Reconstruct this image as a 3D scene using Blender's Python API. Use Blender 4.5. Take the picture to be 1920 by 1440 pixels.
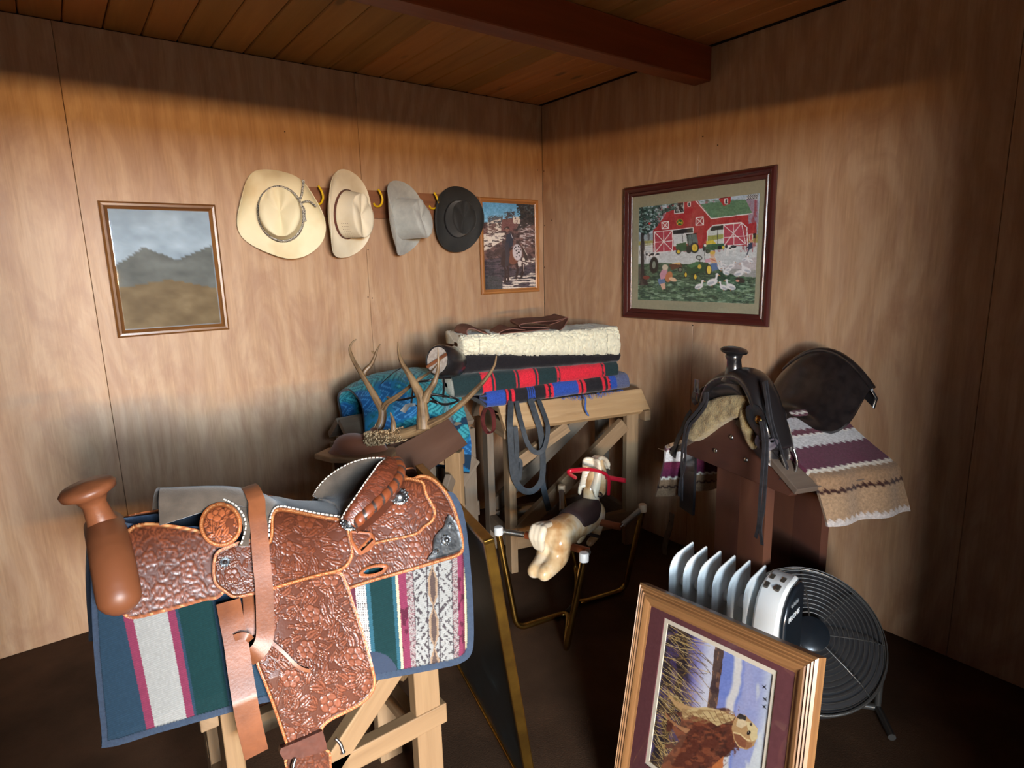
import bpy, math, random
import numpy as np
from mathutils import Vector, Matrix
from mathutils.geometry import delaunay_2d_cdt

for o in list(bpy.data.objects):
    bpy.data.objects.remove(o)
SC = bpy.context.scene
COL = SC.collection
R = math.radians

# ------------------------------------------------------------------ camera
F = 1137.0                                   # focal length in pixels of the 1920 x 1440 frame
CAM = np.array([-2.59, -3.072, 1.535])
_y, _p, _r = R(36.90), R(11.04), R(-1.50)
_f = np.array([math.sin(_y)*math.cos(_p), math.cos(_y)*math.cos(_p), -math.sin(_p)])
_r0 = np.array([math.cos(_y), -math.sin(_y), 0.0])
_u0 = np.cross(_r0, _f)
AR = math.cos(_r)*_r0 + math.sin(_r)*_u0
AU = -math.sin(_r)*_r0 + math.cos(_r)*_u0
AF = _f
cd = bpy.data.cameras.new('camera')
cam = bpy.data.objects.new('camera', cd)
COL.objects.link(cam)
cd.sensor_fit = 'HORIZONTAL'
cd.sensor_width = 36.0
cd.lens = F/1920*36.0
cd.clip_start = 0.05
cam.matrix_world = Matrix([[AR[0], AU[0], -AF[0], CAM[0]], [AR[1], AU[1], -AF[1], CAM[1]],
                           [AR[2], AU[2], -AF[2], CAM[2]], [0, 0, 0, 1]])
SC.camera = cam

# ------------------------------------------------------------------ world, daylight through the doorway, exposure
SC.view_settings.view_transform = 'Standard'
SC.view_settings.look = 'None'
SC.view_settings.exposure = 0.0
SC.view_settings.gamma = 1.0
SC.view_settings.use_curve_mapping = False
wd = bpy.data.worlds.new('world')
SC.world = wd
wd.use_nodes = True
wd.node_tree.nodes['Background'].inputs[0].default_value = (0.62, 0.78, 1.0, 1)
wd.node_tree.nodes['Background'].inputs[1].default_value = 0.55

def area_light(name, loc, target, sx, sy, power, color):
    ld = bpy.data.lights.new(name, 'AREA')
    ld.shape = 'RECTANGLE'
    ld.size, ld.size_y = sx, sy
    ld.energy = power
    ld.color = color
    lo = bpy.data.objects.new(name, ld)
    COL.objects.link(lo)
    lo.location = loc
    lo.rotation_euler = (Vector(target) - Vector(loc)).to_track_quat('-Z', 'Y').to_euler()
    return lo
# sunlit yard seen low through the open doorway (warm) and the low sky above it (cool)
area_light('sunlit_yard_light', (-8.7, -14.0, 1.47), (-8.7, 0, 2.0), 15.6, 0.22, 6600, (1.0, 0.56, 0.20))
area_light('high_sky_light', (-8.7, -14.0, 4.3), (-8.7, 0, 1.3), 15.6, 2.6, 6500, (0.66, 0.83, 1.0))
area_light('low_sky_light', (-8.7, -14.0, 2.36), (-8.7, 0, 1.3), 15.6, 1.2, 12000, (0.76, 0.89, 1.0))

# ------------------------------------------------------------------ pixel rays (to place things on planes of the room)
def ray(px, py):
    px = np.asarray(px, float); py = np.asarray(py, float)
    return AF + AR*((px[..., None]-960)/F) - AU*((py[..., None]-720)/F)
def at(px, py, t):
    return CAM + ray(px, py)*t
def on(px, py, p0, n):
    """where the sight line of a pixel meets the plane through p0 with normal n"""
    d = ray(px, py); n = np.asarray(n, float); p0 = np.asarray(p0, float)
    t = ((p0-CAM) @ n)/(d @ n)
    return CAM + d*np.asarray(t)[..., None]
def onx(px, py, x): return on(px, py, (x, 0, 0), (1, 0, 0))
def ony(px, py, y): return on(px, py, (0, y, 0), (0, 1, 0))
def onz(px, py, z): return on(px, py, (0, 0, z), (0, 0, 1))
def project(P):
    d = np.asarray(P, float)-CAM
    w = d @ AF
    return 960+F*(d @ AR)/w, 720-F*(d @ AU)/w

# ------------------------------------------------------------------ small maths
def unit(v):
    v = np.asarray(v, float)
    return v/(np.linalg.norm(v)+1e-12)
def _hash(ix, iy, s):
    h = (ix.astype(np.int64)*374761393 + iy.astype(np.int64)*668265263 + s*1442695041) & 0x7fffffff
    h = ((h ^ (h >> 13))*1274126177) & 0x7fffffff
    return ((h ^ (h >> 16)) & 0xffff)/65535.0
def vnoise(x, y, s=0):
    x = np.asarray(x, float); y = np.asarray(y, float)
    ix, iy = np.floor(x), np.floor(y)
    fx, fy = x-ix, y-iy
    fx = fx*fx*(3-2*fx); fy = fy*fy*(3-2*fy)
    a, b = _hash(ix, iy, s), _hash(ix+1, iy, s)
    c, d = _hash(ix, iy+1, s), _hash(ix+1, iy+1, s)
    return (a*(1-fx)+b*fx)*(1-fy)+(c*(1-fx)+d*fx)*fy
def fbm(x, y, s=0, o=4):
    t = 0; a = .5
    for i in range(o):
        t = t+a*vnoise(np.asarray(x)*2**i, np.asarray(y)*2**i, s+i*7); a *= .5
    return t
def smooth(e0, e1, x):
    t = np.clip((x-e0)/(e1-e0), 0, 1)
    return t*t*(3-2*t)
def lin(c):
    c = np.clip(np.asarray(c, float), 0, 1)
    return np.where(c <= .04045, c/12.92, ((c+.055)/1.055)**2.4)
def rgb(r, g, b):
    return tuple(lin([r/255, g/255, b/255]))
def catmull(P, n=8, closed=False):
    P = [np.asarray(p, float) for p in P]
    out = []
    m = len(P)
    for i in range(m if closed else m-1):
        p0 = P[(i-1) % m] if (closed or i > 0) else 2*P[0]-P[1]
        p1, p2 = P[i], P[(i+1) % m]
        p3 = P[(i+2) % m] if (closed or i < m-2) else 2*P[-1]-P[-2]
        for k in range(n):
            t = k/n
            out.append(.5*((2*p1)+(-p0+p2)*t+(2*p0-5*p1+4*p2-p3)*t*t+(-p0+3*p1-3*p2+p3)*t**3))
    if not closed: out.append(P[-1])
    return np.array(out)
def inpoly(x, y, poly):
    x = np.asarray(x, float); y = np.asarray(y, float)
    r = np.zeros(x.shape, bool)
    n = len(poly)
    for i in range(n):
        x0, y0 = poly[i]; x1, y1 = poly[(i+1) % n]
        if y0 == y1: continue
        c = ((y0 > y) != (y1 > y)) & (x < (x1-x0)*(y-y0)/(y1-y0)+x0)
        r ^= c
    return r
def segdist(x, y, pts, closed=False):
    x = np.asarray(x, float); y = np.asarray(y, float)
    d = np.full(x.shape, 1e9)
    n = len(pts)
    for i in range(n if closed else n-1):
        x0, y0 = pts[i]; x1, y1 = pts[(i+1) % n]
        dx, dy = x1-x0, y1-y0
        L = dx*dx+dy*dy+1e-12
        t = np.clip(((x-x0)*dx+(y-y0)*dy)/L, 0, 1)
        d = np.minimum(d, (x-x0-t*dx)**2+(y-y0-t*dy)**2)
    return np.sqrt(d)

# ------------------------------------------------------------------ mesh builder
class MB:
    def __init__(s):
        s.v = []; s.f = []; s.tc = []; s.c = []; s.hc = False
    def add(s, v, f, tc=None, c=None):
        v = np.asarray(v, float).reshape(-1, 3)
        b = sum(len(a) for a in s.v)
        s.v.append(v)
        s.f.extend([tuple(int(i)+b for i in q) for q in f])
        s.tc.append(v.copy() if tc is None else np.asarray(tc, float).reshape(-1, 3))
        if c is not None: s.hc = True
        s.c.append(np.ones((len(v), 3)) if c is None else np.asarray(c, float).reshape(-1, 3))
        return s
    def box(s, c, size, ax=None):
        """box with centre c; ax = three unit axes; grain runs along the first axis"""
        ax = np.eye(3) if ax is None else np.asarray(ax, float)
        h = np.asarray(size, float)/2
        k = np.array([[i, j, l] for i in (-1, 1) for j in (-1, 1) for l in (-1, 1)], float)*h
        o = np.array([random.uniform(0, 50), random.uniform(0, 50), random.uniform(0, 50)])
        return s.add(np.asarray(c, float)+k @ ax, [(0, 1, 3, 2), (4, 6, 7, 5), (0, 4, 5, 1), (2, 3, 7, 6), (0, 2, 6, 4), (1, 5, 7, 3)], k+o)
    def bar(s, a, b, w, h, up=(0, 0, 1)):
        """timber from a to b: w across, h along up"""
        a = np.asarray(a, float); b = np.asarray(b, float)
        x = unit(b-a); z = np.asarray(up, float); y = unit(np.cross(z, x)); z = np.cross(x, y)
        return s.box((a+b)/2, (np.linalg.norm(b-a), w, h), [x, y, z])
    def sweep(s, pts, sec, up=None, closed=False, scale=None, caps=True):
        """sweep a 2D section (list of (a,b)) along pts; a along side, b along up"""
        P = np.asarray(pts, float); n = len(P); m = len(sec)
        sec = np.asarray(sec, float)
        T = np.zeros_like(P)
        for i in range(n):
            T[i] = unit((P[(i+1) % n]-P[i-1]) if (closed or 0 < i < n-1) else (P[1]-P[0] if i == 0 else P[-1]-P[-2]))
        L = np.r_[0, np.cumsum(np.linalg.norm(np.diff(P, axis=0), axis=1))]
        V = []; TC = []
        if up is None:
            g = np.array([0, 0, 1.0]) if abs(T[0][2]) < .9 else np.array([1.0, 0, 0])
            nrm = unit(g-T[0]*(g @ T[0]))
        for i in range(n):
            if up is None:
                nrm = unit(nrm-T[i]*(nrm @ T[i])); U = nrm
            else:
                g = np.asarray(up[i] if np.ndim(up) > 1 else up, float); U = unit(g-T[i]*(g @ T[i]))
            S = np.cross(T[i], U)
            k = 1 if scale is None else scale[i]
            V += [P[i]+(S*q[0]+U*q[1])*k for q in sec]
            TC += [(L[i], q[0]*k, q[1]*k) for q in sec]
        Fc = []
        for i in range(n if closed else n-1):
            for j in range(m):
                a = i*m+j; b = i*m+(j+1) % m; i2 = (i+1) % n
                Fc.append((a, b, i2*m+(j+1) % m, i2*m+j))
        if caps and not closed:
            Fc.append(tuple(range(m-1, -1, -1))); Fc.append(tuple((n-1)*m+j for j in range(m)))
        return s.add(V, Fc, TC)
    def tube(s, pts, r, n=8, closed=False, caps=True):
        sec = [(math.cos(2*math.pi*j/n), math.sin(2*math.pi*j/n)) for j in range(n)]
        rr = np.full(len(pts), r, float) if np.isscalar(r) else np.asarray(r, float)
        return s.sweep(pts, sec, None, closed, rr, caps)
    def strap(s, pts, up, w, th):
        """flat strap lying along pts; up = direction its face looks"""
        return s.sweep(pts, [(-w/2, -th/2), (w/2, -th/2), (w/2*1.0, th/2), (-w/2, th/2)], up)
    def lathe(s, prof, o=(0, 0, 0), axis=(0, 0, 1), n=24, sx=1.0, xdir=None):
        z = unit(axis)
        x = unit(np.cross((0, 1, 0) if abs(z[1]) < .9 else (1, 0, 0), z)) if xdir is None else unit(np.asarray(xdir, float)-z*(np.asarray(xdir, float) @ z))
        y = np.cross(z, x); o = np.asarray(o, float)
        V = []; Fc = []
        for r_, h in prof:
            for j in range(n):
                a = 2*math.pi*j/n
                V.append(o+x*(r_*math.cos(a)*sx)+y*(r_*math.sin(a))+z*h)
        for i in range(len(prof)-1):
            for j in range(n):
                Fc.append((i*n+j, i*n+(j+1) % n, (i+1)*n+(j+1) % n, (i+1)*n+j))
        if prof[0][0] > 1e-6: Fc.append(tuple(range(n-1, -1, -1)))
        if prof[-1][0] > 1e-6: Fc.append(tuple((len(prof)-1)*n+j for j in range(n)))
        return s.add(V, Fc)
    def ball(s, c, r, n=16, m=10, ax=None):
        r = np.array([r]*3 if np.isscalar(r) else r, float)
        ax = np.eye(3) if ax is None else np.asarray(ax, float)
        V = []; Fc = []
        for i in range(m+1):
            th = math.pi*i/m
            for j in range(n):
                a = 2*math.pi*j/n
                V.append((np.array([math.sin(th)*math.cos(a), math.sin(th)*math.sin(a), math.cos(th)])*r) @ ax+np.asarray(c, float))
        for i in range(m):
            for j in range(n):
                Fc.append((i*n+j, (i+1)*n+j, (i+1)*n+(j+1) % n, i*n+(j+1) % n))
        return s.add(V, Fc)
    def prism(s, poly, o, ux, uy, th):
        """polygon (2D) in the plane o, ux, uy, extruded by th along ux x uy (both ways)"""
        o = np.asarray(o, float); ux = np.asarray(ux, float); uy = np.asarray(uy, float); n = np.cross(ux, uy)
        m = len(poly)
        a = [o+ux*p[0]+uy*p[1]+n*th/2 for p in poly]; b = [o+ux*p[0]+uy*p[1]-n*th/2 for p in poly]
        tc = [(p[0], p[1], 0) for p in poly]+[(p[0], p[1], th) for p in poly]
        return s.add(a+b, [tuple(range(m)), tuple(range(2*m-1, m-1, -1))]+[(i, m+i, m+(i+1) % m, (i+1) % m) for i in range(m)], tc)
    def grid(s, G, c=None, flip=False, tc=None, closeu=False):
        """G: (n, m, 3) array of points"""
        n, m = G.shape[:2]
        I = np.arange(n*m).reshape(n, m)
        if closeu: I = np.vstack([I, I[:1]])
        a, b, c2, d = I[:-1, :-1], I[1:, :-1], I[1:, 1:], I[:-1, 1:]
        q = np.stack([a, b, c2, d] if not flip else [a, d, c2, b], -1).reshape(-1, 4)
        return s.add(G.reshape(-1, 3), q, None if tc is None else tc.reshape(-1, 3), None if c is None else c.reshape(-1, 3))
    def shell(s, G, th, c=None, cb=None):
        """grid surface given thickness th (away from its normal) with closed rim"""
        du = np.gradient(G, axis=0); dv = np.gradient(G, axis=1)
        N = np.cross(du, dv); N /= (np.linalg.norm(N, axis=2, keepdims=True)+1e-12)
        B = G-N*(th if np.isscalar(th) else th[..., None])
        n, m = G.shape[:2]
        I = np.arange(n*m).reshape(n, m); J = I+n*m
        q = [np.stack([I[:-1, :-1], I[1:, :-1], I[1:, 1:], I[:-1, 1:]], -1).reshape(-1, 4),
             np.stack([J[:-1, :-1], J[:-1, 1:], J[1:, 1:], J[1:, :-1]], -1).reshape(-1, 4)]
        ring = list(I[0, :])+list(I[1:, -1])+list(I[-1, -2::-1])+list(I[-2:0:-1, 0])
        f = [tuple(x) for a in q for x in a]
        k = len(ring)
        f += [(ring[i], ring[(i+1) % k], ring[(i+1) % k]+n*m, ring[i]+n*m) for i in range(k)]
        cc = None if c is None else np.vstack([c.reshape(-1, 3), (c if cb is None else np.broadcast_to(np.asarray(cb, float), c.shape)).reshape(-1, 3)])
        return s.add(np.vstack([G.reshape(-1, 3), B.reshape(-1, 3)]), f, None, cc)

ORG = {}
def link(name, mb, mat, parent=None, smooth=None, bevel=0, label=None, kind=None, mods=()):
    V = np.vstack(mb.v); TC = np.vstack(mb.tc)
    lo, hi = V.min(0), V.max(0)
    org = (lo+hi)/2
    me = bpy.data.meshes.new(name)
    me.from_pydata((V-org).tolist(), [], mb.f)
    a = me.attributes.new('tc', 'FLOAT_VECTOR', 'POINT')
    a.data.foreach_set('vector', TC.astype(np.float32).ravel())
    if mb.hc:
        ca = me.color_attributes.new('Col', 'FLOAT_COLOR', 'POINT')
        ca.data.foreach_set('color', np.c_[np.vstack(mb.c), np.ones(len(V))].astype(np.float32).ravel())
    me.materials.append(mat)
    if smooth is not None:
        me.polygons.foreach_set('use_smooth', [True]*len(me.polygons))
        if smooth < 180: me.set_sharp_from_angle(angle=R(smooth))
    me.update()
    o = bpy.data.objects.new(name, me)
    COL.objects.link(o)
    po = np.zeros(3)
    if parent is not None:
        o.parent = parent; po = ORG[parent.name]
    o.location = org-po
    ORG[o.name] = org
    if bevel:
        b = o.modifiers.new('bevel', 'BEVEL'); b.width = bevel; b.segments = 2; b.limit_method = 'ANGLE'; b.angle_limit = R(40)
    for m in mods: m(o)
    if label: o['label'] = label
    if kind: o['kind'] = kind
    return o
def remesh(size, sm=6, smf=.5):
    def f(o):
        m = o.modifiers.new('remesh', 'REMESH'); m.mode = 'VOXEL'; m.voxel_size = size; m.use_smooth_shade = True
        s = o.modifiers.new('smooth', 'SMOOTH'); s.iterations = sm; s.factor = smf
    return f
def tag(o, label, cat, group=None):
    o['label'] = label; o['category'] = cat
    if group: o['group'] = group
    return o
def thing(name, loc, label, cat, group=None):
    o = bpy.data.objects.new(name, None)
    o.empty_display_size = .05
    COL.objects.link(o)
    o.location = loc
    ORG[o.name] = np.asarray(loc, float)
    return tag(o, label, cat, group)

# ------------------------------------------------------------------ materials
def nodes(name):
    m = bpy.data.materials.new(name); m.use_nodes = True
    nt = m.node_tree
    return m, nt, nt.nodes['Principled BSDF']
def setin(nt, sock, v):
    if isinstance(v, bpy.types.NodeSocket): nt.links.new(v, sock)
    elif isinstance(v, (tuple, list)) and len(v) == 3 and sock.type == 'RGBA': sock.default_value = (*v, 1)
    else: sock.default_value = v
def coords(nt, scale=(1, 1, 1), attr='tc'):
    if attr == 'Object':
        c = nt.nodes.new('ShaderNodeTexCoord').outputs['Object']
    else:
        a = nt.nodes.new('ShaderNodeAttribute'); a.attribute_name = attr; c = a.outputs['Vector']
    mp = nt.nodes.new('ShaderNodeMapping')
    mp.inputs['Scale'].default_value = scale
    nt.links.new(c, mp.inputs[0])
    return mp.outputs[0]
def noise_n(nt, vec, scale=5, detail=4, rough=.55, dist=0):
    n = nt.nodes.new('ShaderNodeTexNoise')
    n.inputs['Scale'].default_value = scale; n.inputs['Detail'].default_value = detail
    n.inputs['Roughness'].default_value = rough; n.inputs['Distortion'].default_value = dist
    nt.links.new(vec, n.inputs['Vector'])
    return n.outputs['Fac']
def ramp(nt, fac, stops):
    r = nt.nodes.new('ShaderNodeValToRGB')
    el = r.color_ramp.elements
    while len(el) < len(stops): el.new(.5)
    for e, (p, c) in zip(el, stops):
        e.position = p; e.color = (*c, 1) if len(c) == 3 else c
    nt.links.new(fac, r.inputs[0])
    return r.outputs[0]
def mix(nt, fac, a, b, mode='MIX'):
    n = nt.nodes.new('ShaderNodeMix'); n.data_type = 'RGBA'; n.blend_type = mode
    setin(nt, n.inputs[0], fac); setin(nt, n.inputs[6], a); setin(nt, n.inputs[7], b)
    return n.outputs[2]
def math_n(nt, op, a, b=0.0):
    n = nt.nodes.new('ShaderNodeMath'); n.operation = op
    setin(nt, n.inputs[0], a); setin(nt, n.inputs[1], b)
    return n.outputs[0]
def bump(nt, p, h, strength=.3, dist=.01):
    b = nt.nodes.new('ShaderNodeBump'); b.inputs['Strength'].default_value = strength; b.inputs['Distance'].default_value = dist
    nt.links.new(h, b.inputs['Height']); nt.links.new(b.outputs[0], p.inputs['Normal'])
def plain(name, c, rough=.5, metal=0, c2=None, scale=20, stretch=(1, 1, 1), bmp=0, bscale=None, spec=.5, coat=0, detail=4, lo=.35, hi=.65, sheen=0, bdist=.004):
    m, nt, p = nodes(name)
    v = coords(nt, stretch)
    if c2 is not None:
        n = noise_n(nt, v, scale, detail)
        setin(nt, p.inputs['Base Color'], ramp(nt, n, [(lo, c), (hi, c2)]))
    else:
        setin(nt, p.inputs['Base Color'], c)
    p.inputs['Roughness'].default_value = rough; p.inputs['Metallic'].default_value = metal
    p.inputs['Specular IOR Level'].default_value = spec; p.inputs['Coat Weight'].default_value = coat
    p.inputs['Coat Roughness'].default_value = .15
    if sheen: p.inputs['Sheen Weight'].default_value = sheen
    if bmp: bump(nt, p, noise_n(nt, v, bscale or scale, 3), bmp, bdist)
    return m
def wood(name, ca, cb, cc=None, rough=.6, along=2.0, across=28, knots=False, coat=0, vary=0, spec=.4, bmp=.15, rings=0):
    """timber: grain runs along the first axis of the tc attribute"""
    m, nt, p = nodes(name)
    v = coords(nt, (along, across, across))
    n1 = noise_n(nt, v, 1.0, 6, .6, .6)
    v2 = coords(nt, (along*.5, across*.18, across*.18))
    n2 = noise_n(nt, v2, 1.0, 3, .5, 1.2)
    col = ramp(nt, n1, [(.3, ca), (.68, cb)])
    if rings:
        w = nt.nodes.new('ShaderNodeTexWave'); w.wave_type = 'BANDS'; w.bands_direction = 'Y'
        w.inputs['Scale'].default_value = rings; w.inputs['Distortion'].default_value = 9; w.inputs['Detail'].default_value = 2; w.inputs['Detail Scale'].default_value = .6
        nt.links.new(coords(nt, (.5, 3, 3)), w.inputs['Vector'])
        col = mix(nt, math_n(nt, 'MULTIPLY', w.outputs['Fac'], .45), col, cc or cb)
    col = mix(nt, ramp(nt, n2, [(.4, (0, 0, 0)), (.7, (.75, .75, .75))]), col, cc or cb)
    if knots:
        vo = nt.nodes.new('ShaderNodeTexVoronoi'); vo.inputs['Scale'].default_value = 1.0
        nt.links.new(coords(nt, (2.2, 6.5, 6.5)), vo.inputs['Vector'])
        col = mix(nt, ramp(nt, vo.outputs['Distance'], [(.07, (1, 1, 1)), (.13, (0, 0, 0))]), col, tuple(x*.35 for x in ca))
    if vary:
        oi = nt.nodes.new('ShaderNodeObjectInfo')
        h = nt.nodes.new('ShaderNodeHueSaturation')
        nt.links.new(col, h.inputs['Color'])
        setin(nt, h.inputs['Value'], math_n(nt, 'ADD', math_n(nt, 'MULTIPLY', oi.outputs['Random'], vary), 1-vary/2))
        setin(nt, h.inputs['Hue'], math_n(nt, 'ADD', math_n(nt, 'MULTIPLY', oi.outputs['Random'], -.02), .51))
        col = h.outputs[0]
    setin(nt, p.inputs['Base Color'], col)
    p.inputs['Roughness'].default_value = rough; p.inputs['Coat Weight'].default_value = coat
    p.inputs['Specular IOR Level'].default_value = spec; p.inputs['Coat Roughness'].default_value = .25
    if bmp: bump(nt, p, n1, bmp, .003)
    return m
def painted(name, rough=.5, metal=0, spec=.5, coat=0, bmp=0, bscale=200, sheen=0, mul=None):
    """colour comes from the mesh's own Col attribute"""
    m, nt, p = nodes(name)
    a = nt.nodes.new('ShaderNodeAttribute'); a.attribute_name = 'Col'
    col = a.outputs['Color']
    if mul:
        n = noise_n(nt, coords(nt), mul[0], 4)
        col = mix(nt, 1.0, col, ramp(nt, n, [(.3, (mul[1],)*3), (.7, (mul[2],)*3)]), 'MULTIPLY')
    nt.links.new(col, p.inputs['Base Color'])
    p.inputs['Roughness'].default_value = rough; p.inputs['Metallic'].default_value = metal
    p.inputs['Specular IOR Level'].default_value = spec; p.inputs['Coat Weight'].default_value = coat
    p.inputs['Coat Roughness'].default_value = .12
    if sheen: p.inputs['Sheen Weight'].default_value = sheen
    if bmp: bump(nt, p, noise_n(nt, coords(nt), bscale, 3), bmp, .003)
    return m
def glass_pane(name, tint=(1, 1, 1), rough=.02):
    """picture glass: clear with a mirror-like gloss"""
    m = bpy.data.materials.new(name); m.use_nodes = True
    nt = m.node_tree; nt.nodes.clear()
    o = nt.nodes.new('ShaderNodeOutputMaterial'); t = nt.nodes.new('ShaderNodeBsdfTransparent'); g = nt.nodes.new('ShaderNodeBsdfGlossy')
    mx = nt.nodes.new('ShaderNodeMixShader'); fr = nt.nodes.new('ShaderNodeLayerWeight')
    t.inputs[0].default_value = (*tint, 1); g.inputs['Roughness'].default_value = rough
    setin(nt, mx.inputs[0], math_n(nt, 'ADD', math_n(nt, 'MULTIPLY', math_n(nt, 'POWER', fr.outputs['Facing'], 5.0), .8), .025)); nt.links.new(t.outputs[0], mx.inputs[1]); nt.links.new(g.outputs[0], mx.inputs[2]); nt.links.new(mx.outputs[0], o.inputs[0])
    return m

MAT = {}
MAT['pine'] = wood('pine_timber', rgb(164, 137, 104), rgb(116, 92, 66), rgb(142, 116, 87), rough=.65, rings=2)
MAT['pine_new'] = wood('fresh_pine', rgb(166, 136, 98), rgb(120, 93, 63), rgb(144, 114, 82), rough=.6, rings=2)
MAT['pine_grey'] = wood('weathered_pine', rgb(134, 120, 104), rgb(98, 84, 70), rgb(116, 102, 86), rough=.75, rings=2)
MAT['brown_board'] = wood('brown_stained_board', rgb(112, 82, 66), rgb(94, 66, 52), rough=.5, along=1, across=10)
MAT['black_leather'] = plain('black_leather', rgb(24, 23, 25), .28, 0, rgb(38, 35, 36), 30, bmp=.08, bscale=160, spec=.7, coat=.35)
MAT['brown_leather'] = plain('plain_brown_leather', rgb(112, 66, 42), .42, 0, rgb(140, 84, 52), 14, bmp=.1, bscale=160, spec=.5)
MAT['old_leather'] = plain('folded_chaps_leather', rgb(96, 60, 50), .55, 0, rgb(124, 80, 66), 18, bmp=.2, bscale=60)
MAT['steel'] = plain('bright_steel', rgb(190, 190, 186), .28, 1)
MAT['silver'] = plain('antiqued_silver', rgb(120, 124, 128), .36, 1, rgb(176, 180, 182), 60)
MAT['brass'] = plain('brass', rgb(196, 158, 84), .22, 1, rgb(168, 132, 66), 12)
MAT['white_plastic'] = plain('white_plastic', rgb(226, 230, 232), .3, spec=.5)
# ================================================================== the room
HC = 2.502
def plywood():
    m, nt, p = nodes('lauan_plywood')
    v = coords(nt, (3.5, 95, 95))
    fine = noise_n(nt, v, 1.3, 7, .68, .2)
    big = noise_n(nt, coords(nt, (1.1, 3.4, 3.4)), 1.3, 5, .6, 3.0)
    wv = nt.nodes.new('ShaderNodeTexWave'); wv.wave_type = 'BANDS'; wv.bands_direction = 'Y'
    wv.inputs['Scale'].default_value = 3.2; wv.inputs['Distortion'].default_value = 22; wv.inputs['Detail'].default_value = 5; wv.inputs['Detail Scale'].default_value = .5
    nt.links.new(coords(nt, (.5, 1.2, 1.2)), wv.inputs['Vector'])
    a = mix(nt, fine, rgb(204, 168, 132), rgb(148, 112, 82))
    b = mix(nt, ramp(nt, wv.outputs['Fac'], [(.3, (0, 0, 0)), (.9, (.36, .36, .36))]), a, rgb(198, 168, 138))
    c = mix(nt, ramp(nt, big, [(.42, (0, 0, 0)), (.66, (.5, .5, .5))]), b, rgb(150, 108, 84))
    oi = nt.nodes.new('ShaderNodeObjectInfo')
    h = nt.nodes.new('ShaderNodeHueSaturation'); nt.links.new(c, h.inputs['Color'])
    setin(nt, h.inputs['Value'], math_n(nt, 'ADD', math_n(nt, 'MULTIPLY', oi.outputs['Random'], .12), .94))
    nt.links.new(h.outputs[0], p.inputs['Base Color'])
    p.inputs['Roughness'].default_value = .48; p.inputs['Specular IOR Level'].default_value = .45
    bump(nt, p, fine, .12, .002)
    return m
MAT['ply'] = plywood()
MAT['ceil'] = wood('tongue_and_groove_pine', rgb(200, 146, 84), rgb(160, 106, 54), rgb(180, 122, 64), rough=.5, along=1.2, across=16, knots=True, vary=.45, rings=1.2)
MAT['beam'] = wood('stained_beam', rgb(150, 74, 36), rgb(112, 52, 24), rgb(130, 62, 30), rough=.45, along=1.0, across=14)
MAT['floor'] = plain('dark_brown_floor', rgb(62, 44, 30), .85, 0, rgb(84, 60, 42), 3.5, bmp=.3, bscale=240, spec=.2, detail=6)
MAT['dark_gap'] = plain('framing_behind_panels', rgb(40, 28, 20), .9)
MAT['nail'] = plain('nail_head', rgb(46, 34, 26), .6, .4)
MAT['wall_back'] = plain('boarded_wall', rgb(150, 112, 82), .7, 0, rgb(128, 92, 66), 3)

def structure(name, mb, mat, **k):
    return link(name, mb, mat, kind='structure', **k)
XL, YB = -3.7, -3.75
structure('floor', MB().box((XL/2+.1, YB/2-.1, -.05), (4.2, 4.6, .1)), MAT['floor'])
wl = structure('wall_left', MB().box((XL/2, .045, HC/2+.04), (-XL+.2, .06, HC+.08)), MAT['dark_gap'])
wr = structure('wall_right', MB().box((.045, YB/2, HC/2+.04), (.06, -YB+.2, HC+.08)), MAT['dark_gap'])
structure('wall_side', MB().box((XL-.03, YB/2, HC/2), (.06, -YB+.2, HC)), MAT['wall_back'])
# wall behind the camera, with the open doorway the daylight comes through
DX0, DX1, DZ = -2.70, -2.05, 2.05
bk = MB()
bk.box(((XL+DX0)/2, YB-.03, HC/2), (DX0-XL, .06, HC)); bk.box((DX1/2, YB-.03, HC/2), (-DX1, .06, HC)); bk.box(((DX0+DX1)/2, YB-.03, (HC+DZ)/2), (DX1-DX0, .06, HC-DZ))
structure('wall_back', bk, MAT['wall_back'])
jm = MB()
for x in (DX0-.03, DX1+.03): jm.box((x, YB+.005, DZ/2), (.06, .02, DZ))
jm.box(((DX0+DX1)/2, YB+.005, DZ+.04), (DX1-DX0+.18, .02, .08))
structure('door_1', jm, MAT['pine'])
structure('ceiling', MB().box((XL/2+.1, YB/2-.1, HC+.06), (4.2, 4.6, .06)), MAT['dark_gap'])
CEIL = bpy.data.objects['ceiling']
def child_bevel(o, w):
    b = o.modifiers.new('bevel', 'BEVEL'); b.width = w; b.segments = 1
# plywood sheets
def sheet_panel(parent, x0, x1, wall):
    mb = MB(); g = .0008; th = .012
    if wall == 'l':
        mb.box(((x0+x1)/2, .006, HC/2), (HC-.004, x1-x0-2*g, th), [(0, 0, 1), (1, 0, 0), (0, 1, 0)])
    else:
        mb.box((.006, (x0+x1)/2, HC/2), (HC-.004, x1-x0-2*g, th), [(0, 0, 1), (0, 1, 0), (1, 0, 0)])
    o = link('panel', mb, MAT['ply'], parent); child_bevel(o, .0012)
for a, b in ((-1.22, 0), (-2.44, -1.22), (XL, -2.44)): sheet_panel(wl, a, b, 'l')
for a, b in ((-1.167, 0), (-2.387, -1.167), (-3.607, -2.387), (YB, -3.607)): sheet_panel(wr, a, b, 'r')
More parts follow.
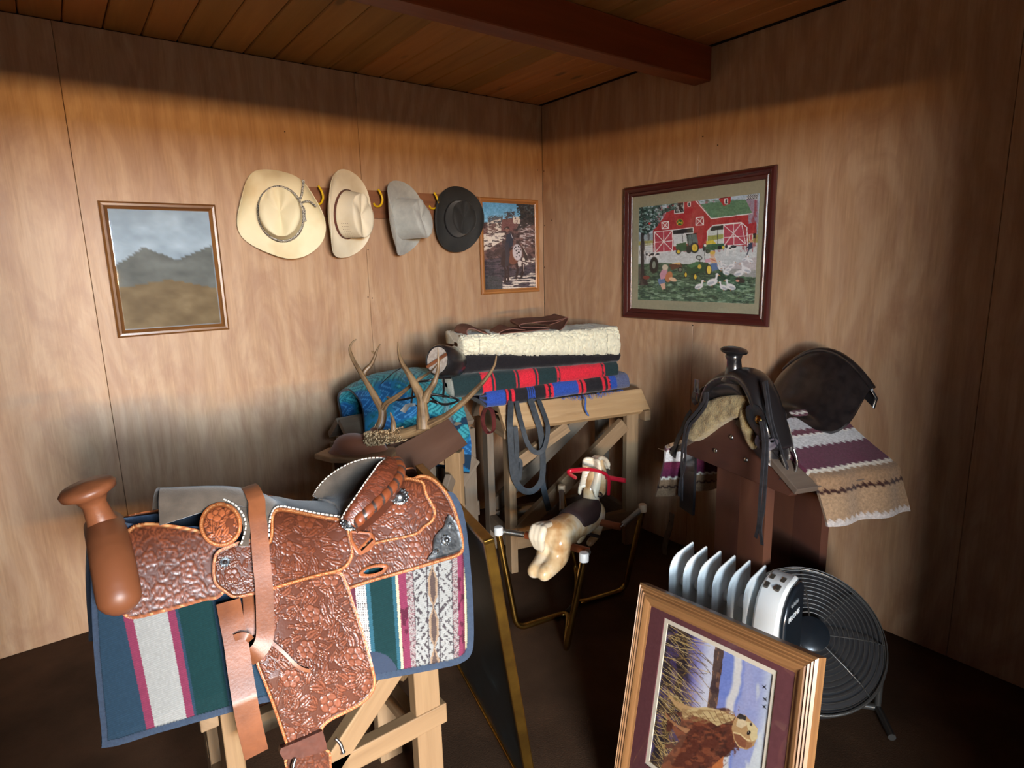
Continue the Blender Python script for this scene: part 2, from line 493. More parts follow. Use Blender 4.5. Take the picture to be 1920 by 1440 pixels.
# nail heads that show on the sheets
for px, py in ((690, 468), (690, 557), (698, 559), (1008, 319), (1020, 321), (1010, 422), (1021, 423), (1021, 501), (1034, 413), (1021, 568), (534, 247)):
    w = 'l' if px < 1017 else 'r'
    p = ony(px, py, 0) if w == 'l' else onx(px, py, 0)
    link('nail', MB().lathe([(.0032, .0), (.0032, .0012), (.001, .002)], p, (0, -1, 0) if w == 'l' else (-1, 0, 0), 8), MAT['nail'], wl if w == 'l' else wr)
for px, py in ((1318, 256), (1346, 272), (1299, 610)):
    link('nail', MB().lathe([(.0036, .0), (.0036, .0012), (.001, .002)], onx(px, py, 0), (-1, 0, 0), 8), MAT['nail'], wr)
# ceiling boards run towards the left wall
pw = .133
x = -.012
k = 0
while x > XL-.1:
    mb = MB(); mb.box((x-pw/2, YB/2, HC+.016), (-YB+.02, pw-.0035, .028), [(0, 1, 0), (1, 0, 0), (0, 0, 1)])
    o = link('plank', mb, MAT['ceil'], CEIL); child_bevel(o, .004)
    x -= pw; k += 1
bm = MB(); bm.box((XL/2, -1.178, HC-.075), (-XL, .092, .15))
o = structure('trim_1', bm, MAT['beam']); child_bevel(o, .004)
o['label'] = 'dark red-brown stained ceiling beam running across under the boards'
bm = MB(); bm.box((XL/2, -3.2, HC-.075), (-XL, .092, .15)); o = structure('trim_2', bm, MAT['beam']); child_bevel(o, .004)
# threshold ground outside
structure('ground', MB().box((-6.4, -9.5, -.12), (30, 11, .1)), plain('dry_yard', rgb(120, 104, 84), .9))
# ================================================================== painting prints (flat prints, coloured per vertex)
class Paint:
    """canvas of colours over points whose drawing coordinates are X, Y"""
    def __init__(s, X, Y, base):
        s.X, s.Y = X, Y
        s.C = np.ones(X.shape+(3,))*np.array(base, float)
        s.rs = np.random.RandomState(3)
    def put(s, m, c, a=1.0):
        m = (m*a)[..., None]
        s.C = s.C*(1-m)+np.array(c, float)*m
    def poly(s, p, c, a=1.0): s.put(inpoly(s.X, s.Y, p).astype(float), c, a)
    def ell(s, x, y, rx, ry, c, rot=0, a=1.0, soft=.12):
        cr, sr = math.cos(rot), math.sin(rot)
        dx, dy = s.X-x, s.Y-y
        d = np.hypot((dx*cr+dy*sr)/rx, (-dx*sr+dy*cr)/ry)
        s.put(1-smooth(1-soft, 1+soft, d), c, a)
    def line(s, p, w, c, closed=False, a=1.0):
        d = segdist(s.X, s.Y, p, closed)
        s.put(1-smooth(w/2-.6, w/2+.8, d), c, a)
    def noise(s, sx, sy, amp, seed=0, mask=None):
        n = (fbm(s.X/sx, s.Y/sy, seed, 4)-.47)*amp
        s.C = s.C+(n if mask is None else n*mask)[..., None]
    def blot(s, reg, c, sx, sy, thr, seed=0, a=1.0, w=.06):
        s.put(inpoly(s.X, s.Y, reg)*smooth(thr-w, thr+w, fbm(s.X/sx, s.Y/sy, seed, 4)), c, a)
def C8(*c): return [x/255 for x in c]

def print_grid(TL, TR, BL, n, m, off):
    """n x m points over the flat print with its own drawing coordinates: the frame's pixels"""
    u = np.linspace(0, 1, n)[:, None, None]; v = np.linspace(0, 1, m)[None, :, None]
    G = TL+(TR-TL)*v+(BL-TL)*u+off
    X, Y = project(G-off)
    return G, X, Y
MAT['print'] = painted('printed_picture', .55, spec=.3)
MAT['glass'] = glass_pane('picture_glass')

def framed(root, TL, TR, BL, fw, prof, fmat, mat_w=None, mat_mat=None, bead=None, out=None):
    """moulded frame around a rectangle (outer corners TL, TR, BL); four mitred rails; returns inner corners"""
    ex, ey = unit(TR-TL), unit(BL-TL)
    W, H = np.linalg.norm(TR-TL), np.linalg.norm(BL-TL)
    n = np.cross(ey, ex)                        # looks out of the wall
    if out is not None and n @ out < 0: n = -n
    c = [TL, TR, TL+ex*W+ey*H, BL]
    d = [ex+ey, -ex+ey, -ex-ey, ex-ey]          # inward diagonals
    for i in range(4):
        a, b = c[i], c[(i+1) % 4]; da, db = d[i], d[(i+1) % 4]
        A = np.array([a+da*p[0]*fw+n*p[1] for p in prof]); B = np.array([b+db*p[0]*fw+n*p[1] for p in prof])
        L = np.linalg.norm(b-a); k = len(prof)
        tc = np.array([(0, p[0]*fw+i*3.3, p[1]) for p in prof]+[(L, p[0]*fw+i*3.3, p[1]) for p in prof])+[random.uniform(0, 9), 0, 0]
        f = [(j, j+1, k+j+1, k+j) for j in range(k-1)]+[(k-1, 0, k, 2*k-1)]
        mb = MB().add(np.vstack([A, B]), f+[tuple(range(k-1, -1, -1)), tuple(range(k, 2*k))], tc)
        link('frame_rail', mb, fmat, root, smooth=35)
    return ex, ey, n, W, H

# ---- large farmyard picture on the right wall
PX = -.030
bTL, bTR, bBL = np.array([0, -.7150, 1.932]), np.array([0, -1.5885, 1.932]), np.array([0, -.7150, 1.2325])
barn = thing('framed_picture', (-.015, -1.152, 1.58), 'large farmyard print in a dark mahogany frame with a grey green mat', 'picture')
MAT['mahogany'] = wood('mahogany_frame', rgb(84, 38, 32), rgb(58, 24, 22), rgb(70, 30, 26), rough=.25, along=2, across=30, coat=.5, bmp=.03)
prof = [(0, .0135), (0, .026), (.12, .034), (.3, .036), (.52, .030), (.6, .026), (.68, .029), (.8, .027), (.95, .020), (1, .016), (1, .0135)]
ex, ey, nn, W_, H_ = framed(barn, bTL, bTR, bBL, .055, prof, MAT['mahogany'], out=np.array([-1, 0, 0]))
MAT['mat_green'] = plain('grey_green_mat', rgb(150, 148, 124), .8, 0, rgb(142, 141, 118), 90)
def board(root, name, TL, ex, ey, n, x0, x1, y0, y1, h, th, mat):
    mb = MB(); mb.box(TL+ex*(x0+x1)/2+ey*(y0+y1)/2+n*(h-th/2), (x1-x0, y1-y0, th), [ex, ey, n])
    return link(name, mb, mat, root)
def window_mat(root, TL, ex, ey, n, o, i, h, th, mat, name='mat_board'):
    """mat with an opening: o and i are (x0, x1, y0, y1)"""
    mb = MB()
    for a, b, c, d in ((o[0], o[1], o[2], i[2]), (o[0], o[1], i[3], o[3]), (o[0], i[0], i[2], i[3]), (i[1], o[1], i[2], i[3])):
        mb.box(TL+ex*(a+b)/2+ey*(c+d)/2+n*(h-th/2), (b-a, d-c, th), [ex, ey, n])
    return link(name, mb, mat, root)
def local(TL, ex, ey, n, h, px, py):
    p = on(px, py, TL+n*h, n); return (p-TL) @ ex, (p-TL) @ ey
q = [local(bTL, ex, ey, nn, .015, 1140+x/4, 280+y/4) for x, y in ((232, 440), (1135, 325), (1105, 1150), (225, 1135))]
bx0, bx1, by0, by1 = (q[0][0]+q[3][0])/2, (q[1][0]+q[2][0])/2, (q[0][1]+q[1][1])/2, (q[2][1]+q[3][1])/2
board(barn, 'backing', bTL, ex, ey, nn, .01, W_-.01, .01, H_-.01, .0125, .011, MAT['dark_gap'])
window_mat(barn, bTL, ex, ey, nn, (.05, W_-.05, .05, H_-.05), (bx0, bx1, by0, by1), .0165, .002, MAT['mat_green'])
G, X, Y = print_grid(bTL+ex*bx0+ey*by0, bTL+ex*bx1+ey*by0, bTL+ex*bx0+ey*by1, 230, 290, nn*.0145)
X, Y = (X-1140)*4, (Y-280)*4                      # drawing coordinates
P = Paint(X, Y, C8(176, 196, 214))
sky = smooth(300, 560, Y); P.C = P.C*(1-sky[..., None]*.25)+np.array(C8(214, 222, 226))*sky[..., None]*.25
P.poly([(220, 640), (1140, 560), (1140, 720), (220, 720)], C8(150, 168, 178)); P.poly([(220, 690), (1140, 640), (1140, 730), (220, 720)], C8(158, 158, 96)); P.noise(14, 6, .16, 4)
P.poly([(220, 735), (500, 690), (1140, 700), (1140, 1160), (220, 1160)], C8(198, 206, 210)); P.noise(40, 14, .12, 5)
P.poly([(1045, 380), (1140, 360), (1140, 560), (1062, 560)], C8(150, 138, 158)); P.poly([(1045, 372), (1065, 345), (1140, 335), (1140, 380)], C8(196, 200, 204))
for i in range(12):
    for j in range(4):
        if (i+j) % 2: P.poly([(1056+i*7, 344+j*9-i), (1063+i*7, 344+j*9-i), (1063+i*7, 353+j*9-i), (1056+i*7, 353+j*9-i)], C8(60, 62, 66))
red = C8(168, 52, 58)
P.poly([(352, 610), (440, 500), (470, 420), (540, 395), (680, 380), (790, 520), (1066, 487), (1070, 720), (750, 740), (352, 770)], red)
P.poly([(1066, 560), (1125, 545), (1125, 640), (1070, 650)], red)
P.blot([(352, 380), (1130, 380), (1130, 770), (352, 770)], C8(146, 40, 50), 18, 60, .56, 8, .6)
P.poly([(682, 380), (700, 412), (800, 400), (1045, 378), (1095, 478), (790, 518)], C8(92, 134, 104)); P.blot([(690, 380), (1045, 378), (1095, 478), (790, 518)], C8(74, 116, 92), 30, 12, .5, 9, .6)
P.line([(670, 385), (788, 520), (1066, 487)], 6, C8(226, 226, 226)); P.line([(1066, 487), (1095, 480)], 4, C8(226, 226, 226))
P.poly([(842, 372), (862, 362), (938, 352), (930, 410), (880, 425)], red); P.poly([(838, 374), (865, 358), (942, 350), (938, 358)], C8(110, 40, 40))
P.poly([(886, 370), (912, 366), (914, 412), (888, 414)], C8(230, 230, 230)); P.poly([(892, 376), (908, 373), (908, 406), (893, 408)], C8(50, 54, 60))
P.poly([(508, 410), (585, 400), (585, 478), (510, 485)], C8(220, 220, 220)); P.poly([(515, 405), (580, 400), (580, 472), (516, 478)], C8(50, 40, 40)); P.blot([(515, 405), (580, 400), (580, 472), (516, 478)], C8(160, 168, 170), 10, 14, .55, 31)
P.poly([(610, 398), (634, 394), (634, 430), (611, 432)], C8(228, 228, 228)); P.poly([(616, 402), (629, 400), (629, 426), (617, 428)], C8(60, 56, 60))
def xdoor(a, b, c, d, col, w=5):
    P.poly([a, b, c, d], col); P.line([a, b, c, d], w, C8(232, 232, 232), True); P.line([a, c], w, C8(232, 232, 232)); P.line([b, d], w, C8(232, 232, 232))
xdoor((417, 548), (467, 540), (468, 592), (420, 598), C8(170, 60, 66)); xdoor((673, 514), (729, 508), (730, 566), (673, 572), C8(160, 50, 56))
P.poly([(500, 610), (652, 588), (654, 700), (505, 730)], C8(206, 212, 216)); P.poly([(500, 606), (652, 586), (652, 624), (502, 640)], C8(40, 40, 44)); P.line([(498, 606), (652, 586), (654, 625)], 5, C8(230, 230, 230))
P.poly([(755, 615), (800, 572), (880, 570), (880, 730), (757, 740)], C8(196, 206, 204)); P.poly([(790, 580), (880, 568), (880, 602), (780, 612)], C8(40, 42, 46)); P.poly([(757, 650), (880, 636), (880, 668), (757, 690)], C8(150, 156, 84))
for k in range(3): P.line([(757, 694+k*10), (880, 680+k*10)], 3, C8(224, 226, 226)); P.line([(505, 706+k*8), (560, 700+k*8)], 2, C8(224, 226, 226))
P.line([(757, 735), (757, 615), (800, 572), (1012, 548), (1055, 585), (1060, 715)], 6, C8(230, 230, 230))
xdoor((362, 620), (497, 606), (498, 762), (366, 774), C8(176, 66, 82)); P.line([(430, 612), (432, 770)], 4, C8(232, 232, 232)); P.line([(364, 698), (498, 686)], 4, C8(232, 232, 232))
xdoor((880, 568), (1015, 552), (1046, 710), (882, 724), C8(178, 66, 84)); P.line([(955, 560), (958, 720)], 4, C8(232, 232, 232)); P.line([(880, 662), (1048, 650)], 4, C8(232, 232, 232))
P.line([(836, 608), (836, 720)], 5, C8(40, 46, 44))
for k in range(4): P.line([(275, 712+k*16), (356, 708+k*16)], 4, C8(230, 230, 228))
for x in (285, 340): P.line([(x, 705), (x, 775)], 4, C8(214, 214, 212))
P.ell(553, 548, 25, 25, C8(222, 200, 60)); P.ell(553, 548, 22, 22, C8(30, 82, 46))
P.line([(537, 556), (546, 546), (558, 552), (568, 546)], 5, C8(226, 206, 70)); P.line([(558, 550), (566, 560)], 3, C8(226, 206, 70)); P.line([(540, 552), (533, 562)], 3, C8(226, 206, 70)); P.line([(545, 546), (540, 536)], 3, C8(226, 206, 70)); P.line([(545, 546), (549, 535)], 2, C8(226, 206, 70))
P.poly([(1074, 640), (1098, 634), (1098, 676), (1074, 684)], C8(190, 90, 96)); P.line([(1074, 640), (1098, 634), (1098, 676), (1074, 684)], 4, C8(230, 230, 230), True); P.poly([(1102, 632), (1122, 628), (1122, 668), (1102, 670)], C8(40, 34, 36))
# cab tractor by the barn
g = C8(44, 88, 58); y_ = C8(220, 194, 70); k_ = C8(30, 34, 36)
P.poly([(525, 710), (600, 695), (615, 760), (530, 770)], g); P.poly([(520, 730), (536, 712), (560, 770), (532, 776)], g); P.poly([(600, 640), (675, 632), (690, 700), (612, 730)], C8(90, 110, 112)); P.line([(602, 640), (676, 632)], 8, k_); P.line([(610, 640), (618, 720)], 6, k_); P.line([(640, 636), (646, 700)], 4, k_); P.line([(574, 690), (571, 640)], 5, k_)
P.ell(662, 738, 34, 40, k_); P.ell(664, 738, 22, 28, y_); P.ell(665, 738, 9, 12, C8(200, 172, 60)); P.ell(541, 768, 19, 20, k_); P.ell(542, 768, 12, 13, y_); P.ell(620, 750, 22, 30, k_)
P.poly([(750, 690), (800, 680), (830, 712), (752, 720)], C8(214, 196, 70)); P.poly([(740, 715), (885, 705), (888, 745), (745, 765)], C8(50, 96, 70)); P.ell(850, 736, 14, 14, k_); P.ell(760, 765, 16, 16, k_); P.ell(878, 735, 10, 11, y_); P.ell(770, 768, 9, 9, C8(90, 110, 90))
# cows
for cx, cy, s in ((935, 745, 1.0), (330, 800, .75), (375, 795, .6)):
    P.ell(cx, cy-8*s, 42*s, 20*s, C8(232, 232, 232), -.08); P.ell(cx+20*s, cy-16*s, 22*s, 11*s, C8(36, 38, 42)); P.ell(cx-34*s, cy-16*s, 10*s, 14*s, C8(40, 40, 44)); P.ell(cx-5*s, cy-4*s, 10*s, 8*s, C8(50, 50, 54))
    for lx in (-28, -18, 20, 32): P.line([(cx+lx*s, cy), (cx+lx*s-3, cy+52*s)], 7*s, C8(220, 222, 224))
P.ell(735, 738, 12, 26, k_); P.ell(742, 720, 9, 10, C8(230, 230, 230))
# meadow in shade
gr = [(220, 860), (420, 850), (600, 860), (840, 890), (1140, 905), (1140, 1170), (220, 1170)]
P.poly(gr, C8(72, 104, 84)); P.blot(gr, C8(40, 68, 58), 46, 16, .47, 12, .9); P.blot([(220, 980), (1140, 980), (1140, 1170), (220, 1170)], C8(150, 182, 158), 34, 10, .58, 14, .75); P.blot(gr, C8(104, 138, 104), 20, 8, .6, 15, .6)
P.poly([(840, 895), (1140, 800), (1140, 960), (980, 950)], C8(184, 178, 184), .75); P.noise(8, 5, .16, 6)
# tree and tyre swing
P.poly([(238, 440), (262, 620), (255, 1000), (235, 1020), (318, 1020), (285, 930), (283, 650), (330, 560), (300, 480)], C8(46, 44, 46)); P.blot([(235, 440), (330, 440), (320, 1020), (230, 1020)], C8(82, 78, 78), 9, 60, .55, 17, .7)
tr = [(230, 430), (540, 395), (520, 450), (430, 480), (400, 560), (360, 600), (300, 640), (230, 620)]
P.blot(tr, C8(54, 84, 78), 18, 14, .40, 21); P.blot(tr, C8(148, 178, 176), 12, 9, .55, 22, .9); P.blot(tr, C8(30, 50, 50), 14, 10, .56, 23)
P.ell(326, 556, 9, 8, C8(190, 50, 50)); P.ell(358, 868, 33, 62, k_, .05); P.ell(358, 866, 13, 28, C8(130, 146, 136), .05); P.line([(352, 600), (352, 810)], 2, C8(90, 84, 76))
# cart, girl with dog
P.poly([(470, 862), (560, 850), (572, 882), (490, 905)], C8(96, 66, 52)); P.poly([(490, 858), (560, 846), (556, 866)], C8(214, 178, 116)); P.ell(555, 902, 19, 20, k_); P.ell(555, 902, 12, 13, C8(110, 120, 112)); P.line([(445, 885), (480, 880)], 3, k_)
P.poly([(385, 975), (430, 958), (445, 1000), (400, 1020)], C8(96, 124, 168)); P.poly([(400, 940), (420, 900), (460, 905), (450, 965), (410, 975)], C8(196, 148, 168)); P.ell(442, 885, 23, 22, C8(206, 196, 176)); P.poly([(405, 1010), (440, 1000), (445, 1045), (420, 1052)], C8(214, 176, 156)); P.ell(470, 955, 26, 42, C8(186, 122, 84), .3); P.ell(500, 975, 30, 15, C8(222, 190, 160), .3)
P.ell(300, 960, 26, 14, C8(120, 60, 52))
# pedal tractor with child
P.poly([(604, 870), (680, 840), (765, 850), (770, 900), (640, 960), (602, 930)], C8(36, 78, 54)); P.poly([(604, 872), (680, 840), (720, 852), (640, 890)], C8(64, 116, 82)); P.ell(596, 940, 13, 24, k_); P.ell(597, 940, 8, 17, y_); P.ell(667, 955, 15, 24, k_); P.ell(668, 955, 10, 18, y_); P.ell(770, 903, 24, 40, k_); P.ell(771, 903, 17, 32, C8(230, 206, 90)); P.line([(640, 940), (700, 920)], 6, k_); P.ell(697, 812, 24, 17, k_, .3); P.ell(697, 812, 18, 12, C8(184, 196, 196), .3); P.line([(700, 825), (706, 860)], 5, k_); P.ell(700, 880, 14, 16, C8(206, 186, 80))
P.poly([(735, 830), (790, 810), (800, 840), (745, 850)], C8(206, 160, 180)); P.poly([(775, 815), (815, 808), (832, 850), (790, 862)], C8(214, 176, 150)); P.line([(782, 820), (824, 838)], 5, C8(170, 70, 60)); P.ell(797, 790, 18, 18, C8(216, 176, 146)); P.ell(797, 775, 21, 13, C8(210, 180, 84)); P.poly([(780, 855), (830, 850), (838, 900), (795, 915)], C8(86, 120, 168)); P.ell(768, 764, 14, 12, C8(60, 78, 66)); P.line([(740, 830), (735, 760)], 4, C8(90, 100, 96))
# running child, ducks
P.poly([(1068, 710), (1095, 690), (1098, 740), (1060, 760)], C8(54, 66, 92)); P.ell(1088, 688, 13, 12, C8(206, 150, 120)); P.line([(1070, 750), (1050, 805)], 8, C8(54, 60, 80)); P.line([(1050, 740), (1066, 730)], 8, k_)
wht = C8(226, 228, 232)
def duck(x, y, s, d=1):
    P.ell(x, y, 34*s, 20*s, wht, .35*d); P.line([(x-d*20*s, y-6*s), (x-d*28*s, y-40*s)], 12*s, wht); P.ell(x-d*30*s, y-44*s, 10*s, 9*s, wht); P.line([(x-d*38*s, y-42*s), (x-d*48*s, y-38*s)], 5*s, C8(206, 140, 70)); P.ell(x+d*8*s, y+6*s, 22*s, 8*s, C8(176, 184, 196), .3*d); P.line([(x, y+16*s), (x, y+30*s)], 3*s, C8(206, 140, 80))
for a in ((695, 1028, .95, -1), (795, 995, 1.25, -1), (880, 1035, .9, 1), (935, 1030, 1.1, 1), (995, 930, 1.1, -1), (1050, 905, 1.1, 1), (915, 900, .8, -1), (880, 870, .7, 1), (940, 875, .7, -1), (1080, 835, .7, 1), (1040, 825, .6, -1), (860, 895, .6, 1), (900, 925, .8, 1)): duck(*a)
P.ell(1005, 980, 36, 20, C8(60, 54, 52), .3); P.ell(985, 985, 14, 9, C8(206, 150, 130))
P.noise(5, 5, .10, 41)
link('print', MB().grid(G, lin(P.C)), MAT['print'], barn)
board(barn, 'glass', bTL, ex, ey, nn, .05, W_-.05, .05, H_-.05, .0205, .0012, MAT['glass'])

# ---- small picture of a rider, beside the corner
sTL, sTR, sBL = np.array([-.5075, 0, 1.9345]), np.array([-.0570, 0, 1.9345]), np.array([-.5075, 0, 1.3675])
small = thing('framed_picture', (-.282, -.015, 1.65), 'small oak framed photograph of a rider on a spotted horse', 'picture')
MAT['oak'] = wood('oak_moulding', rgb(190, 130, 72), rgb(144, 90, 46), rgb(168, 110, 58), rough=.35, along=2, across=60, coat=.3, bmp=.08)
prof = [(0, .0135), (0, .024), (.25, .030), (.55, .029), (.7, .022), (1, .018), (1, .0135)]
ex, ey, nn, W_, H_ = framed(small, sTL, sTR, sBL, .028, prof, MAT['oak'], out=np.array([0, -1, 0]))
board(small, 'backing', sTL, ex, ey, nn, .008, W_-.008, .008, H_-.008, .0125, .011, MAT['dark_gap'])
G, X, Y = print_grid(sTL+ex*.025+ey*.025, sTL+ex*(W_-.025)+ey*.025, sTL+ex*.025+ey*(H_-.025), 220, 170, nn*.015)
X, Y = (X-860)*6, (Y-340)*6
P = Paint(X, Y, C8(96, 166, 214))
P.C += (smooth(240, 480, Y)*.16)[..., None]*np.array([1, .8, .5])
hill = [(200, 470), (320, 460), (400, 405), (470, 430), (520, 420), (620, 410), (700, 430), (860, 380), (860, 1300), (200, 1300)]
P.poly(hill, C8(116, 88, 84)); P.blot(hill, C8(74, 58, 60), 46, 26, .46, 3); P.noise(26, 20, .2, 4)
P.poly([(640, 250), (860, 250), (860, 480), (620, 560), (700, 420)], C8(60, 56, 58)); P.blot([(630, 245), (860, 245), (860, 480), (650, 420)], C8(34, 40, 44), 26, 18, .42, 5); P.blot([(650, 245), (860, 245), (860, 470)], C8(90, 110, 116), 16, 12, .6, 6, .8)
P.blot([(310, 390), (480, 380), (480, 470), (310, 480)], C8(88, 94, 104), 16, 12, .40, 7); P.blot([(500, 350), (620, 340), (620, 420), (500, 420)], C8(76, 76, 84), 14, 12, .38, 8)
for x in (545, 556, 566, 576, 590): P.line([(560, 400), (x+6*(x-566)/10, 315+abs(x-566))], 3, C8(60, 60, 66))
P.poly([(470, 440), (600, 420), (640, 480), (590, 560), (460, 560)], C8(124, 84, 82))
rk = C8(224, 212, 200)
P.blot([(215, 600), (500, 580), (520, 640), (360, 740), (270, 820), (215, 760)], rk, 42, 16, .40, 9); P.blot([(310, 460), (470, 420), (460, 560), (310, 600)], rk, 26, 12, .50, 10); P.blot([(590, 400), (680, 400), (670, 480), (600, 480)], rk, 20, 14, .42, 11); P.blot([(640, 500), (850, 460), (850, 720), (700, 760)], C8(196, 180, 180), 30, 10, .56, 12); P.blot([(700, 860), (860, 860), (860, 960), (700, 960)], rk, 30, 12, .5, 13)
lo = [(280, 880), (460, 860), (600, 1000), (860, 900), (860, 1300), (280, 1300)]
P.poly(lo, C8(86, 74, 82)); P.blot(lo, C8(54, 50, 58), 60, 12, .46, 14); P.blot([(480, 1100), (860, 1010), (860, 1240), (470, 1240)], rk, 90, 13, .48, 15); P.poly([(280, 1050), (470, 1080), (480, 1220), (280, 1230)], C8(66, 70, 72), .7); P.noise(10, 7, .2, 16)
br = C8(60, 44, 42)
P.ell(455, 790, 52, 32, C8(74, 56, 54), -.2); P.ell(415, 800, 34, 18, C8(66, 50, 50), -.9)
P.poly([(470, 800), (560, 730), (600, 760), (640, 860), (640, 940), (560, 950), (480, 960), (455, 940)], br); P.ell(600, 850, 60, 90, C8(124, 78, 60), .1)
P.ell(642, 800, 52, 92, C8(206, 196, 200), -.08); P.ell(672, 925, 26, 36, C8(216, 204, 198))
for a in ((625, 740, 9, 7), (655, 735, 7, 9), (630, 780, 7, 10), (660, 800, 13, 9), (640, 815, 8, 8), (612, 760, 6, 9), (634, 850, 9, 7), (664, 838, 6, 8), (678, 770, 7, 10), (650, 770, 5, 5), (668, 745, 6, 5)): P.ell(*a, C8(44, 36, 38))
P.poly([(695, 730), (730, 760), (762, 880), (735, 905), (712, 830)], C8(64, 50, 48)); P.line([(715, 752), (755, 830)], 6, C8(206, 192, 180))
for p in ([(490, 940), (515, 1020), (505, 1135)], [(530, 945), (545, 1030), (540, 1120)], [(640, 930), (645, 1010), (630, 1090)], [(700, 930), (712, 990), (690, 1080)]): P.line(p, 24, br)
P.line([(712, 940), (716, 1010)], 5, C8(220, 206, 196))
P.poly([(520, 600), (575, 575), (600, 640), (590, 730), (540, 760), (515, 680)], C8(48, 52, 66)); P.poly([(500, 690), (545, 690), (560, 830), (540, 950), (505, 960), (512, 830)], C8(64, 58, 66)); P.ell(530, 545, 20, 26, C8(150, 108, 96)); P.ell(526, 530, 32, 11, C8(70, 52, 50)); P.ell(530, 520, 18, 13, C8(62, 46, 44)); P.line([(515, 533), (530, 527)], 3, C8(226, 214, 200)); P.line([(572, 590), (588, 640)], 5, C8(206, 200, 204))
P.noise(6, 6, .08, 51)
link('print', MB().grid(G, lin(P.C)), MAT['print'], small)
board(small, 'glass', sTL, ex, ey, nn, .024, W_-.024, .024, H_-.024, .0185, .0012, MAT['glass'])

# ---- picture at the left edge
lx = float(ony(428, 617, 0)[0]); lz = float(ony(428, 617, 0)[2])
lTL, lTR, lBL = np.array([lx-.44, 0, lz+.56]), np.array([lx, 0, lz+.56]), np.array([lx-.44, 0, lz])
lp = thing('framed_picture', (lx-.22, -.015, lz+.28), 'framed landscape in a gilt brown wooden frame at the far left of the wall', 'picture')
MAT['walnut'] = wood('gilt_brown_frame', rgb(150, 104, 56), rgb(104, 66, 34), rough=.35, along=2, across=50, coat=.3, bmp=.05)
ex, ey, nn, W_, H_ = framed(lp, lTL, lTR, lBL, .03, prof, MAT['walnut'], out=np.array([0, -1, 0]))
board(lp, 'backing', lTL, ex, ey, nn, .008, W_-.008, .008, H_-.008, .0125, .011, MAT['dark_gap'])
G, X, Y = print_grid(lTL+ex*.027+ey*.027, lTL+ex*(W_-.027)+ey*.027, lTL+ex*.027+ey*(H_-.027), 60, 48, nn*.015)
v = np.linspace(0, 1, 60)[:, None]*np.ones((1, 48)); u = np.linspace(0, 1, 48)[None, :]*np.ones((60, 1))
P = Paint(u*100, v*130, C8(150, 170, 186)); P.poly([(0, 60), (30, 40), (60, 55), (100, 38), (100, 130), (0, 130)], C8(92, 98, 96)); P.poly([(0, 84), (50, 76), (100, 88), (100, 130), (0, 130)], C8(110, 92, 60)); P.noise(16, 10, .2, 3)
link('print', MB().grid(G, lin(P.C)), MAT['print'], lp)
board(lp, 'glass', lTL, ex, ey, nn, .026, W_-.026, .026, H_-.026, .0185, .0012, MAT['glass'])

# ================================================================== hat rack with yellow hooks
MAT['rack'] = wood('hat_board', rgb(150, 100, 66), rgb(120, 76, 50), rough=.55, along=1.5, across=18)
MAT['rack_end'] = plain('dark_end_grain', rgb(70, 64, 56), .8)
MAT['yellow'] = plain('yellow_coated_hook', rgb(232, 190, 30), .3)
rack = thing('hat_rack', (-1.13, -.01, 1.87), 'brown wooden hat board with yellow hooks fixed to the wall', 'hat rack')
mb = MB(); mb.box((-1.155, -.0105, 1.868), (1.29, .02, .14), [(1, 0, 0), (0, 1, 0), (0, 0, 1)])
o = link('board', mb, MAT['rack'], rack, bevel=.002)
HK = [-1.665, -1.48, -1.167, -.837]
for x in HK:
    p = catmull([(x-.004, -.022, 1.872), (x, -.035, 1.858), (x+.012, -.062, 1.858), (x+.02, -.078, 1.885), (x+.014, -.076, 1.915), (x+.006, -.066, 1.938)], 6)
    link('hook', MB().tube(p, .0055, 8), MAT['yellow'], rack, smooth=60)

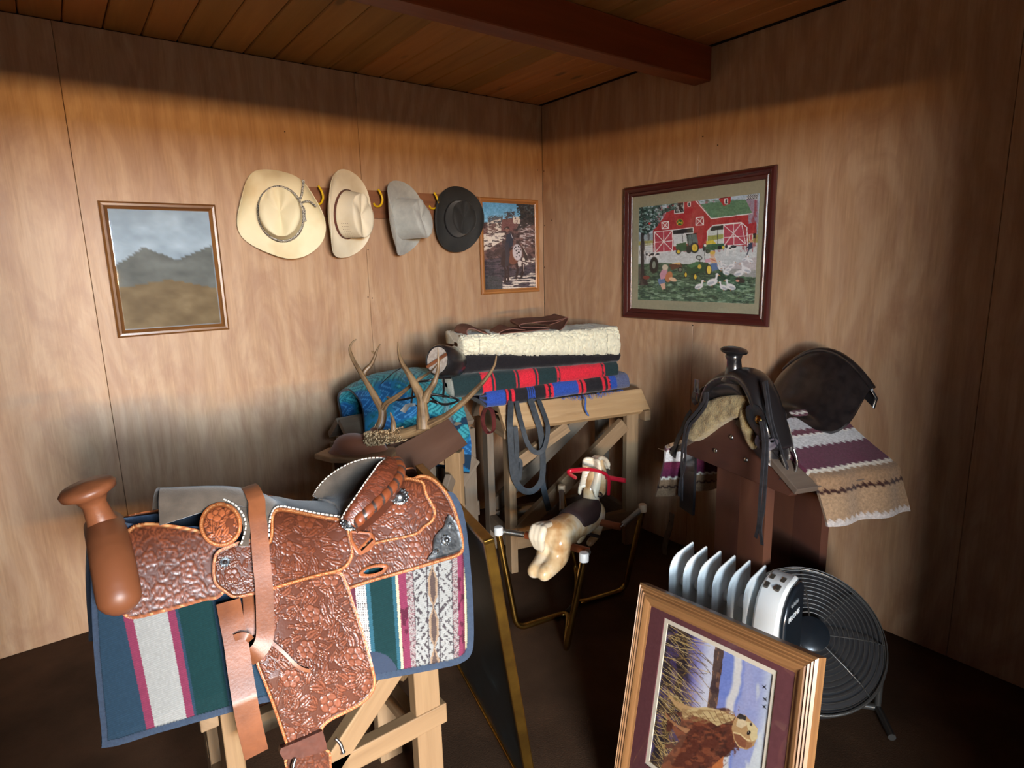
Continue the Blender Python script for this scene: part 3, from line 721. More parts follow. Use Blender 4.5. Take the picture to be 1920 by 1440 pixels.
# ================================================================== hats
def hat(name, label, ctr, axis, spin, felt, band=None, bw=.19, bl=.205, curl=.05, crown=(.078, .098, .118), dip=.02, cord=None, wav=0, curl_tilt=0, soft=0, vent=False, seed=1, group='hats hung along the wall'):
    """western hat: crown axis `axis`, front-to-back line turned by spin; felt: material"""
    z = unit(axis); g = np.array([0, 0, 1.0]); y0 = unit(g-z*(g @ z)); x0 = np.cross(y0, z)
    c, s = math.cos(spin), math.sin(spin)
    ly = y0*c+x0*s; lx = np.cross(ly, z)                      # ly = front of the hat
    ctr = np.asarray(ctr, float)
    W3 = lambda L: ctr+L[..., 0:1]*lx+L[..., 1:2]*ly+L[..., 2:3]*z
    na = 72
    a = np.linspace(0, 2*np.pi, na, endpoint=False)[:, None]
    ca, sa = np.cos(a), np.sin(a)
    cw, cl, ch = crown
    # brim
    t = np.linspace(0, 1, 12)[None, :]
    rx = cw*(1-t)+bw*t*(1+wav*np.sin(3*a+seed)*.06); ry = cl*(1-t)+bl*t*(1+wav*np.sin(2*a+seed)*.05)
    X, Y = rx*ca, ry*sa
    side = np.abs(ca)**1.6*np.ones_like(t)
    Z = curl*side*t**2.2*(1+curl_tilt*np.sign(ca)) - .02*(1-side)*t**2+wav*.012*np.sin(3*a+seed*2)*t**2
    X = X*(1-.16*side*t**3*(curl/.06))
    root = thing(name, ctr, label, 'hat', group)
    link('brim', MB().shell_closed(W3(np.stack([X, Y, Z], -1)), .004), felt, root, smooth=50)
    # crown: side wall and creased top
    tt = np.linspace(0, 1, 15)[None, :]
    prof = np.where(tt < .66, 1-.10*tt/.66, .90*np.sqrt(np.clip(1-((tt-.66)/.34)**2.6, 0, 1)))
    X, Y = cw*prof*ca, cl*prof*sa
    hh = np.where(tt < .66, tt/.66*.86, .86+.14*np.sin((tt-.66)/.34*np.pi/2))*ch*np.ones_like(ca)
    hh = hh*(1-.10*sa*prof)
    inner = np.exp(-(X/(cw*.26))**2)*smooth(.66, .9, tt)*np.ones_like(ca)
    hh = hh-dip*inner*(1-.55*(Y/cl)**2)
    dents = np.exp(-((np.abs(X)-cw*.62)/(cw*.24))**2)*np.exp(-((Y-cl*.55)/(cl*.33))**2)*smooth(.6, .8, tt)
    hh = hh-dip*.6*dents
    G = np.stack([X, Y, hh], -1)
    link('crown', MB().grid(W3(G), closeu=True), felt, root, smooth=60)
    return root, W3, a, cw, cl, ch
def shell_closed(s, G, th):
    """like shell, for a surface closed around its first index"""
    G2 = np.concatenate([G, G[:1]], 0)
    return s.shell(G2, th)
MB.shell_closed = shell_closed

def straw(name, c, c2, stain):
    m, nt, p = nodes(name)
    a = noise_n(nt, coords(nt), 9, 4)
    st = noise_n(nt, coords(nt), 5, 3)
    col = mix(nt, a, c, c2); col = mix(nt, ramp(nt, st, [(.5, (0, 0, 0)), (.72, (.7, .7, .7))]), col, stain)
    setin(nt, p.inputs['Base Color'], col); p.inputs['Roughness'].default_value = .6
    bump(nt, p, noise_n(nt, coords(nt), 420, 2), .12, .002)
    return m
MAT['straw'] = straw('cream_straw', rgb(240, 230, 196), rgb(224, 210, 168), rgb(206, 178, 122))
MAT['canvas'] = straw('worn_cream_canvas', rgb(240, 230, 206), rgb(224, 212, 184), rgb(200, 178, 138))
MAT['grey_felt'] = plain('grey_felt', rgb(180, 182, 176), .8, 0, rgb(166, 168, 164), 30, bmp=.08, bscale=400, sheen=.3)
MAT['black_felt'] = plain('black_felt', rgb(24, 24, 23), .75, 0, rgb(34, 33, 31), 24, bmp=.08, bscale=400, sheen=.2)
MAT['cord'] = plain('black_and_white_cord', rgb(60, 56, 54), .7, 0, rgb(206, 202, 192), 260, lo=.46, hi=.54)
MAT['hatband'] = plain('striped_hatband', rgb(104, 50, 38), .5, 0, rgb(60, 40, 34), 120)
h1c = ony(527, 402, -.075)
r1, W3, a, cw, cl, ch = hat('cowboy_hat', 'cream straw cowboy hat with a black and white braided cord', h1c, (-.36, -1, .04), R(0), MAT['straw'], bw=.205, bl=.205, curl=.035, crown=(.098, .122, .115), dip=.034, wav=2.0, seed=3)
aa = np.linspace(0, 2*np.pi, 60, endpoint=False)
for k in range(3):
    L = np.stack([(cw+.004)*np.cos(aa)*(1-.012*k), (cl+.004)*np.sin(aa)*(1-.012*k), np.full_like(aa, .006+.0075*k)], -1)
    P3 = W3(L)
    link('cord', MB().tube(P3, .0042, 6, True), MAT['cord'], r1, smooth=60)
tas = MB()
for q_ in ([(.086, .06, .012), (.1, .085, .02), (.108, .12, .03), (.112, .14, .032)], [(.088, .05, .012), (.13, .055, .03), (.16, .03, .04)], [(.086, .03, .014), (.1, .0, .02), (.108, -.035, .02)], [(.09, .045, .016), (.105, .02, .024), (.1, -.03, .02)]):
    tas.tube(W3(catmull(np.array(q_), 5)), .005, 6)
tas.ball(W3(np.array([[.112, .146, .032]]))[0], .008, 8, 6)
link('tassel', tas, MAT['cord'], r1, smooth=60)
h2c = ony(648, 402, -.115)
r2, W3, a, cw, cl, ch = hat('cowboy_hat', 'worn cream canvas hat with rows of vent holes, second from left', h2c, (.50, -1, -.12), R(2), MAT['canvas'], bw=.18, bl=.205, curl=.045, crown=(.085, .115, .125), dip=.03, wav=.6, seed=5)
L = np.stack([(cw+.002)*np.cos(aa), (cl+.002)*np.sin(aa), np.full_like(aa, .010)], -1)
link('hat_band', MB().sweep(W3(L), [(-.006, -.001), (.006, -.001), (.006, .0015), (-.006, .0015)], W3(L)-W3(L*0), True), MAT['hatband'], r2, smooth=60)
ve = MB()
for k in range(4):
    for b in np.linspace(-2.7, -.2, 18):
        zz = .042+k*.011
        f = 1-.10*zz/(ch*.86)
        q_ = W3(np.array([[cw*f*math.cos(b), cl*f*math.sin(b), zz]]))[0]; q2 = W3(np.array([[(cw*f+.001)*math.cos(b), (cl*f+.001)*math.sin(b), zz]]))[0]
        ve.lathe([(.0022, 0), (.0018, .0006)], q_, q2-q_, 5)
link('vent_eyelets', ve, MAT['hatband'], r2, kind='stuff')
h3c = ony(752, 410, -.115)
r3, W3, a, cw, cl, ch = hat('cowboy_hat', 'plain light grey felt cowboy hat hung sideways', h3c, (.62, -1, -.05), R(-14), MAT['grey_felt'], bw=.19, bl=.19, curl=.055, crown=(.084, .108, .15), dip=.03, wav=.2, seed=2)
h4c = ony(858, 411, -.085)
r4, W3, a, cw, cl, ch = hat('cowboy_hat', 'black felt cowboy hat overlapping the small framed photograph', h4c, (-.16, -1, .02), R(8), MAT['black_felt'], bw=.16, bl=.182, curl=.03, crown=(.08, .1, .11), dip=.028, wav=.3, seed=7)
L = np.stack([(cw+.002)*np.cos(aa), (cl+.002)*np.sin(aa), np.full_like(aa, .010)], -1)
link('hat_band', MB().sweep(W3(L), [(-.008, -.001), (.008, -.001), (.008, .0015), (-.008, .0015)], W3(L)-W3(L*0), True), MAT['black_leather'], r4, smooth=60)
bk = W3(np.array([[cw+.006, -.02, .012]]))[0]
link('band_buckle', MB().box(bk, (.006, .006, .026)), MAT['steel'], r4)
# ================================================================== sheets cut to an outline and laid on any surface
def cdt_sheet(outline, step, fmap, th=.003, height=None, color=None, edge_c=None, bstep=None, holes=()):
    """outline (2D) filled with points every `step`, mapped into space by fmap(x, y) -> points, given relief `height`
    (metres along the normal) and thickness th; returns MB"""
    def res(poly, st):
        out = []
        n = len(poly)
        for i in range(n):
            a = np.array(poly[i], float); b = np.array(poly[(i+1) % n], float)
            k = max(1, int(round(np.linalg.norm(b-a)/st)))
            out += [a+(b-a)*j/k for j in range(k)]
        return np.array(out)
    B = res(outline, bstep or step)
    Hs = [res(h, bstep or step) for h in holes]
    lo, hi = B.min(0), B.max(0)
    gx, gy = np.meshgrid(np.arange(lo[0], hi[0], step), np.arange(lo[1], hi[1], step))
    gx = gx+((np.arange(gx.shape[0]) % 2)*step*.5)[:, None]
    gx, gy = gx.ravel(), gy.ravel()
    k = inpoly(gx, gy, B) & (segdist(gx, gy, outline, True) > step*.6)
    for h in holes: k &= ~inpoly(gx, gy, h) & (segdist(gx, gy, h, True) > step*.6)
    I = np.c_[gx[k], gy[k]]
    allb = [B]+Hs
    nb = [len(a) for a in allb]
    pts = np.vstack(allb+[I])
    cons = []; s0 = 0
    for a in allb:
        cons.append(list(range(s0, s0+len(a)))); s0 += len(a)
    edges = []
    for c in cons: edges += [(c[i], c[(i+1) % len(c)]) for i in range(len(c))]
    r = delaunay_2d_cdt([Vector(p) for p in pts], edges, [], 0, 1e-7)
    V2 = np.array([tuple(v) for v in r[0]]); T = np.array([tuple(f) for f in r[2]])
    cen = V2[T].mean(1)
    kk = inpoly(cen[:, 0], cen[:, 1], B)
    for h in Hs: kk &= ~inpoly(cen[:, 0], cen[:, 1], h)
    T = T[kk]
    X, Y = V2[:, 0], V2[:, 1]
    P0 = fmap(X, Y)
    e = step*.5
    N = np.cross(fmap(X+e, Y)-fmap(X-e, Y), fmap(X, Y+e)-fmap(X, Y-e))
    N /= np.linalg.norm(N, axis=1, keepdims=True)+1e-12
    s_ = np.sign(np.sum(N*(CAM-P0), 1)); s_ = 1 if s_.sum() > 0 else -1
    N *= s_
    h = np.zeros(len(X)) if height is None else height(X, Y)
    Pf = P0+N*h[:, None]; Pb = P0-N*th
    a, b, c = P0[T[:, 0]], P0[T[:, 1]], P0[T[:, 2]]
    if len(T) and np.sum(np.cross(b-a, c-a)*N[T[:, 0]]) < 0: T = T[:, ::-1]
    n = len(X)
    # rim: boundary edges of T
    cnt = {}
    for t in T.tolist():
        for i in range(3):
            u, v = t[i], t[(i+1) % 3]
            cnt[(u, v)] = cnt.get((u, v), 0)+1
    rim = [(u, v) for (u, v) in cnt if (v, u) not in cnt]
    f = T.tolist()+(T[:, ::-1]+n).tolist()+[(v, u, u+n, v+n) for u, v in rim]
    col = None
    if color is not None:
        cf = color(X, Y)
        col = np.vstack([cf, cf*.6 if edge_c is None else np.broadcast_to(edge_c, cf.shape)])
    tc = np.c_[X, Y, np.zeros(n)]
    return MB().add(np.vstack([Pf, Pb]), f, np.vstack([Pf, Pb]), col)

# ================================================================== main saddle rack with the folded pads
PA, PB = np.array([-.919, -.784, .760]), np.array([-.106, -.991, .760])
D1 = unit(PB-PA); D1[2] = 0; D1 = unit(D1)
N1 = np.array([-D1[1], D1[0], 0])                   # points to the back
Zv = np.array([0, 0, 1.0])
rk = thing('saddle_rack', (-.49, -.78, 0), 'pale timber saddle rack in the corner carrying the stack of folded pads', 'saddle rack')
def frame_pt(x, y, z, o=None): return (PA if o is None else o)*np.array([1, 1, 0])+D1*x+N1*y+Zv*z
LR = np.linalg.norm(PB-PA)
W = frame_pt
th = .036
sl = unit(np.array([.085*N1[0], .085*N1[1], .100]))
nsl = unit(np.cross(D1, sl)); nsl = nsl if nsl[2] > 0 else -nsl
def add_bar(root, name, a, b, w, h, mat, up=(0, 0, 1), bev=.003, label=None):
    mb = MB(); mb.bar(a, b, w, h, up)
    return link(name, mb, MAT[mat], root, bevel=bev, label=label)
c0 = W(0, .0425, .81)-nsl*th/2; c1 = W(LR, .0425, .81)-nsl*th/2
mb = MB(); mb.box((c0+c1)/2, (LR, .135, th), [D1, sl, nsl]); MAT['pine_knotty'] = wood('knotty_pine_plank', rgb(200, 168, 126), rgb(160, 126, 88), rgb(182, 148, 106), rough=.6, rings=2.6, knots=True)
link('sloped_plank', mb, MAT['pine_knotty'], rk, bevel=.003)
mb = MB(); mb.box(W(LR/2, .205, .842), (LR, .235, th), [D1, N1, Zv]); link('top_plank', mb, MAT['pine'], rk, bevel=.003)
mb = MB(); mb.box(W(LR/2-.03, .37, .80)-nsl*0, (LR, .12, th), [D1, unit(N1*.6-Zv*.8), unit(N1*.8+Zv*.6)]); link('back_plank', mb, MAT['pine_grey'], rk, bevel=.003)
# end bearers under the planks, legs, braces, stretchers
add_bar(rk, 'bearer', W(.02, .02, .745), W(.02, .36, .745), .038, .08, 'pine')
add_bar(rk, 'bearer', W(LR-.03, -.02, .735), W(LR-.03, .36, .735), .038, .055, 'pine')
for x in (.03, LR-.10):
    for y in (.035, .33):
        add_bar(rk, 'leg', W(x, y, 0), W(x, y, .742 if y < .1 else .74), .075 if x > .1 else .038, .038 if x > .1 else .075, 'pine' if y < .1 else 'pine_grey', N1)
for y, m in ((.03, 'pine'), (.345, 'pine_grey')):
    add_bar(rk, 'brace', W(.06, y-.02 if y < .1 else y+.02, .22), W(LR-.16, y-.02 if y < .1 else y+.02, .70), .036, .075, m, Zv)
    add_bar(rk, 'stretcher', W(.05, y, .16), W(LR-.1, y, .16), .036, .085, m)
add_bar(rk, 'short_brace', W(.07, .05, .56), W(.36, .05, .72), .036, .06, 'pine', Zv)
add_bar(rk, 'stretcher', W(.03, .05, .16), W(.03, .32, .16), .036, .085, 'pine_grey')
add_bar(rk, 'stretcher', W(LR-.1, .05, .16), W(LR-.1, .32, .16), .036, .085, 'pine_grey')

def slab(name, label, quad, off, depth, colf, mat, bulge=.5, wob=.004, nu=150, nv=26, seed=1, fluff=0, droop=.0, cat='saddle pad', ends=None, fold=2):
    """folded pad: quad = pixels (left top, right top, left bottom, right bottom) of its front on the upright plane
    N1.(P-PA)=off; rounded fold in front; depth towards the wall"""
    p0 = PA+N1*off
    tl, tr, bl, br = [on(x, y, p0, N1) for x, y in quad]
    root = thing(name, ((tl+br)/2+N1*depth/2), label, cat, 'folded pads on the saddle rack')
    u = np.linspace(0, 1, nu)
    # section: top back -> top front -> round fold -> bottom front -> bottom back
    sec = []
    h = np.linalg.norm(tl-bl)
    fr = .42*h/depth
    for s in np.linspace(0, 1, 4)[1:]: sec.append((1.0, s))
    for s in np.linspace(1, fr, 9)[1:]: sec.append((s, 1.0))
    for a in np.linspace(90, -90, nv)[1:]: sec.append((fr-fr*math.cos(R(a)), .5+.5*np.sign(math.sin(R(a)))*abs(math.sin(R(a)))**(.8 if not fluff else 1.0)))
    for s in np.linspace(fr, 1, 9)[1:]: sec.append((s, 0.0))
    sec = np.array(sec)
    T = tl+(tr-tl)*u[:, None]; B = bl+(br-bl)*u[:, None]
    wv = (fbm(u*6, u*0+3.1, seed)-.47)*wob*2; wv2 = (fbm(u*5, u*0+9.2, seed+3)-.47)*wob*2
    T = T+Zv*wv[:, None]; B = B+Zv*wv2[:, None]
    S = sec[None, :, :]
    G = B[:, None, :]+(T-B)[:, None, :]*S[:, :, 1:2]+N1*(S[:, :, 0:1]*depth)
    # a waist line between the folded halves
    wz = np.exp(-((S[..., 1]-.5)/.05)**2)*(S[..., 0] < .07)
    G = G+N1*(wz*.006*(1 if fold > 1 else 0))[..., None]
    G = G-Zv*(droop*S[..., 0]**2)[..., None]
    hh = np.stack(np.broadcast_arrays(u[:, None]*np.linalg.norm(tr-tl)*1.0, S[..., 1]*h+S[..., 0]*depth), -1)
    ripple = (fbm(hh[..., 0]*22, hh[..., 1]*22, seed+5)-.47)*wob
    du = np.gradient(G, axis=0); dv = np.gradient(G, axis=1); Nn = np.cross(du, dv); Nn /= np.linalg.norm(Nn, axis=2, keepdims=True)+1e-9
    if np.sum(Nn[:, 22] @ N1) > 0: Nn = -Nn
    if fluff:
        cr = np.abs(fbm(hh[..., 0]*26, hh[..., 1]*44+fbm(hh[..., 0]*20, hh[..., 1]*8, 4)*2, seed+8)-.47)
        ripple = ripple+fluff*(smooth(0, .10, cr)-.6)+fluff*.5*(fbm(hh[..., 0]*120, hh[..., 1]*120, 3)-.47)
    G = G+Nn*ripple[..., None]
    col = colf(u[:, None]+0*S[..., 1], S[..., 1]+0*u[:, None], S[..., 0]+0*u[:, None])
    # rounded ends
    def cap(i, sgn):
        c = G[i].mean(0); pts = [G[i]]
        for k in (.8, .5, .2): pts.append(c+(G[i]-c)*k+D1*sgn*.012*(1-k*k))
        return np.array(pts)
    full = np.concatenate([cap(0, -1)[::-1], G[1:-1], cap(-1, 1)], 0)
    fc = np.concatenate([np.repeat(col[:1]*.9, 4, 0), col[1:-1], np.repeat(col[-1:]*.9, 4, 0)], 0)
    if ends is not None: fc[:3] = ends; fc[-3:] = ends
    o = link('folded_pad', MB().grid(full, fc, flip=True), mat, root, smooth=80)
    return root, G, h
MAT['wool'] = painted('woven_wool', .95, spec=.15, bmp=.5, bscale=420, sheen=.2, mul=(160, .72, 1.18))
MAT['fleece'] = painted('synthetic_fleece', .95, spec=.1, bmp=.6, bscale=260, sheen=.3, mul=(90, .86, 1.06))
def stripes(spec, base):
    """spec: (x0, x1, colour) along the pad in drawing pixels given as fractions"""
    def f(u, v, d):
        c = np.ones(u.shape+(3,))*lin(np.array(base)/255)
        w = (fbm(u*60, v*40, 5)-.47)*.004
        for a, b, q in spec: c = np.where(((u+w > a) & (u+w < b))[..., None], lin(np.array(q)/255), c)
        return c
    return f
RED, BLU, GRN, BLK = (204, 40, 56), (44, 74, 156), (32, 50, 52), (34, 32, 36)
def sp(x0, x1, L): return [((a-x0)/(x1-x0), (b-x0)/(x1-x0), c) for a, b, c in L]
bl_spec = sp(440, 1745, [(440, 605, BLU), (610, 630, RED), (655, 680, RED), (955, 975, RED), (1000, 1022, RED), (1025, 1250, BLU), (1253, 1275, RED), (1295, 1320, RED), (1480, 1505, RED), (1528, 1552, RED), (1556, 1615, BLU), (1615, 1760, (86, 92, 122)),
     (785, 788, BLU), (797, 806, BLU), (815, 824, BLU), (833, 842, BLU), (850, 853, BLU)])
rd_spec = sp(118, 1630, [(360, 440, RED), (457, 470, RED), (650, 662, RED), (680, 826, RED), (842, 856, RED), (1028, 1042, RED), (1060, 1462, RED), (1477, 1496, RED)])
slab('folded_blanket', 'folded blue, black and red striped blanket, lowest of the stack', ((912, 735), (1178, 700), (913, 767), (1183, 728)), .045, .30, stripes(bl_spec, BLK), MAT['wool'], seed=2, wob=.006)
slab('folded_blanket', 'folded dark green blanket with bright red blocks, second from the bottom', ((848, 705), (1160, 677), (855, 749), (1160, 709)), .055, .29, stripes(rd_spec, GRN), MAT['wool'], seed=4, wob=.005, ends=lin(np.array([206, 208, 196])/255))
slab('folded_pad', 'folded black felt pad under the white fleece', ((868, 664), (1166, 662), (872, 704), (1160, 680)), .060, .28, stripes([], (30, 27, 30)), MAT['wool'], seed=6, wob=.007)
def flc(u, v, d):
    c = np.ones(u.shape+(3,))*lin(np.array([226, 220, 194])/255)
    c = c*(.86+.28*fbm(u*40, v*8, 3))[..., None]
    for x in (.09, .905): c = np.where((np.abs(u-x-.006*v) < .0022)[..., None], c*.45, c)
    return c
fr_, GF, hF = slab('fleece_pad', 'rolled cream fleece pad on top of the stack', ((868, 632), (1163, 615), (870, 668), (1164, 668)), .050, .28, flc, MAT['fleece'], seed=8, wob=.006, fluff=.009, nu=260, nv=44, fold=1)
# frayed blue fringe and its hanging strand on the lowest blanket
fg = MB(); rs = random.Random(5)
for k in range(70):
    u = rs.uniform(.52, .93); a = on(912+271*u, 766-38*u, PA+N1*.05, N1)
    b = a-Zv*rs.uniform(.012, .03)*math.sin((u-.5)/.45*math.pi)+D1*rs.uniform(-.012, .012)-N1*rs.uniform(0, .02)
    fg.tube([a, (a+b)/2-N1*.006, b], .0012, 4)
LBL = [o for o in bpy.data.objects if o.name == 'folded_blanket'][0]
MAT['blue_wool'] = plain('blue_wool', rgb(52, 84, 160), .95, 0, rgb(80, 110, 170), 60)
link('fringe', fg, MAT['blue_wool'], LBL, kind='stuff')
q_ = [on(x, y, PA-N1*.012, N1) for x, y in ((1096, 744), (1098, 752), (1097, 762), (1099, 772), (1104, 780))]
link('loose_strand', MB().tube(catmull(np.array(q_), 5), [.005]*20+[.002], 6), MAT['blue_wool'], LBL, smooth=60)
# folded leather chaps
ch = thing('leather_chaps', on(970, 620, PA+N1*.12, N1), 'folded brown leather chaps lying on the cream fleece', 'chaps')
for path, off, dp in (([(1024, 630), (985, 631), (942, 632), (937, 629), (944, 625), (985, 621), (1012, 618), (1030, 617)], .075, .16), ([(1000, 630), (935, 630), (908, 625), (890, 618), (880, 617), (876, 622), (880, 629), (905, 630)], .085, .15),
                     ([(1030, 614), (985, 615), (974, 612), (979, 607), (1010, 603), (1045, 600), (1062, 595)], .10, .16), ([(1000, 618), (1032, 622), (1052, 617), (1062, 604), (1064, 596), (1050, 603), (1030, 610)], .11, .14), ([(930, 628), (942, 620), (960, 616), (985, 618)], .10, .14)):
    p = catmull(np.array([on(x, y, PA+N1*off, N1) for x, y in path]), 6)
    s = np.linspace(0, 1, 8)[None, :, None]
    G = p[:, None, :]+N1*s*dp+Zv*(.02*s*np.sin(np.linspace(0, 3, len(p)))[:, None, None])*.5+D1*.02*s*np.sin(np.linspace(0, 5, len(p)))[:, None, None]
    link('leather_fold', MB().shell(G, .0035), MAT['old_leather'], ch, smooth=70)
# black straps hanging over the sloped plank
MAT['webbing'] = plain('black_webbing', rgb(40, 46, 52), .55, 0, rgb(54, 60, 66), 60, bmp=.2, bscale=600)
st = thing('black_strap', on(985, 800, PA-N1*.03, N1), 'black webbing straps looped over the front of the rack', 'strap')
def px_path(L): return np.array([on(x, y, PA-N1*(.012+o_), N1) for x, y, o_ in L])
for L, w in (([(958, 752, -.055), (957, 775, -.02), (956, 800, .012), (958, 835, .02), (960, 870, .02), (963, 892, .022), (972, 911, .024), (985, 921, .026), (999, 920, .028), (1010, 910, .03), (1016, 897, .03), (1018, 870, .026), (1016, 835, .022), (1013, 808, .014), (1005, 782, -.01), (994, 748, -.055)], .031),
             ([(968, 752, -.06), (974, 780, -.02), (981, 806, .016), (987, 826, .03), (996, 842, .036), (1008, 849, .04), (1019, 842, .042), (1025, 824, .042), (1027, 802, .036), (1022, 782, .006), (1010, 750, -.05)], .024),
             ([(962, 880, .01), (966, 868, .012), (972, 862, .014), (977, 870, .016), (974, 900, .014)], .018), ([(1016, 893, .012), (1019, 915, .014), (1025, 940, .018), (1029, 957, .016)], .03), ([(966, 800, .014), (969, 840, .016), (968, 880, .014), (970, 905, .014)], .024)):
    p = catmull(px_path(L), 6)
    up = []
    tng = np.gradient(p, axis=0)
    link('webbing', MB().strap(p, [-N1*.8+np.cross(unit(t_), D1)*.0+Zv*.12 for t_ in tng], w, .0035), MAT['webbing'], st, smooth=50)
# dark red strap ring at the end of the rack
MAT['oxblood'] = plain('oxblood_leather', rgb(104, 48, 46), .4, 0, rgb(78, 34, 34), 30, bmp=.1, bscale=120)
e0 = W(-.03, .05, 0)
rg = [on(x, y, e0, unit(-D1-N1*.6)) for x, y in ((916, 764), (908, 772), (905, 788), (909, 804), (917, 812), (925, 806), (926, 788), (923, 772))]
hp = thing('halter_strap', rg[3], 'dark red leather strap ring hanging at the left end of the rack', 'strap')
link('strap_loop', MB().sweep(catmull(np.array(rg), 6, True), [(-.012, -.003), (.012, -.003), (.012, .003), (-.012, .003)], np.tile(unit(-D1-N1*.6)*0+D1*.0+Zv*.0+unit(D1+N1*.6), (48, 1)) if False else None, True), MAT['oxblood'], hp, smooth=50)
link('strap_end', MB().strap(catmull(np.array([on(x, y, e0, unit(-D1-N1*.6)) for x, y in ((912, 735), (907, 752), (902, 768), (903, 780))]), 5), unit(-D1-N1*.6), .02, .004), MAT['brown_leather'], hp)
# ================================================================== the tooled brown saddle in the foreground
YC = -1.60
def wz(z, x):
    """half width of the saddle's tent shape at height z, station x"""
    top = .955+.030*smooth(-2.02, -1.86, x)+.075*(1-smooth(-2.32, -2.10, x))
    q = np.clip(top-z, 0, None)
    return np.where(z < top, .52*np.minimum(q, .34)+.045*(1-np.exp(-q/.022))+.10*np.clip(q-.34, 0, None), -(z-top)*2)
def on_saddle(off):
    def f(px, py):
        d = ray(px, py)
        def g(t):
            z = CAM[2]+d[:, 2]*t; y = CAM[1]+d[:, 1]*t; x = CAM[0]+d[:, 0]*t
            return y-(YC-wz(z, x)-off)
        ts = np.linspace(.75, 1.9, 90)
        lo = np.full(len(px), .75); hi = np.full(len(px), np.nan); best = np.full(len(px), 1e9); bt = np.full(len(px), 1.5)
        for t in ts:
            v = g(np.full(len(px), t))
            new = np.isnan(hi) & (v >= 0); hi[new] = t
            lo = np.where(np.isnan(hi), t, lo)
            u = np.isnan(hi) & (-v < best) & (t < 1.75); best = np.where(u, -v, best); bt = np.where(u, t, bt)
        miss = np.isnan(hi); hi = np.where(miss, bt, hi); lo = np.where(miss, bt, lo)
        for _ in range(22):
            m = (lo+hi)/2; v = g(m) >= 0
            hi = np.where(v, m, hi); lo = np.where(v, lo, m)
        return CAM+d*((lo+hi)/2)[:, None]
    return f

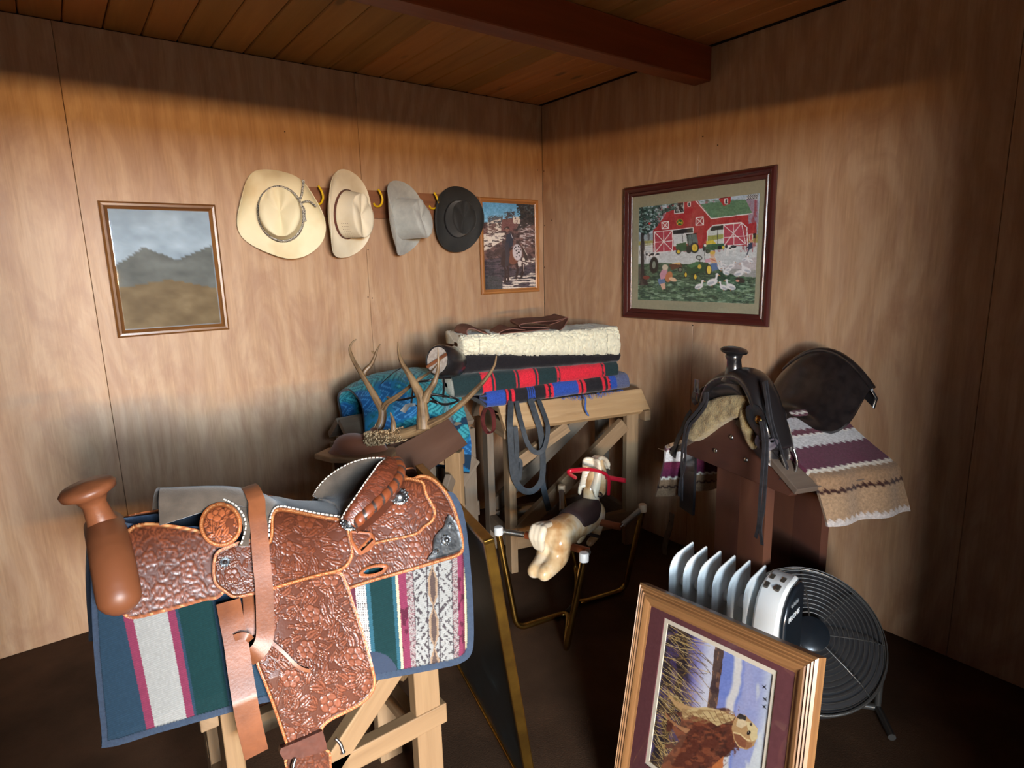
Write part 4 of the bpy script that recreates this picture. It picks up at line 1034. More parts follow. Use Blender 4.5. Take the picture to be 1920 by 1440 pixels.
def tooling(x0, y0, x1, y1, seed, sc, flowers=1.0):
    """carved leather relief (-1..1) of leaves, stems and blossoms; returns sampler in the same drawing coordinates"""
    q = 2.0
    W_, H_ = int((x1-x0)*q)+2, int((y1-y0)*q)+2
    Hm = np.full((H_, W_), -.55); rs = random.Random(seed)
    yy, xx = np.mgrid[0:H_, 0:W_]
    Hm += (_hash(xx, yy, seed)-.5)*.35
    def patch(cx, cy, r, fn):
        a, b = max(0, int((cx-x0-r)*q)), min(W_, int((cx-x0+r)*q)); c, d = max(0, int((cy-y0-r)*q)), min(H_, int((cy-y0+r)*q))
        if a >= b or c >= d: return
        X, Y = xx[c:d, a:b]/q+x0-cx, yy[c:d, a:b]/q+y0-cy
        inside, edge, h = fn(X, Y)
        Hm[c:d, a:b] = np.where(inside, h, np.where(edge, -1.0, Hm[c:d, a:b]))
    def leaf(cx, cy, L, w, ang, bend):
        ca, sa = math.cos(ang), math.sin(ang)
        def fn(X, Y):
            u = (X*ca+Y*sa)/L+.5; v = (-X*sa+Y*ca)/L
            v = v-bend*(u-.5)**2
            ww = w*np.sqrt(np.clip(u, 0, 1))*(1-np.clip(u, 0, 1))**.7*2.1*(1+.12*np.sin(u*26))
            ins = (u > 0) & (u < 1) & (np.abs(v) < ww)
            ed = (u > -.04) & (u < 1.04) & (np.abs(v) < ww+1.6/L)
            k = np.abs(v)/(ww+1e-6)
            h = .25+.75*np.sqrt(np.clip(k, 0, 1))-1.2*np.exp(-(v*L/1.1)**2)*(u < .9)-.35*(np.sin((np.abs(v)*L*.8+u*L*.55)) > .55)
            return ins, ed, h
        patch(cx, cy, L*.75, fn)
    def stem(p, w):
        cx = sum(a[0] for a in p)/len(p); cy = sum(a[1] for a in p)/len(p)
        r = max(math.hypot(a[0]-cx, a[1]-cy) for a in p)+w*2
        def fn(X, Y):
            d = segdist(X+cx, Y+cy, p)
            return d < w, d < w+1.3, .5+.5*np.cos(d/w*1.4)-.7*(d < w*.25)
        patch(cx, cy, r, fn)
    def flower(cx, cy, r, ang, n):
        def fn(X, Y):
            rr = np.hypot(X, Y)/r; th = np.arctan2(Y, X)-ang
            lob = .78+.22*np.abs(np.cos(th*n/2))
            ins = rr < lob; ed = rr < lob+1.6/r
            h = .1+.9*np.clip(rr/lob, 0, 1)**2-1.0*(np.abs(np.sin(th*n/2)) > .965)*(rr > .3)-.4*(np.sin(rr*r*.9+np.cos(th*n)*1.5) > .75)
            h = np.where(rr < .26, .9-1.2*(np.sin(X*1.6)*np.sin(Y*1.6) > .2), h); h = np.where((rr > .26) & (rr < .26+1.4/r), -1, h)
            return ins, ed, h
        patch(cx, cy, r*1.3, fn)
    area = (x1-x0)*(y1-y0)
    fl = []
    for _ in range(400):
        c = (rs.uniform(x0, x1), rs.uniform(y0, y1))
        if all(math.hypot(c[0]-a[0], c[1]-a[1]) > sc*4.6 for a in fl): fl.append(c)
        if len(fl) > flowers*area/(sc*sc*18): break
    for c in fl:
        for k in range(2):
            a = rs.uniform(0, 6.28); p = []
            x, y = c
            for i in range(14):
                p.append((x, y)); x += math.cos(a)*sc*.42; y += math.sin(a)*sc*.42; a += .16*(1 if k else -1)
            stem(p, sc*.13)
    for k in range(int(area/(sc*sc)*1.5)):
        cx, cy = rs.uniform(x0, x1), rs.uniform(y0, y1)
        a = 6.28*float(fbm(cx/(sc*5), cy/(sc*5), seed+2, 2))*1.6+rs.uniform(-.5, .5)
        leaf(cx, cy, sc*rs.uniform(.9, 2.0), rs.uniform(.16, .26), a, rs.uniform(-.5, .5))
        if k % 6 == 0:
            for i in range(4): 
                bx, by = cx+rs.uniform(-.5, .5)*sc, cy+rs.uniform(-.5, .5)*sc
                patch(bx, by, sc*.3, lambda X, Y: (np.hypot(X, Y) < sc*.17, np.hypot(X, Y) < sc*.17+1.2, 1-(np.hypot(X, Y)/(sc*.17))**2*.8))
    for c in fl: flower(c[0], c[1], sc*rs.uniform(1.15, 1.5), rs.uniform(0, 6), rs.choice((5, 6)))
    # soften a little
    for _ in range(2): Hm[1:-1, 1:-1] = (Hm[1:-1, 1:-1]*2+Hm[:-2, 1:-1]+Hm[2:, 1:-1]+Hm[1:-1, :-2]+Hm[1:-1, 2:])/6
    def f(X, Y):
        gx = np.clip((X-x0)*q, 0, W_-1.01); gy = np.clip((Y-y0)*q, 0, H_-1.01)
        ix, iy = gx.astype(int), gy.astype(int); fx, fy = gx-ix, gy-iy
        return (Hm[iy, ix]*(1-fx)+Hm[iy, ix+1]*fx)*(1-fy)+(Hm[iy+1, ix]*(1-fx)+Hm[iy+1, ix+1]*fx)*fy
    return f
MAT['tooled'] = painted('tooled_saddle_leather', .42, spec=.5, coat=.12, mul=(9, .8, 1.12))
MAT['suede'] = plain('grey_brown_suede', rgb(92, 82, 72), .95, 0, rgb(74, 66, 58), 22, bmp=.25, bscale=300, spec=.15, sheen=.4)
MAT['pad_cloth'] = painted('saddle_pad_cloth', .95, spec=.12, bmp=.4, bscale=500, sheen=.2)
MAT['white_lace'] = plain('white_lacing', rgb(226, 218, 204), .6)
sd = thing('western_saddle', (-2.15, YC, .9), 'tooled brown western saddle with silver conchos, in the foreground', 'saddle')
def mirror(o, parent, about=YC):
    c = o.copy(); COL.objects.link(c); c.parent = parent
    po = ORG[parent.name]
    c.location = (o.location[0], 2*(about-po[1])-o.location[1], o.location[2]); c.scale = (1, -1, 1)
    return c
BR_, DK_, OR_ = lin(np.array([118, 62, 38])/255), lin(np.array([80, 41, 26])/255), lin(np.array([152, 84, 44])/255)
def leather_piece(name, poly, off, seed, sc, border=6, th=.004, step=1.6, relief=.0011, base=None, stitch=True, bordered=None, holes=(), flowers=1.0, parent=None, smoothpoly=True):
    P_ = catmull([np.array(p, float) for p in poly], 6, True) if smoothpoly else np.array(poly, float)
    base = BR_ if base is None else base
    lo, hi = P_.min(0), P_.max(0)
    T = tooling(lo[0]-2, lo[1]-2, hi[0]+2, hi[1]+2, seed, sc, flowers)
    def dist(X, Y):
        d = segdist(X, Y, P_[::2], True) if bordered is None else segdist(X, Y, bordered)
        for h in holes: d = np.minimum(d, segdist(X, Y, h, True))
        return d
    def hgt(X, Y):
        d = dist(X, Y); k = smooth(border-.5, border+2, d)
        return relief*(T(X, Y)*k+.55*(1-k)-1.2*np.exp(-((d-border-.8)/1.0)**2)-.7*np.exp(-((d-border*.5)/.7)**2)*(stitch))
    def colr(X, Y):
        d = dist(X, Y); h = T(X, Y); k = smooth(border-.5, border+1.5, d)
        a = smooth(-.9, .5, h)[:, None]
        n = fbm(X/60, Y/60, seed+9, 3)[:, None]
        body = DK_*(1-a)+base*(.72+.6*n)*a
        bd = OR_*(.8+.3*n)
        c = body*k[:, None]+bd*(1-k[:, None])
        if stitch:
            s_ = (np.exp(-((d-border*.5)/.9)**2)*(np.sin((X*.8+Y*.8)*1.35)*np.sin((X*.8-Y*.8)*1.35) > -.1))[:, None]
            c = c*(1-s_)+lin(np.array([226, 176, 120])/255)*s_
            g_ = np.exp(-((d-border-.8)/1.1)**2)[:, None]; c = c*(1-.75*g_)
        return c
    mb = cdt_sheet(P_, step, on_saddle(off), th, hgt, colr, DK_*.6, holes=holes)
    return link(name, mb, MAT['tooled'], parent or sd, smooth=60)

# ---- striped pad under the saddle: its own thing
pad = thing('saddle_pad', (-2.2, YC, .75), 'striped teal, burgundy and white saddle pad with dark edging under the tooled saddle', 'saddle pad')
pp = [(840, 922), (860, 940), (873, 985), (881, 1060), (886, 1130), (887, 1200), (881, 1228), (866, 1241), (842, 1249), (760, 1265), (700, 1276), (600, 1296), (480, 1320), (420, 1338), (300, 1372), (200, 1400), (190, 1370), (172, 1150), (180, 985), (260, 985), (420, 990), (600, 995), (700, 968), (790, 935)]
PP = catmull([np.array(p, float) for p in pp], 6, True)
def padcol(X, Y):
    d = segdist(X, Y, PP[::2], True)
    sh = (Y-1080)*.08*(1-(X-700)/260); u = X-sh*np.where(X < 780, 1, .6)
    n = fbm(X/3.2, Y/3.2, 3, 3); wv_ = .5+.5*np.sin((X*.3-Y)*2.1)
    C = np.ones(X.shape+(3,))*lin(np.array([28, 74, 76])/255)
    def st(a, b, c): 
        m = (u >= a) & (u < b); C[m] = lin(np.array(c)/255)
    st(-999, 640, (40, 62, 80)); st(640, 664, (92, 46, 60)); st(664, 684, (208, 206, 200)); st(684, 692, (48, 92, 108)); st(692, 741, (20, 52, 54)); st(734, 741, (44, 88, 104)); st(741, 746, (196, 184, 150)); st(746, 761, (124, 52, 78)); st(761, 858, (156, 157, 154)); st(858, 866, (128, 54, 80)); st(866, 870, (104, 44, 66)); st(870, 874, (206, 196, 158))
    st(214, 232, (128, 54, 80)); st(232, 300, (156, 157, 154)); st(300, 316, (124, 52, 78)); st(322, 390, (20, 52, 54))
    # woven ornament, mirrored about the middle of the white band
    m = (u >= 761) & (u < 858); q = np.abs(u-811); 
    orn = ((np.sin((q+np.abs(((Y-1080) % 84)-42)*.9)*.42)+.6*np.sin(q*.75)*np.sin(Y*.36)) > -.05)
    dk = m & (((n > .44) & orn) | (q < 2) | (np.abs(q-11) < 1.1) | (np.abs(q-37) < 1))
    C[dk] = lin(np.array([70, 64, 68])/255)
    md = m & (q < 9) & (np.abs(((Y-1100) % 76)-38)*.35 > q-1); C[md] = lin(np.array([150, 126, 104])/255)
    md = m & (q < 5) & (np.abs(((Y-1100) % 76)-38)*.25 > q+1); C[md] = lin(np.array([84, 70, 66])/255)
    rs_ = m & (q > 37); C[rs_ & (np.sin(Y*1.5+q*1.2) > .2)] = lin(np.array([134, 96, 100])/255)
    k = (u >= 664) & (u < 684); C[k & ((np.sin(Y*1.6) > 0.1) & (np.sin(u*1.5) > -.3))] = lin(np.array([64, 52, 58])/255)
    bu = ((u > 746) & (u < 761)) | ((u > 858) & (u < 870)); C[bu & (fbm(X/7, Y/16, 9, 2) > .5)] *= .45
    C *= (.72+.36*wv_*n/.5*.8)[:, None]
    e = d < 11; C[e] = lin(np.array([58, 70, 88])/255)*(.8+.4*n[e])[:, None]
    C[np.abs(d-11.5) < .8] *= .5
    # plain corner patch
    cp = (np.hypot(X-700, Y-1268) < 46) & (X < 752) & (Y > 1222) & ~e; C[cp] = lin(np.array([52, 62, 80])/255)
    return C
def padh(X, Y):
    d = segdist(X, Y, PP[::2], True)
    return .003*np.exp(-(d/9)**4)+.0015*(fbm(X/40, Y/40, 2)-.47)
PPv = PP
mbp = cdt_sheet(PPv, 1.7, on_saddle(-.004), .018, padh, padcol, lin(np.array([50, 60, 76])/255))
o = link('pad', mbp, MAT['pad_cloth'], pad, smooth=70); mirror(o, pad)

# ---- leather panels, from the bottom layer up
skirt = [(600, 1128), (655, 1106), (700, 1091), (760, 1074), (820, 1056), (856, 1045), (868, 1036), (870, 1020), (866, 995), (857, 962), (846, 935), (832, 914), (812, 896), (790, 890), (772, 896), (755, 893), (728, 918), (690, 958), (640, 985), (590, 1000), (570, 1060)]
slot = [(678+ (25*math.cos(a))*math.cos(-.26)-(8*math.sin(a))*math.sin(-.26)+22, 1070+(25*math.cos(a))*math.sin(-.26)+(8*math.sin(a))*math.cos(-.26)) for a in np.linspace(0, 2*math.pi, 26, endpoint=False)]
slin = [((x-700)*.78+700, (y-1070)*.66+1070) for x, y in slot]
o = leather_piece('rear_skirt', skirt, .014, 11, 11, 6, holes=[slin]); mirror(o, sd)
# orange collar around the skirt slot
ring = [((x-700)*1.16+700, (y-1070)*1.35+1070) for x, y in slot]
o = link('slot_collar', cdt_sheet(ring, 1.6, on_saddle(.017), .003, lambda X, Y: .001*np.cos((segdist(X, Y, ring, True)-3)*.5), lambda X, Y: OR_*(.85+.4*(np.sin(X*1.4) > .1))[:, None]*(.6+.4*smooth(0, 2, segdist(X, Y, ring, True)))[:, None], DK_, holes=[slin]), MAT['tooled'], sd, smooth=60)
fender = [(500, 1100), (560, 1084), (632, 1070), (651, 1092), (664, 1130), (676, 1165), (690, 1210), (702, 1258), (705, 1280), (699, 1300), (680, 1320), (650, 1337), (622, 1351), (607, 1364), (603, 1376), (575, 1389), (545, 1402), (538, 1402), (528, 1374), (510, 1322), (494, 1280), (478, 1236), (478, 1180), (484, 1130)]
o = leather_piece('fender', fender, .020, 5, 13.5, 6, step=1.5, relief=.0014, base=lin(np.array([132, 76, 54])/255)); mirror(o, sd)
rearj = [(648, 1022), (690, 958), (728, 918), (757, 896), (780, 898), (795, 904), (801, 925), (812, 945), (818, 962), (812, 978), (797, 990), (785, 1001), (765, 1008), (720, 1017), (690, 1024)]
o = leather_piece('rear_jockey', rearj, .022, 23, 11, 5, relief=.0012); mirror(o, sd)
seatj = [(470, 1010), (500, 1018), (507, 1000), (508, 970), (516, 955), (535, 953), (570, 960), (605, 967), (642, 973), (652, 980), (657, 1000), (663, 1025), (662, 1044), (652, 1062), (634, 1073), (600, 1081), (560, 1092), (512, 1106), (470, 1117), (440, 1122), (422, 1112), (400, 1090), (402, 1040), (430, 1022)]
o = leather_piece('seat_jockey', seatj, .030, 31, 12, 6, relief=.0012, smoothpoly=True, base=lin(np.array([112, 57, 34])/255)); mirror(o, sd)
frontsk = [(415, 1118), (380, 1128), (300, 1150), (240, 1160), (215, 1120), (218, 1040), (250, 985), (330, 985), (420, 1010), (455, 1060)]
o = leather_piece('front_skirt', frontsk, .016, 37, 13, 6, step=3); mirror(o, sd)
disc = [(414+40*math.cos(a), 984+42*math.sin(a)) for a in np.linspace(0, 2*math.pi, 40, endpoint=False)]
o = leather_piece('swell_cover', disc, .052, 41, 14, 7, smoothpoly=False, base=lin(np.array([170, 94, 56])/255)); mirror(o, sd)
# slotted leather keeper beside the concho
slt = [(676, 1030), (678, 1034), (700, 1012), (697, 1008)]
keeper = [(655, 995), (672, 996), (694, 998), (704, 1006), (703, 1020), (694, 1032), (676, 1041), (664, 1036), (658, 1015)]
o = leather_piece('slotted_keeper', keeper, .034, 43, 9, 3, relief=.0006, step=1.3, stitch=False, base=lin(np.array([120, 56, 30])/255), holes=[slt], smoothpoly=False); mirror(o, sd)

# ---- suede seat, cantle and rope roll
def sx(px, py, y): return ony(px, py, y)
ss = lambda px, py: on_saddle(.030)(np.array([float(px)]), np.array([float(py)]))[0]
st_n = [ss(300, 985), ss(430, 948), ss(506, 962), ss(540, 952), ss(580, 960), ss(620, 966), ss(640, 971)]
st_c = [sx(300, 915, -1.60), sx(420, 912, -1.60), sx(490, 925, -1.60), sx(530, 944, -1.60), sx(570, 951, -1.60), sx(606, 952, -1.60), sx(628, 947, -1.60)]
en, ec = catmull(st_n, 8), catmull(st_c, 8)
v = np.linspace(-1, 1, 33)[None, :, None]
mir = lambda a: np.array(a)*np.array([1, -1, 1])+np.array([0, 2*YC, 0])
ef = mir(en)
G = np.where(v < 0, en[:, None, :]*(-v)+ec[:, None, :]*(1+v), ef[:, None, :]*v+ec[:, None, :]*(1-v))
G[..., 2] = en[:, None, 2]+(ec-en)[:, None, 2]*(1-np.abs(v[..., 0])**2.2)
SEATG = G
link('seat', MB().shell(G, .006), MAT['suede'], sd, smooth=80)
rim_n = [sx(664, 987, -1.72), sx(676, 970, -1.72), sx(698, 950, -1.715), sx(722, 927, -1.70), sx(741, 905, -1.68), sx(750, 883, -1.645), sx(743, 864, -1.60)]
sti_n = [sx(642, 975, -1.700), sx(652, 957, -1.70), sx(668, 934, -1.695), sx(684, 910, -1.68), sx(699, 889, -1.66), sx(712, 871, -1.63), sx(722, 862, -1.60)]
def full(n_): 
    a = [np.array(p) for p in n_]; return catmull(a+[mir(p) for p in a[-2::-1]], 8)
RIM, STI = full(rim_n), full(sti_n)
k = np.linspace(0, 1, 10)[None, :, None]
bulge_ = unit(np.array([-.4, 0, .9]))
G = STI[:, None, :]*(1-k)+RIM[:, None, :]*k+bulge_*(.010*np.sin(k*math.pi))
G2 = []
s_ = np.linspace(0, 1, len(STI)*4)
I = np.interp
def resamp(A, m): 
    t0 = np.linspace(0, 1, len(A)); t1 = np.linspace(0, 1, m); return np.stack([I(t1, t0, A[:, i]) for i in range(3)], -1)
RI, ST = resamp(RIM, 420), resamp(STI, 420)
k = np.linspace(0, 1, 26)[None, :, None]
G = ST[:, None, :]*(1-k)+RI[:, None, :]*k+bulge_*(.010*np.sin(k*math.pi))
T = tooling(0, 0, 520, 36, 77, 10, 1.0)
uu, vv = np.meshgrid(np.linspace(2, 518, 420), np.linspace(2, 34, 26), indexing='ij')
hh = T(uu, vv)
G = G+bulge_*(hh*.0009)[..., None]
a_ = smooth(-.9, .5, hh)[..., None]
link('cantle_binding', MB().shell(G, .004, DK_*(1-a_)+lin(np.array([110, 54, 34])/255)*a_), MAT['tooled'], sd, smooth=60)
# inner face of the cantle runs down into the seat
row = G*0
seat_end = np.concatenate([en[-1:]*(1-t_)+ec[-1:]*t_ for t_ in np.linspace(0, 1, 30)]+[ec[-1:]*(1-t_)+ef[-1:]*t_ for t_ in np.linspace(0, 1, 30)[1:]])
seat_end[:, 2] = en[-1, 2]+(ec[-1, 2]-en[-1, 2])*(1-np.abs(np.linspace(-1, 1, len(seat_end)))**2.2)
SE = resamp(seat_end, 90); S9 = resamp(STI, 90)
k = np.linspace(0, 1, 14)[None, :, None]
G = SE[:, None, :]*(1-k)+S9[:, None, :]*k-np.array([0, 0, 1])*(.030*np.sin(k*math.pi))*(1-np.abs(np.linspace(-1, 1, 90))[:, None, None]**3)
link('cantle_dish', MB().shell(G, .006), MAT['suede'], sd, smooth=80)
# twisted roll around the cantle
RR = resamp(RIM, 300)
al = np.r_[0, np.cumsum(np.linalg.norm(np.diff(RR, axis=0), axis=1))]
V = []; C_ = []; nseg = 14
for i in range(300):
    tg = unit(RR[min(i+1, 299)]-RR[max(i-1, 0)]); a1 = unit(np.cross(tg, bulge_)); a2 = np.cross(tg, a1)
    for j in range(nseg):
        th_ = 2*math.pi*j/nseg; ph = al[i]/.030*2*math.pi+th_
        r_ = .0135*(1+.14*abs(math.sin(ph/2)))*min(1, .4+al[i]/.03, .4+(al[-1]-al[i])/.03)
        V.append(RR[i]+(a1*math.cos(th_)+a2*math.sin(th_))*r_-bulge_*.002)
        C_.append(lin(np.array([132, 68, 38] if (ph/2/math.pi) % 1 > .26 else [58, 50, 46])/255))
V = np.array(V).reshape(300, nseg, 3); C_ = np.array(C_).reshape(300, nseg, 3)
V = np.concatenate([V, V[:, :1]], 1); C_ = np.concatenate([C_, C_[:, :1]], 1)
link('rope_roll', MB().grid(V, C_), MAT['tooled'], sd, smooth=50)
# back of the cantle, down to the rear jockey
low = RI[::8]*np.array([1, 1, 1])+np.array([.022, 0, -.055]); low[:, 1] = YC+(low[:, 1]-YC)*.72
k = np.linspace(0, 1, 8)[None, :, None]
link('cantle_back', MB().shell(RI[::8][:, None, :]*(1-k)+low[:, None, :]*k, .004, np.ones((len(low), 8, 3))*DK_), MAT['tooled'], sd, smooth=70)
# white lacing along the seams
def lacing(path3, name='lacing', step=.0105, w=.0042, lft=.003):
    p = resamp(np.array(path3), 600); L = np.r_[0, np.cumsum(np.linalg.norm(np.diff(p, axis=0), axis=1))]
    mb = MB(); s = 0
    while s < L[-1]:
        a = np.array([I(s, L, p[:, i]) for i in range(3)]); b = np.array([I(min(s+step*.62, L[-1]), L, p[:, i]) for i in range(3)])
        mb.tube([a, (a+b)/2+unit(CAM-a)*.0012, b], w/2, 5); s += step
    return link(name, mb, MAT['white_lace'], sd, smooth=60, kind='stuff')
lacing(STI+bulge_*.004)
sm = on_saddle(.036)
def seam(pts): 
    q_ = catmull([np.array(p, float) for p in pts], 10); return sm(q_[:, 0], q_[:, 1])
lacing(np.vstack([seam([(504, 1006), (505, 985), (508, 966), (516, 952), (530, 949)]), seam([(531, 949), (560, 955), (600, 963), (644, 969)])]))
sm = on_saddle(.05)
lacing(seam([(420, 936), (440, 946), (455, 964), (461, 985), (456, 1008), (452, 1020)]))
# suede between the strap and the panels
for poly, off in (([(440, 950), (470, 952), (514, 952), (507, 964), (502, 1008), (480, 1016), (462, 1010), (466, 985), (458, 962)], .027), ([(418, 940), (436, 946), (460, 962), (470, 990), (466, 1024), (448, 1024), (456, 1004), (456, 984), (448, 966), (432, 952), (418, 946)], .045)):
    o = link('seat_suede', cdt_sheet(poly, 3, on_saddle(off), .004), MAT['suede'], sd, smooth=70); mirror(o, sd)

# ---- silver
def concho(px, py, off, r, name='concho', parent=None, beads=12):
    c = on_saddle(off)(np.array([float(px)]), np.array([float(py)]))[0]
    e = on_saddle(off)
    n = unit(np.cross(e(np.array([px+4.]), np.array([py*1.]))[0]-c, e(np.array([px*1.]), np.array([py-4.]))[0]-c))
    if n @ (CAM-c) < 0: n = -n
    mb = MB().lathe([(r, 0), (r*1.0, .0015), (r*.86, .004), (r*.62, .0025), (r*.55, .003), (r*.50, .006), (r*.32, .010), (0, .0115)], c, n, 24)
    x = unit(np.cross(n, [0, 0, 1])); y = np.cross(n, x)
    for k in range(beads):
        a = 2*math.pi*k/beads
        mb.ball(c+x*math.cos(a)*r*.78+y*math.sin(a)*r*.78+n*.003, r*.14, 8, 5)
        mb.ball(c+x*math.cos(a+.26)*r*1.0+y*math.sin(a+.26)*r*1.0+n*.001, r*.12, 6, 4)
    return link(name, mb, MAT['silver'], parent or sd, smooth=50)
for a in ((655, 980, .050, .0215), (749, 931, .030, .0235), (421, 1054, .028, .011)): mirror(concho(*a), sd)
plate = [(843, 966), (855, 980), (863, 1005), (866, 1022), (862, 1032), (845, 1040), (806, 1050), (803, 1046), (811, 1034), (813, 1012), (822, 998), (832, 988), (836, 974)]
Pl = catmull([np.array(p, float) for p in plate], 5, True)
o = link('corner_plate', cdt_sheet(Pl, 1.6, on_saddle(.0205), .002, lambda X, Y: .0008*fbm(X/4, Y/4, 3)+.001*np.exp(-(segdist(X, Y, Pl[::2], True)/2)**2)), MAT['silver'], sd, smooth=60); mirror(o, sd)
for a in ((836, 1013, .022, .0145, 'concho', None, 10), (845, 985, .022, .0075, 'concho', None, 7), (819, 1034, .022, .0075, 'concho', None, 7)): mirror(concho(*a), sd)

# ---- plain straps on the near side
def saddle_strap(name, path, w, off, th=.004, mat='brown_leather', head=()):
    q_ = catmull([np.array(p[:2], float) for p in path], 8); offs = catmull([np.array([p[2], 0.]) for p in path], 8)[:, 0]
    p3 = np.array([on_saddle(off+o_)(np.array([a]), np.array([b]))[0] for (a, b), o_ in zip(q_, offs)])
    if head:
        hp3 = catmull(list(head)+[p3[0], p3[6]], 6)[:-6]; p3 = np.vstack([hp3[:-1], p3])
    nr = np.array([unit(CAM-x+np.array([0, -1.2, 0])) for x in p3])
    if head:
        for i in range(len(hp3)): nr[i] = unit(nr[i]+np.array([0, .0, 2.5])*(1-i/len(hp3)))
    return link(name, MB().strap(p3, nr, w, th), MAT[mat], sd, smooth=50)
saddle_strap('long_strap', [(482, 966, .004), (486, 995, .0), (490, 1050, .0), (495, 1100, .0), (497, 1150, .004), (497, 1190, .008), (490, 1212, .006), (478, 1226, .0), (466, 1233, -.012)], .036, .048, head=[SEATG[13, q]+np.array([0, -.013, .009]) for q in (26, 22, 18, 14, 10, 6, 3)])
saddle_strap('billet_strap', [(428, 1128, .0), (434, 1160, .01), (442, 1200, .014), (449, 1250, .016), (457, 1300, .018), (466, 1350, .018), (474, 1385, .016), (481, 1414, .012)], .046, .036)
saddle_strap('thin_strap', [(508, 1203, .0), (530, 1222, .004), (552, 1244, .004), (566, 1254, .002), (581, 1258, .0)], .007, .030, .003)
saddle_strap('stitched_roll', [(464, 1108, -.02), (466, 1140, -.004), (468, 1170, .0), (470, 1192, .0)], .022, .030, .012, 'tan_roll' if 'tan_roll' in MAT else 'brown_leather')
saddle_strap('strap_keeper', [(440, 1196, .0), (452, 1192, .006), (464, 1194, .008), (470, 1200, .0)], .014, .056, .003)
# stirrup below the fender: wrapped leather and bow
wrap = [(527, 1403), (560, 1390), (605, 1370), (611, 1392), (614, 1406), (570, 1420), (532, 1424), (524, 1412)]
o = link('stirrup_wrap', cdt_sheet(wrap, 2.2, on_saddle(.030), .014, lambda X, Y: .0008*fbm(X/6, Y/6, 5), lambda X, Y: lin(np.array([96, 56, 44])/255)*(.7+.6*fbm(X/9, Y/9, 3))[:, None], DK_), MAT['tooled'], sd, smooth=60); mirror(o, sd)
leg_ = [(536, 1420), (612, 1404), (622, 1440), (628, 1480), (632, 1520), (560, 1530), (548, 1470)]
o = leather_piece('stirrup_leather', leg_, .026, 53, 11, 4, step=2.2); mirror(o, sd)
s0 = on_saddle(.03)(np.array([570., 612.]), np.array([1412., 1404.]))
for s in (-1, 1):
    c = (s0[0]+s0[1])/2+np.array([s*.045, -.005, .01])
    link('stirrup_buckle', MB().tube(catmull([c, c+np.array([s*.008, -.006, -.015]), c+np.array([s*.010, -.012, -.034])], 4), [.004]*8+[.0065], 8), MAT['steel'], sd, smooth=60)
bowc = s0.mean(0)+np.array([.01, -.01, -.17])
bow = [bowc+np.array([.055*math.cos(a), 0, .085*math.sin(a)]) for a in np.linspace(R(-200), R(20), 26)]
mb = MB().sweep(bow, [(-.03, -.006), (.03, -.006), (.03, .006), (-.03, .006)], np.tile([0.0, 1.0, 0.0], (26, 1))*0+np.array([unit(b-bowc) for b in bow])); mb.box(bowc+np.array([0, 0, -.05]), (.1, .06, .012))
o = link('stirrup', mb, MAT['brown_leather'], sd, smooth=50); mirror(o, sd)
# fork and horn at the front
mb = MB()
for a in np.linspace(-66, 66, 21): mb.ball((-2.56, YC+.17*math.sin(R(a)), .87+.14*math.cos(R(a))), (.042, .036, .036), 12, 8)
link('fork', mb, MAT['brown_leather'], sd, mods=(remesh(.012),))
link('horn', MB().lathe([(.034, 0), (.026, .03), (.022, .065), (.03, .082), (.05, .092), (.052, .102), (.045, .11), (0, .116)], (-2.56, YC, 1.01), (-.2, 0, 1), 28), MAT['brown_leather'], sd, smooth=60)

# ---- timber stand under it
rk2 = thing('saddle_rack', (-2.15, YC, 0), 'pale timber saddle stand under the tooled brown saddle', 'saddle rack')
for x in (-1.915, -2.40):
    for s in (-1, 1):
        add_bar(rk2, 'leg', (x, YC+s*.135, 0), (x, YC+s*.135, .66), .038 if x < -2 else .075, .075 if x < -2 else .038, 'pine_new' if s < 0 else 'pine', (0, 1, 0))
    add_bar(rk2, 'bearer', (x-.04, YC-.17, .62), (x-.04, YC+.17, .62), .036, .08, 'pine')
for s in (-1, 1):
    mb = MB(); mb.box((-2.16, YC+s*.07, .73), (.70, .18, .03), [(1, 0, 0), unit((0, s*.8, -.6)), unit((0, s*.6, .8))]); link('sloped_plank', mb, MAT['pine'], rk2, bevel=.003)
    add_bar(rk2, 'stretcher', (-2.42, YC+s*.14, .315), (-1.86, YC+s*.14, .315), .036, .06, 'pine_new' if s < 0 else 'pine')
    add_bar(rk2, 'brace', (-2.20, YC+s*.14, .32), (-1.93, YC+s*.14, .585), .036, .06, 'pine_new' if s < 0 else 'pine', (0, 0, 1))
for x in (-1.915, -2.40): add_bar(rk2, 'stretcher', (x, YC-.12, .25), (x, YC+.12, .25), .036, .07, 'pine')
# ================================================================== second saddle stand, with the antlers
E0 = np.array([-1.176, -.822, .749])
D2 = np.array([.84, .54, 0.0]); D2 = unit(D2); N2 = np.array([-D2[1], D2[0], 0])
r2_ = thing('saddle_rack', tuple(E0-D2*.3+N2*.1-np.array([0, 0, E0[2]])), 'saddle stand with brown sloped boards carrying the antler mount', 'saddle rack')
L2 = .68
for s, nm in ((1, 0), (-1, 1)):
    a = E0-D2*L2/2+N2*(.095 if s > 0 else .105)
    cs = a-N2*s*.055+Zv*.05
    mb = MB(); mb.box(cs, (L2, .145, .022), [D2, unit(N2*s*.62+Zv*.78), unit(-N2*s*.78+Zv*.62)])
    link('sloped_board', mb, MAT['brown_board'], r2_, bevel=.003)
add_bar(r2_, 'bearer', E0-D2*.035+N2*.0-Zv*.055, E0-D2*.035+N2*.2-Zv*.055, .05, .07, 'pine_new')
add_bar(r2_, 'bearer', E0-D2*(L2-.04)+N2*.02-Zv*.055, E0-D2*(L2-.04)+N2*.18-Zv*.055, .05, .07, 'pine')
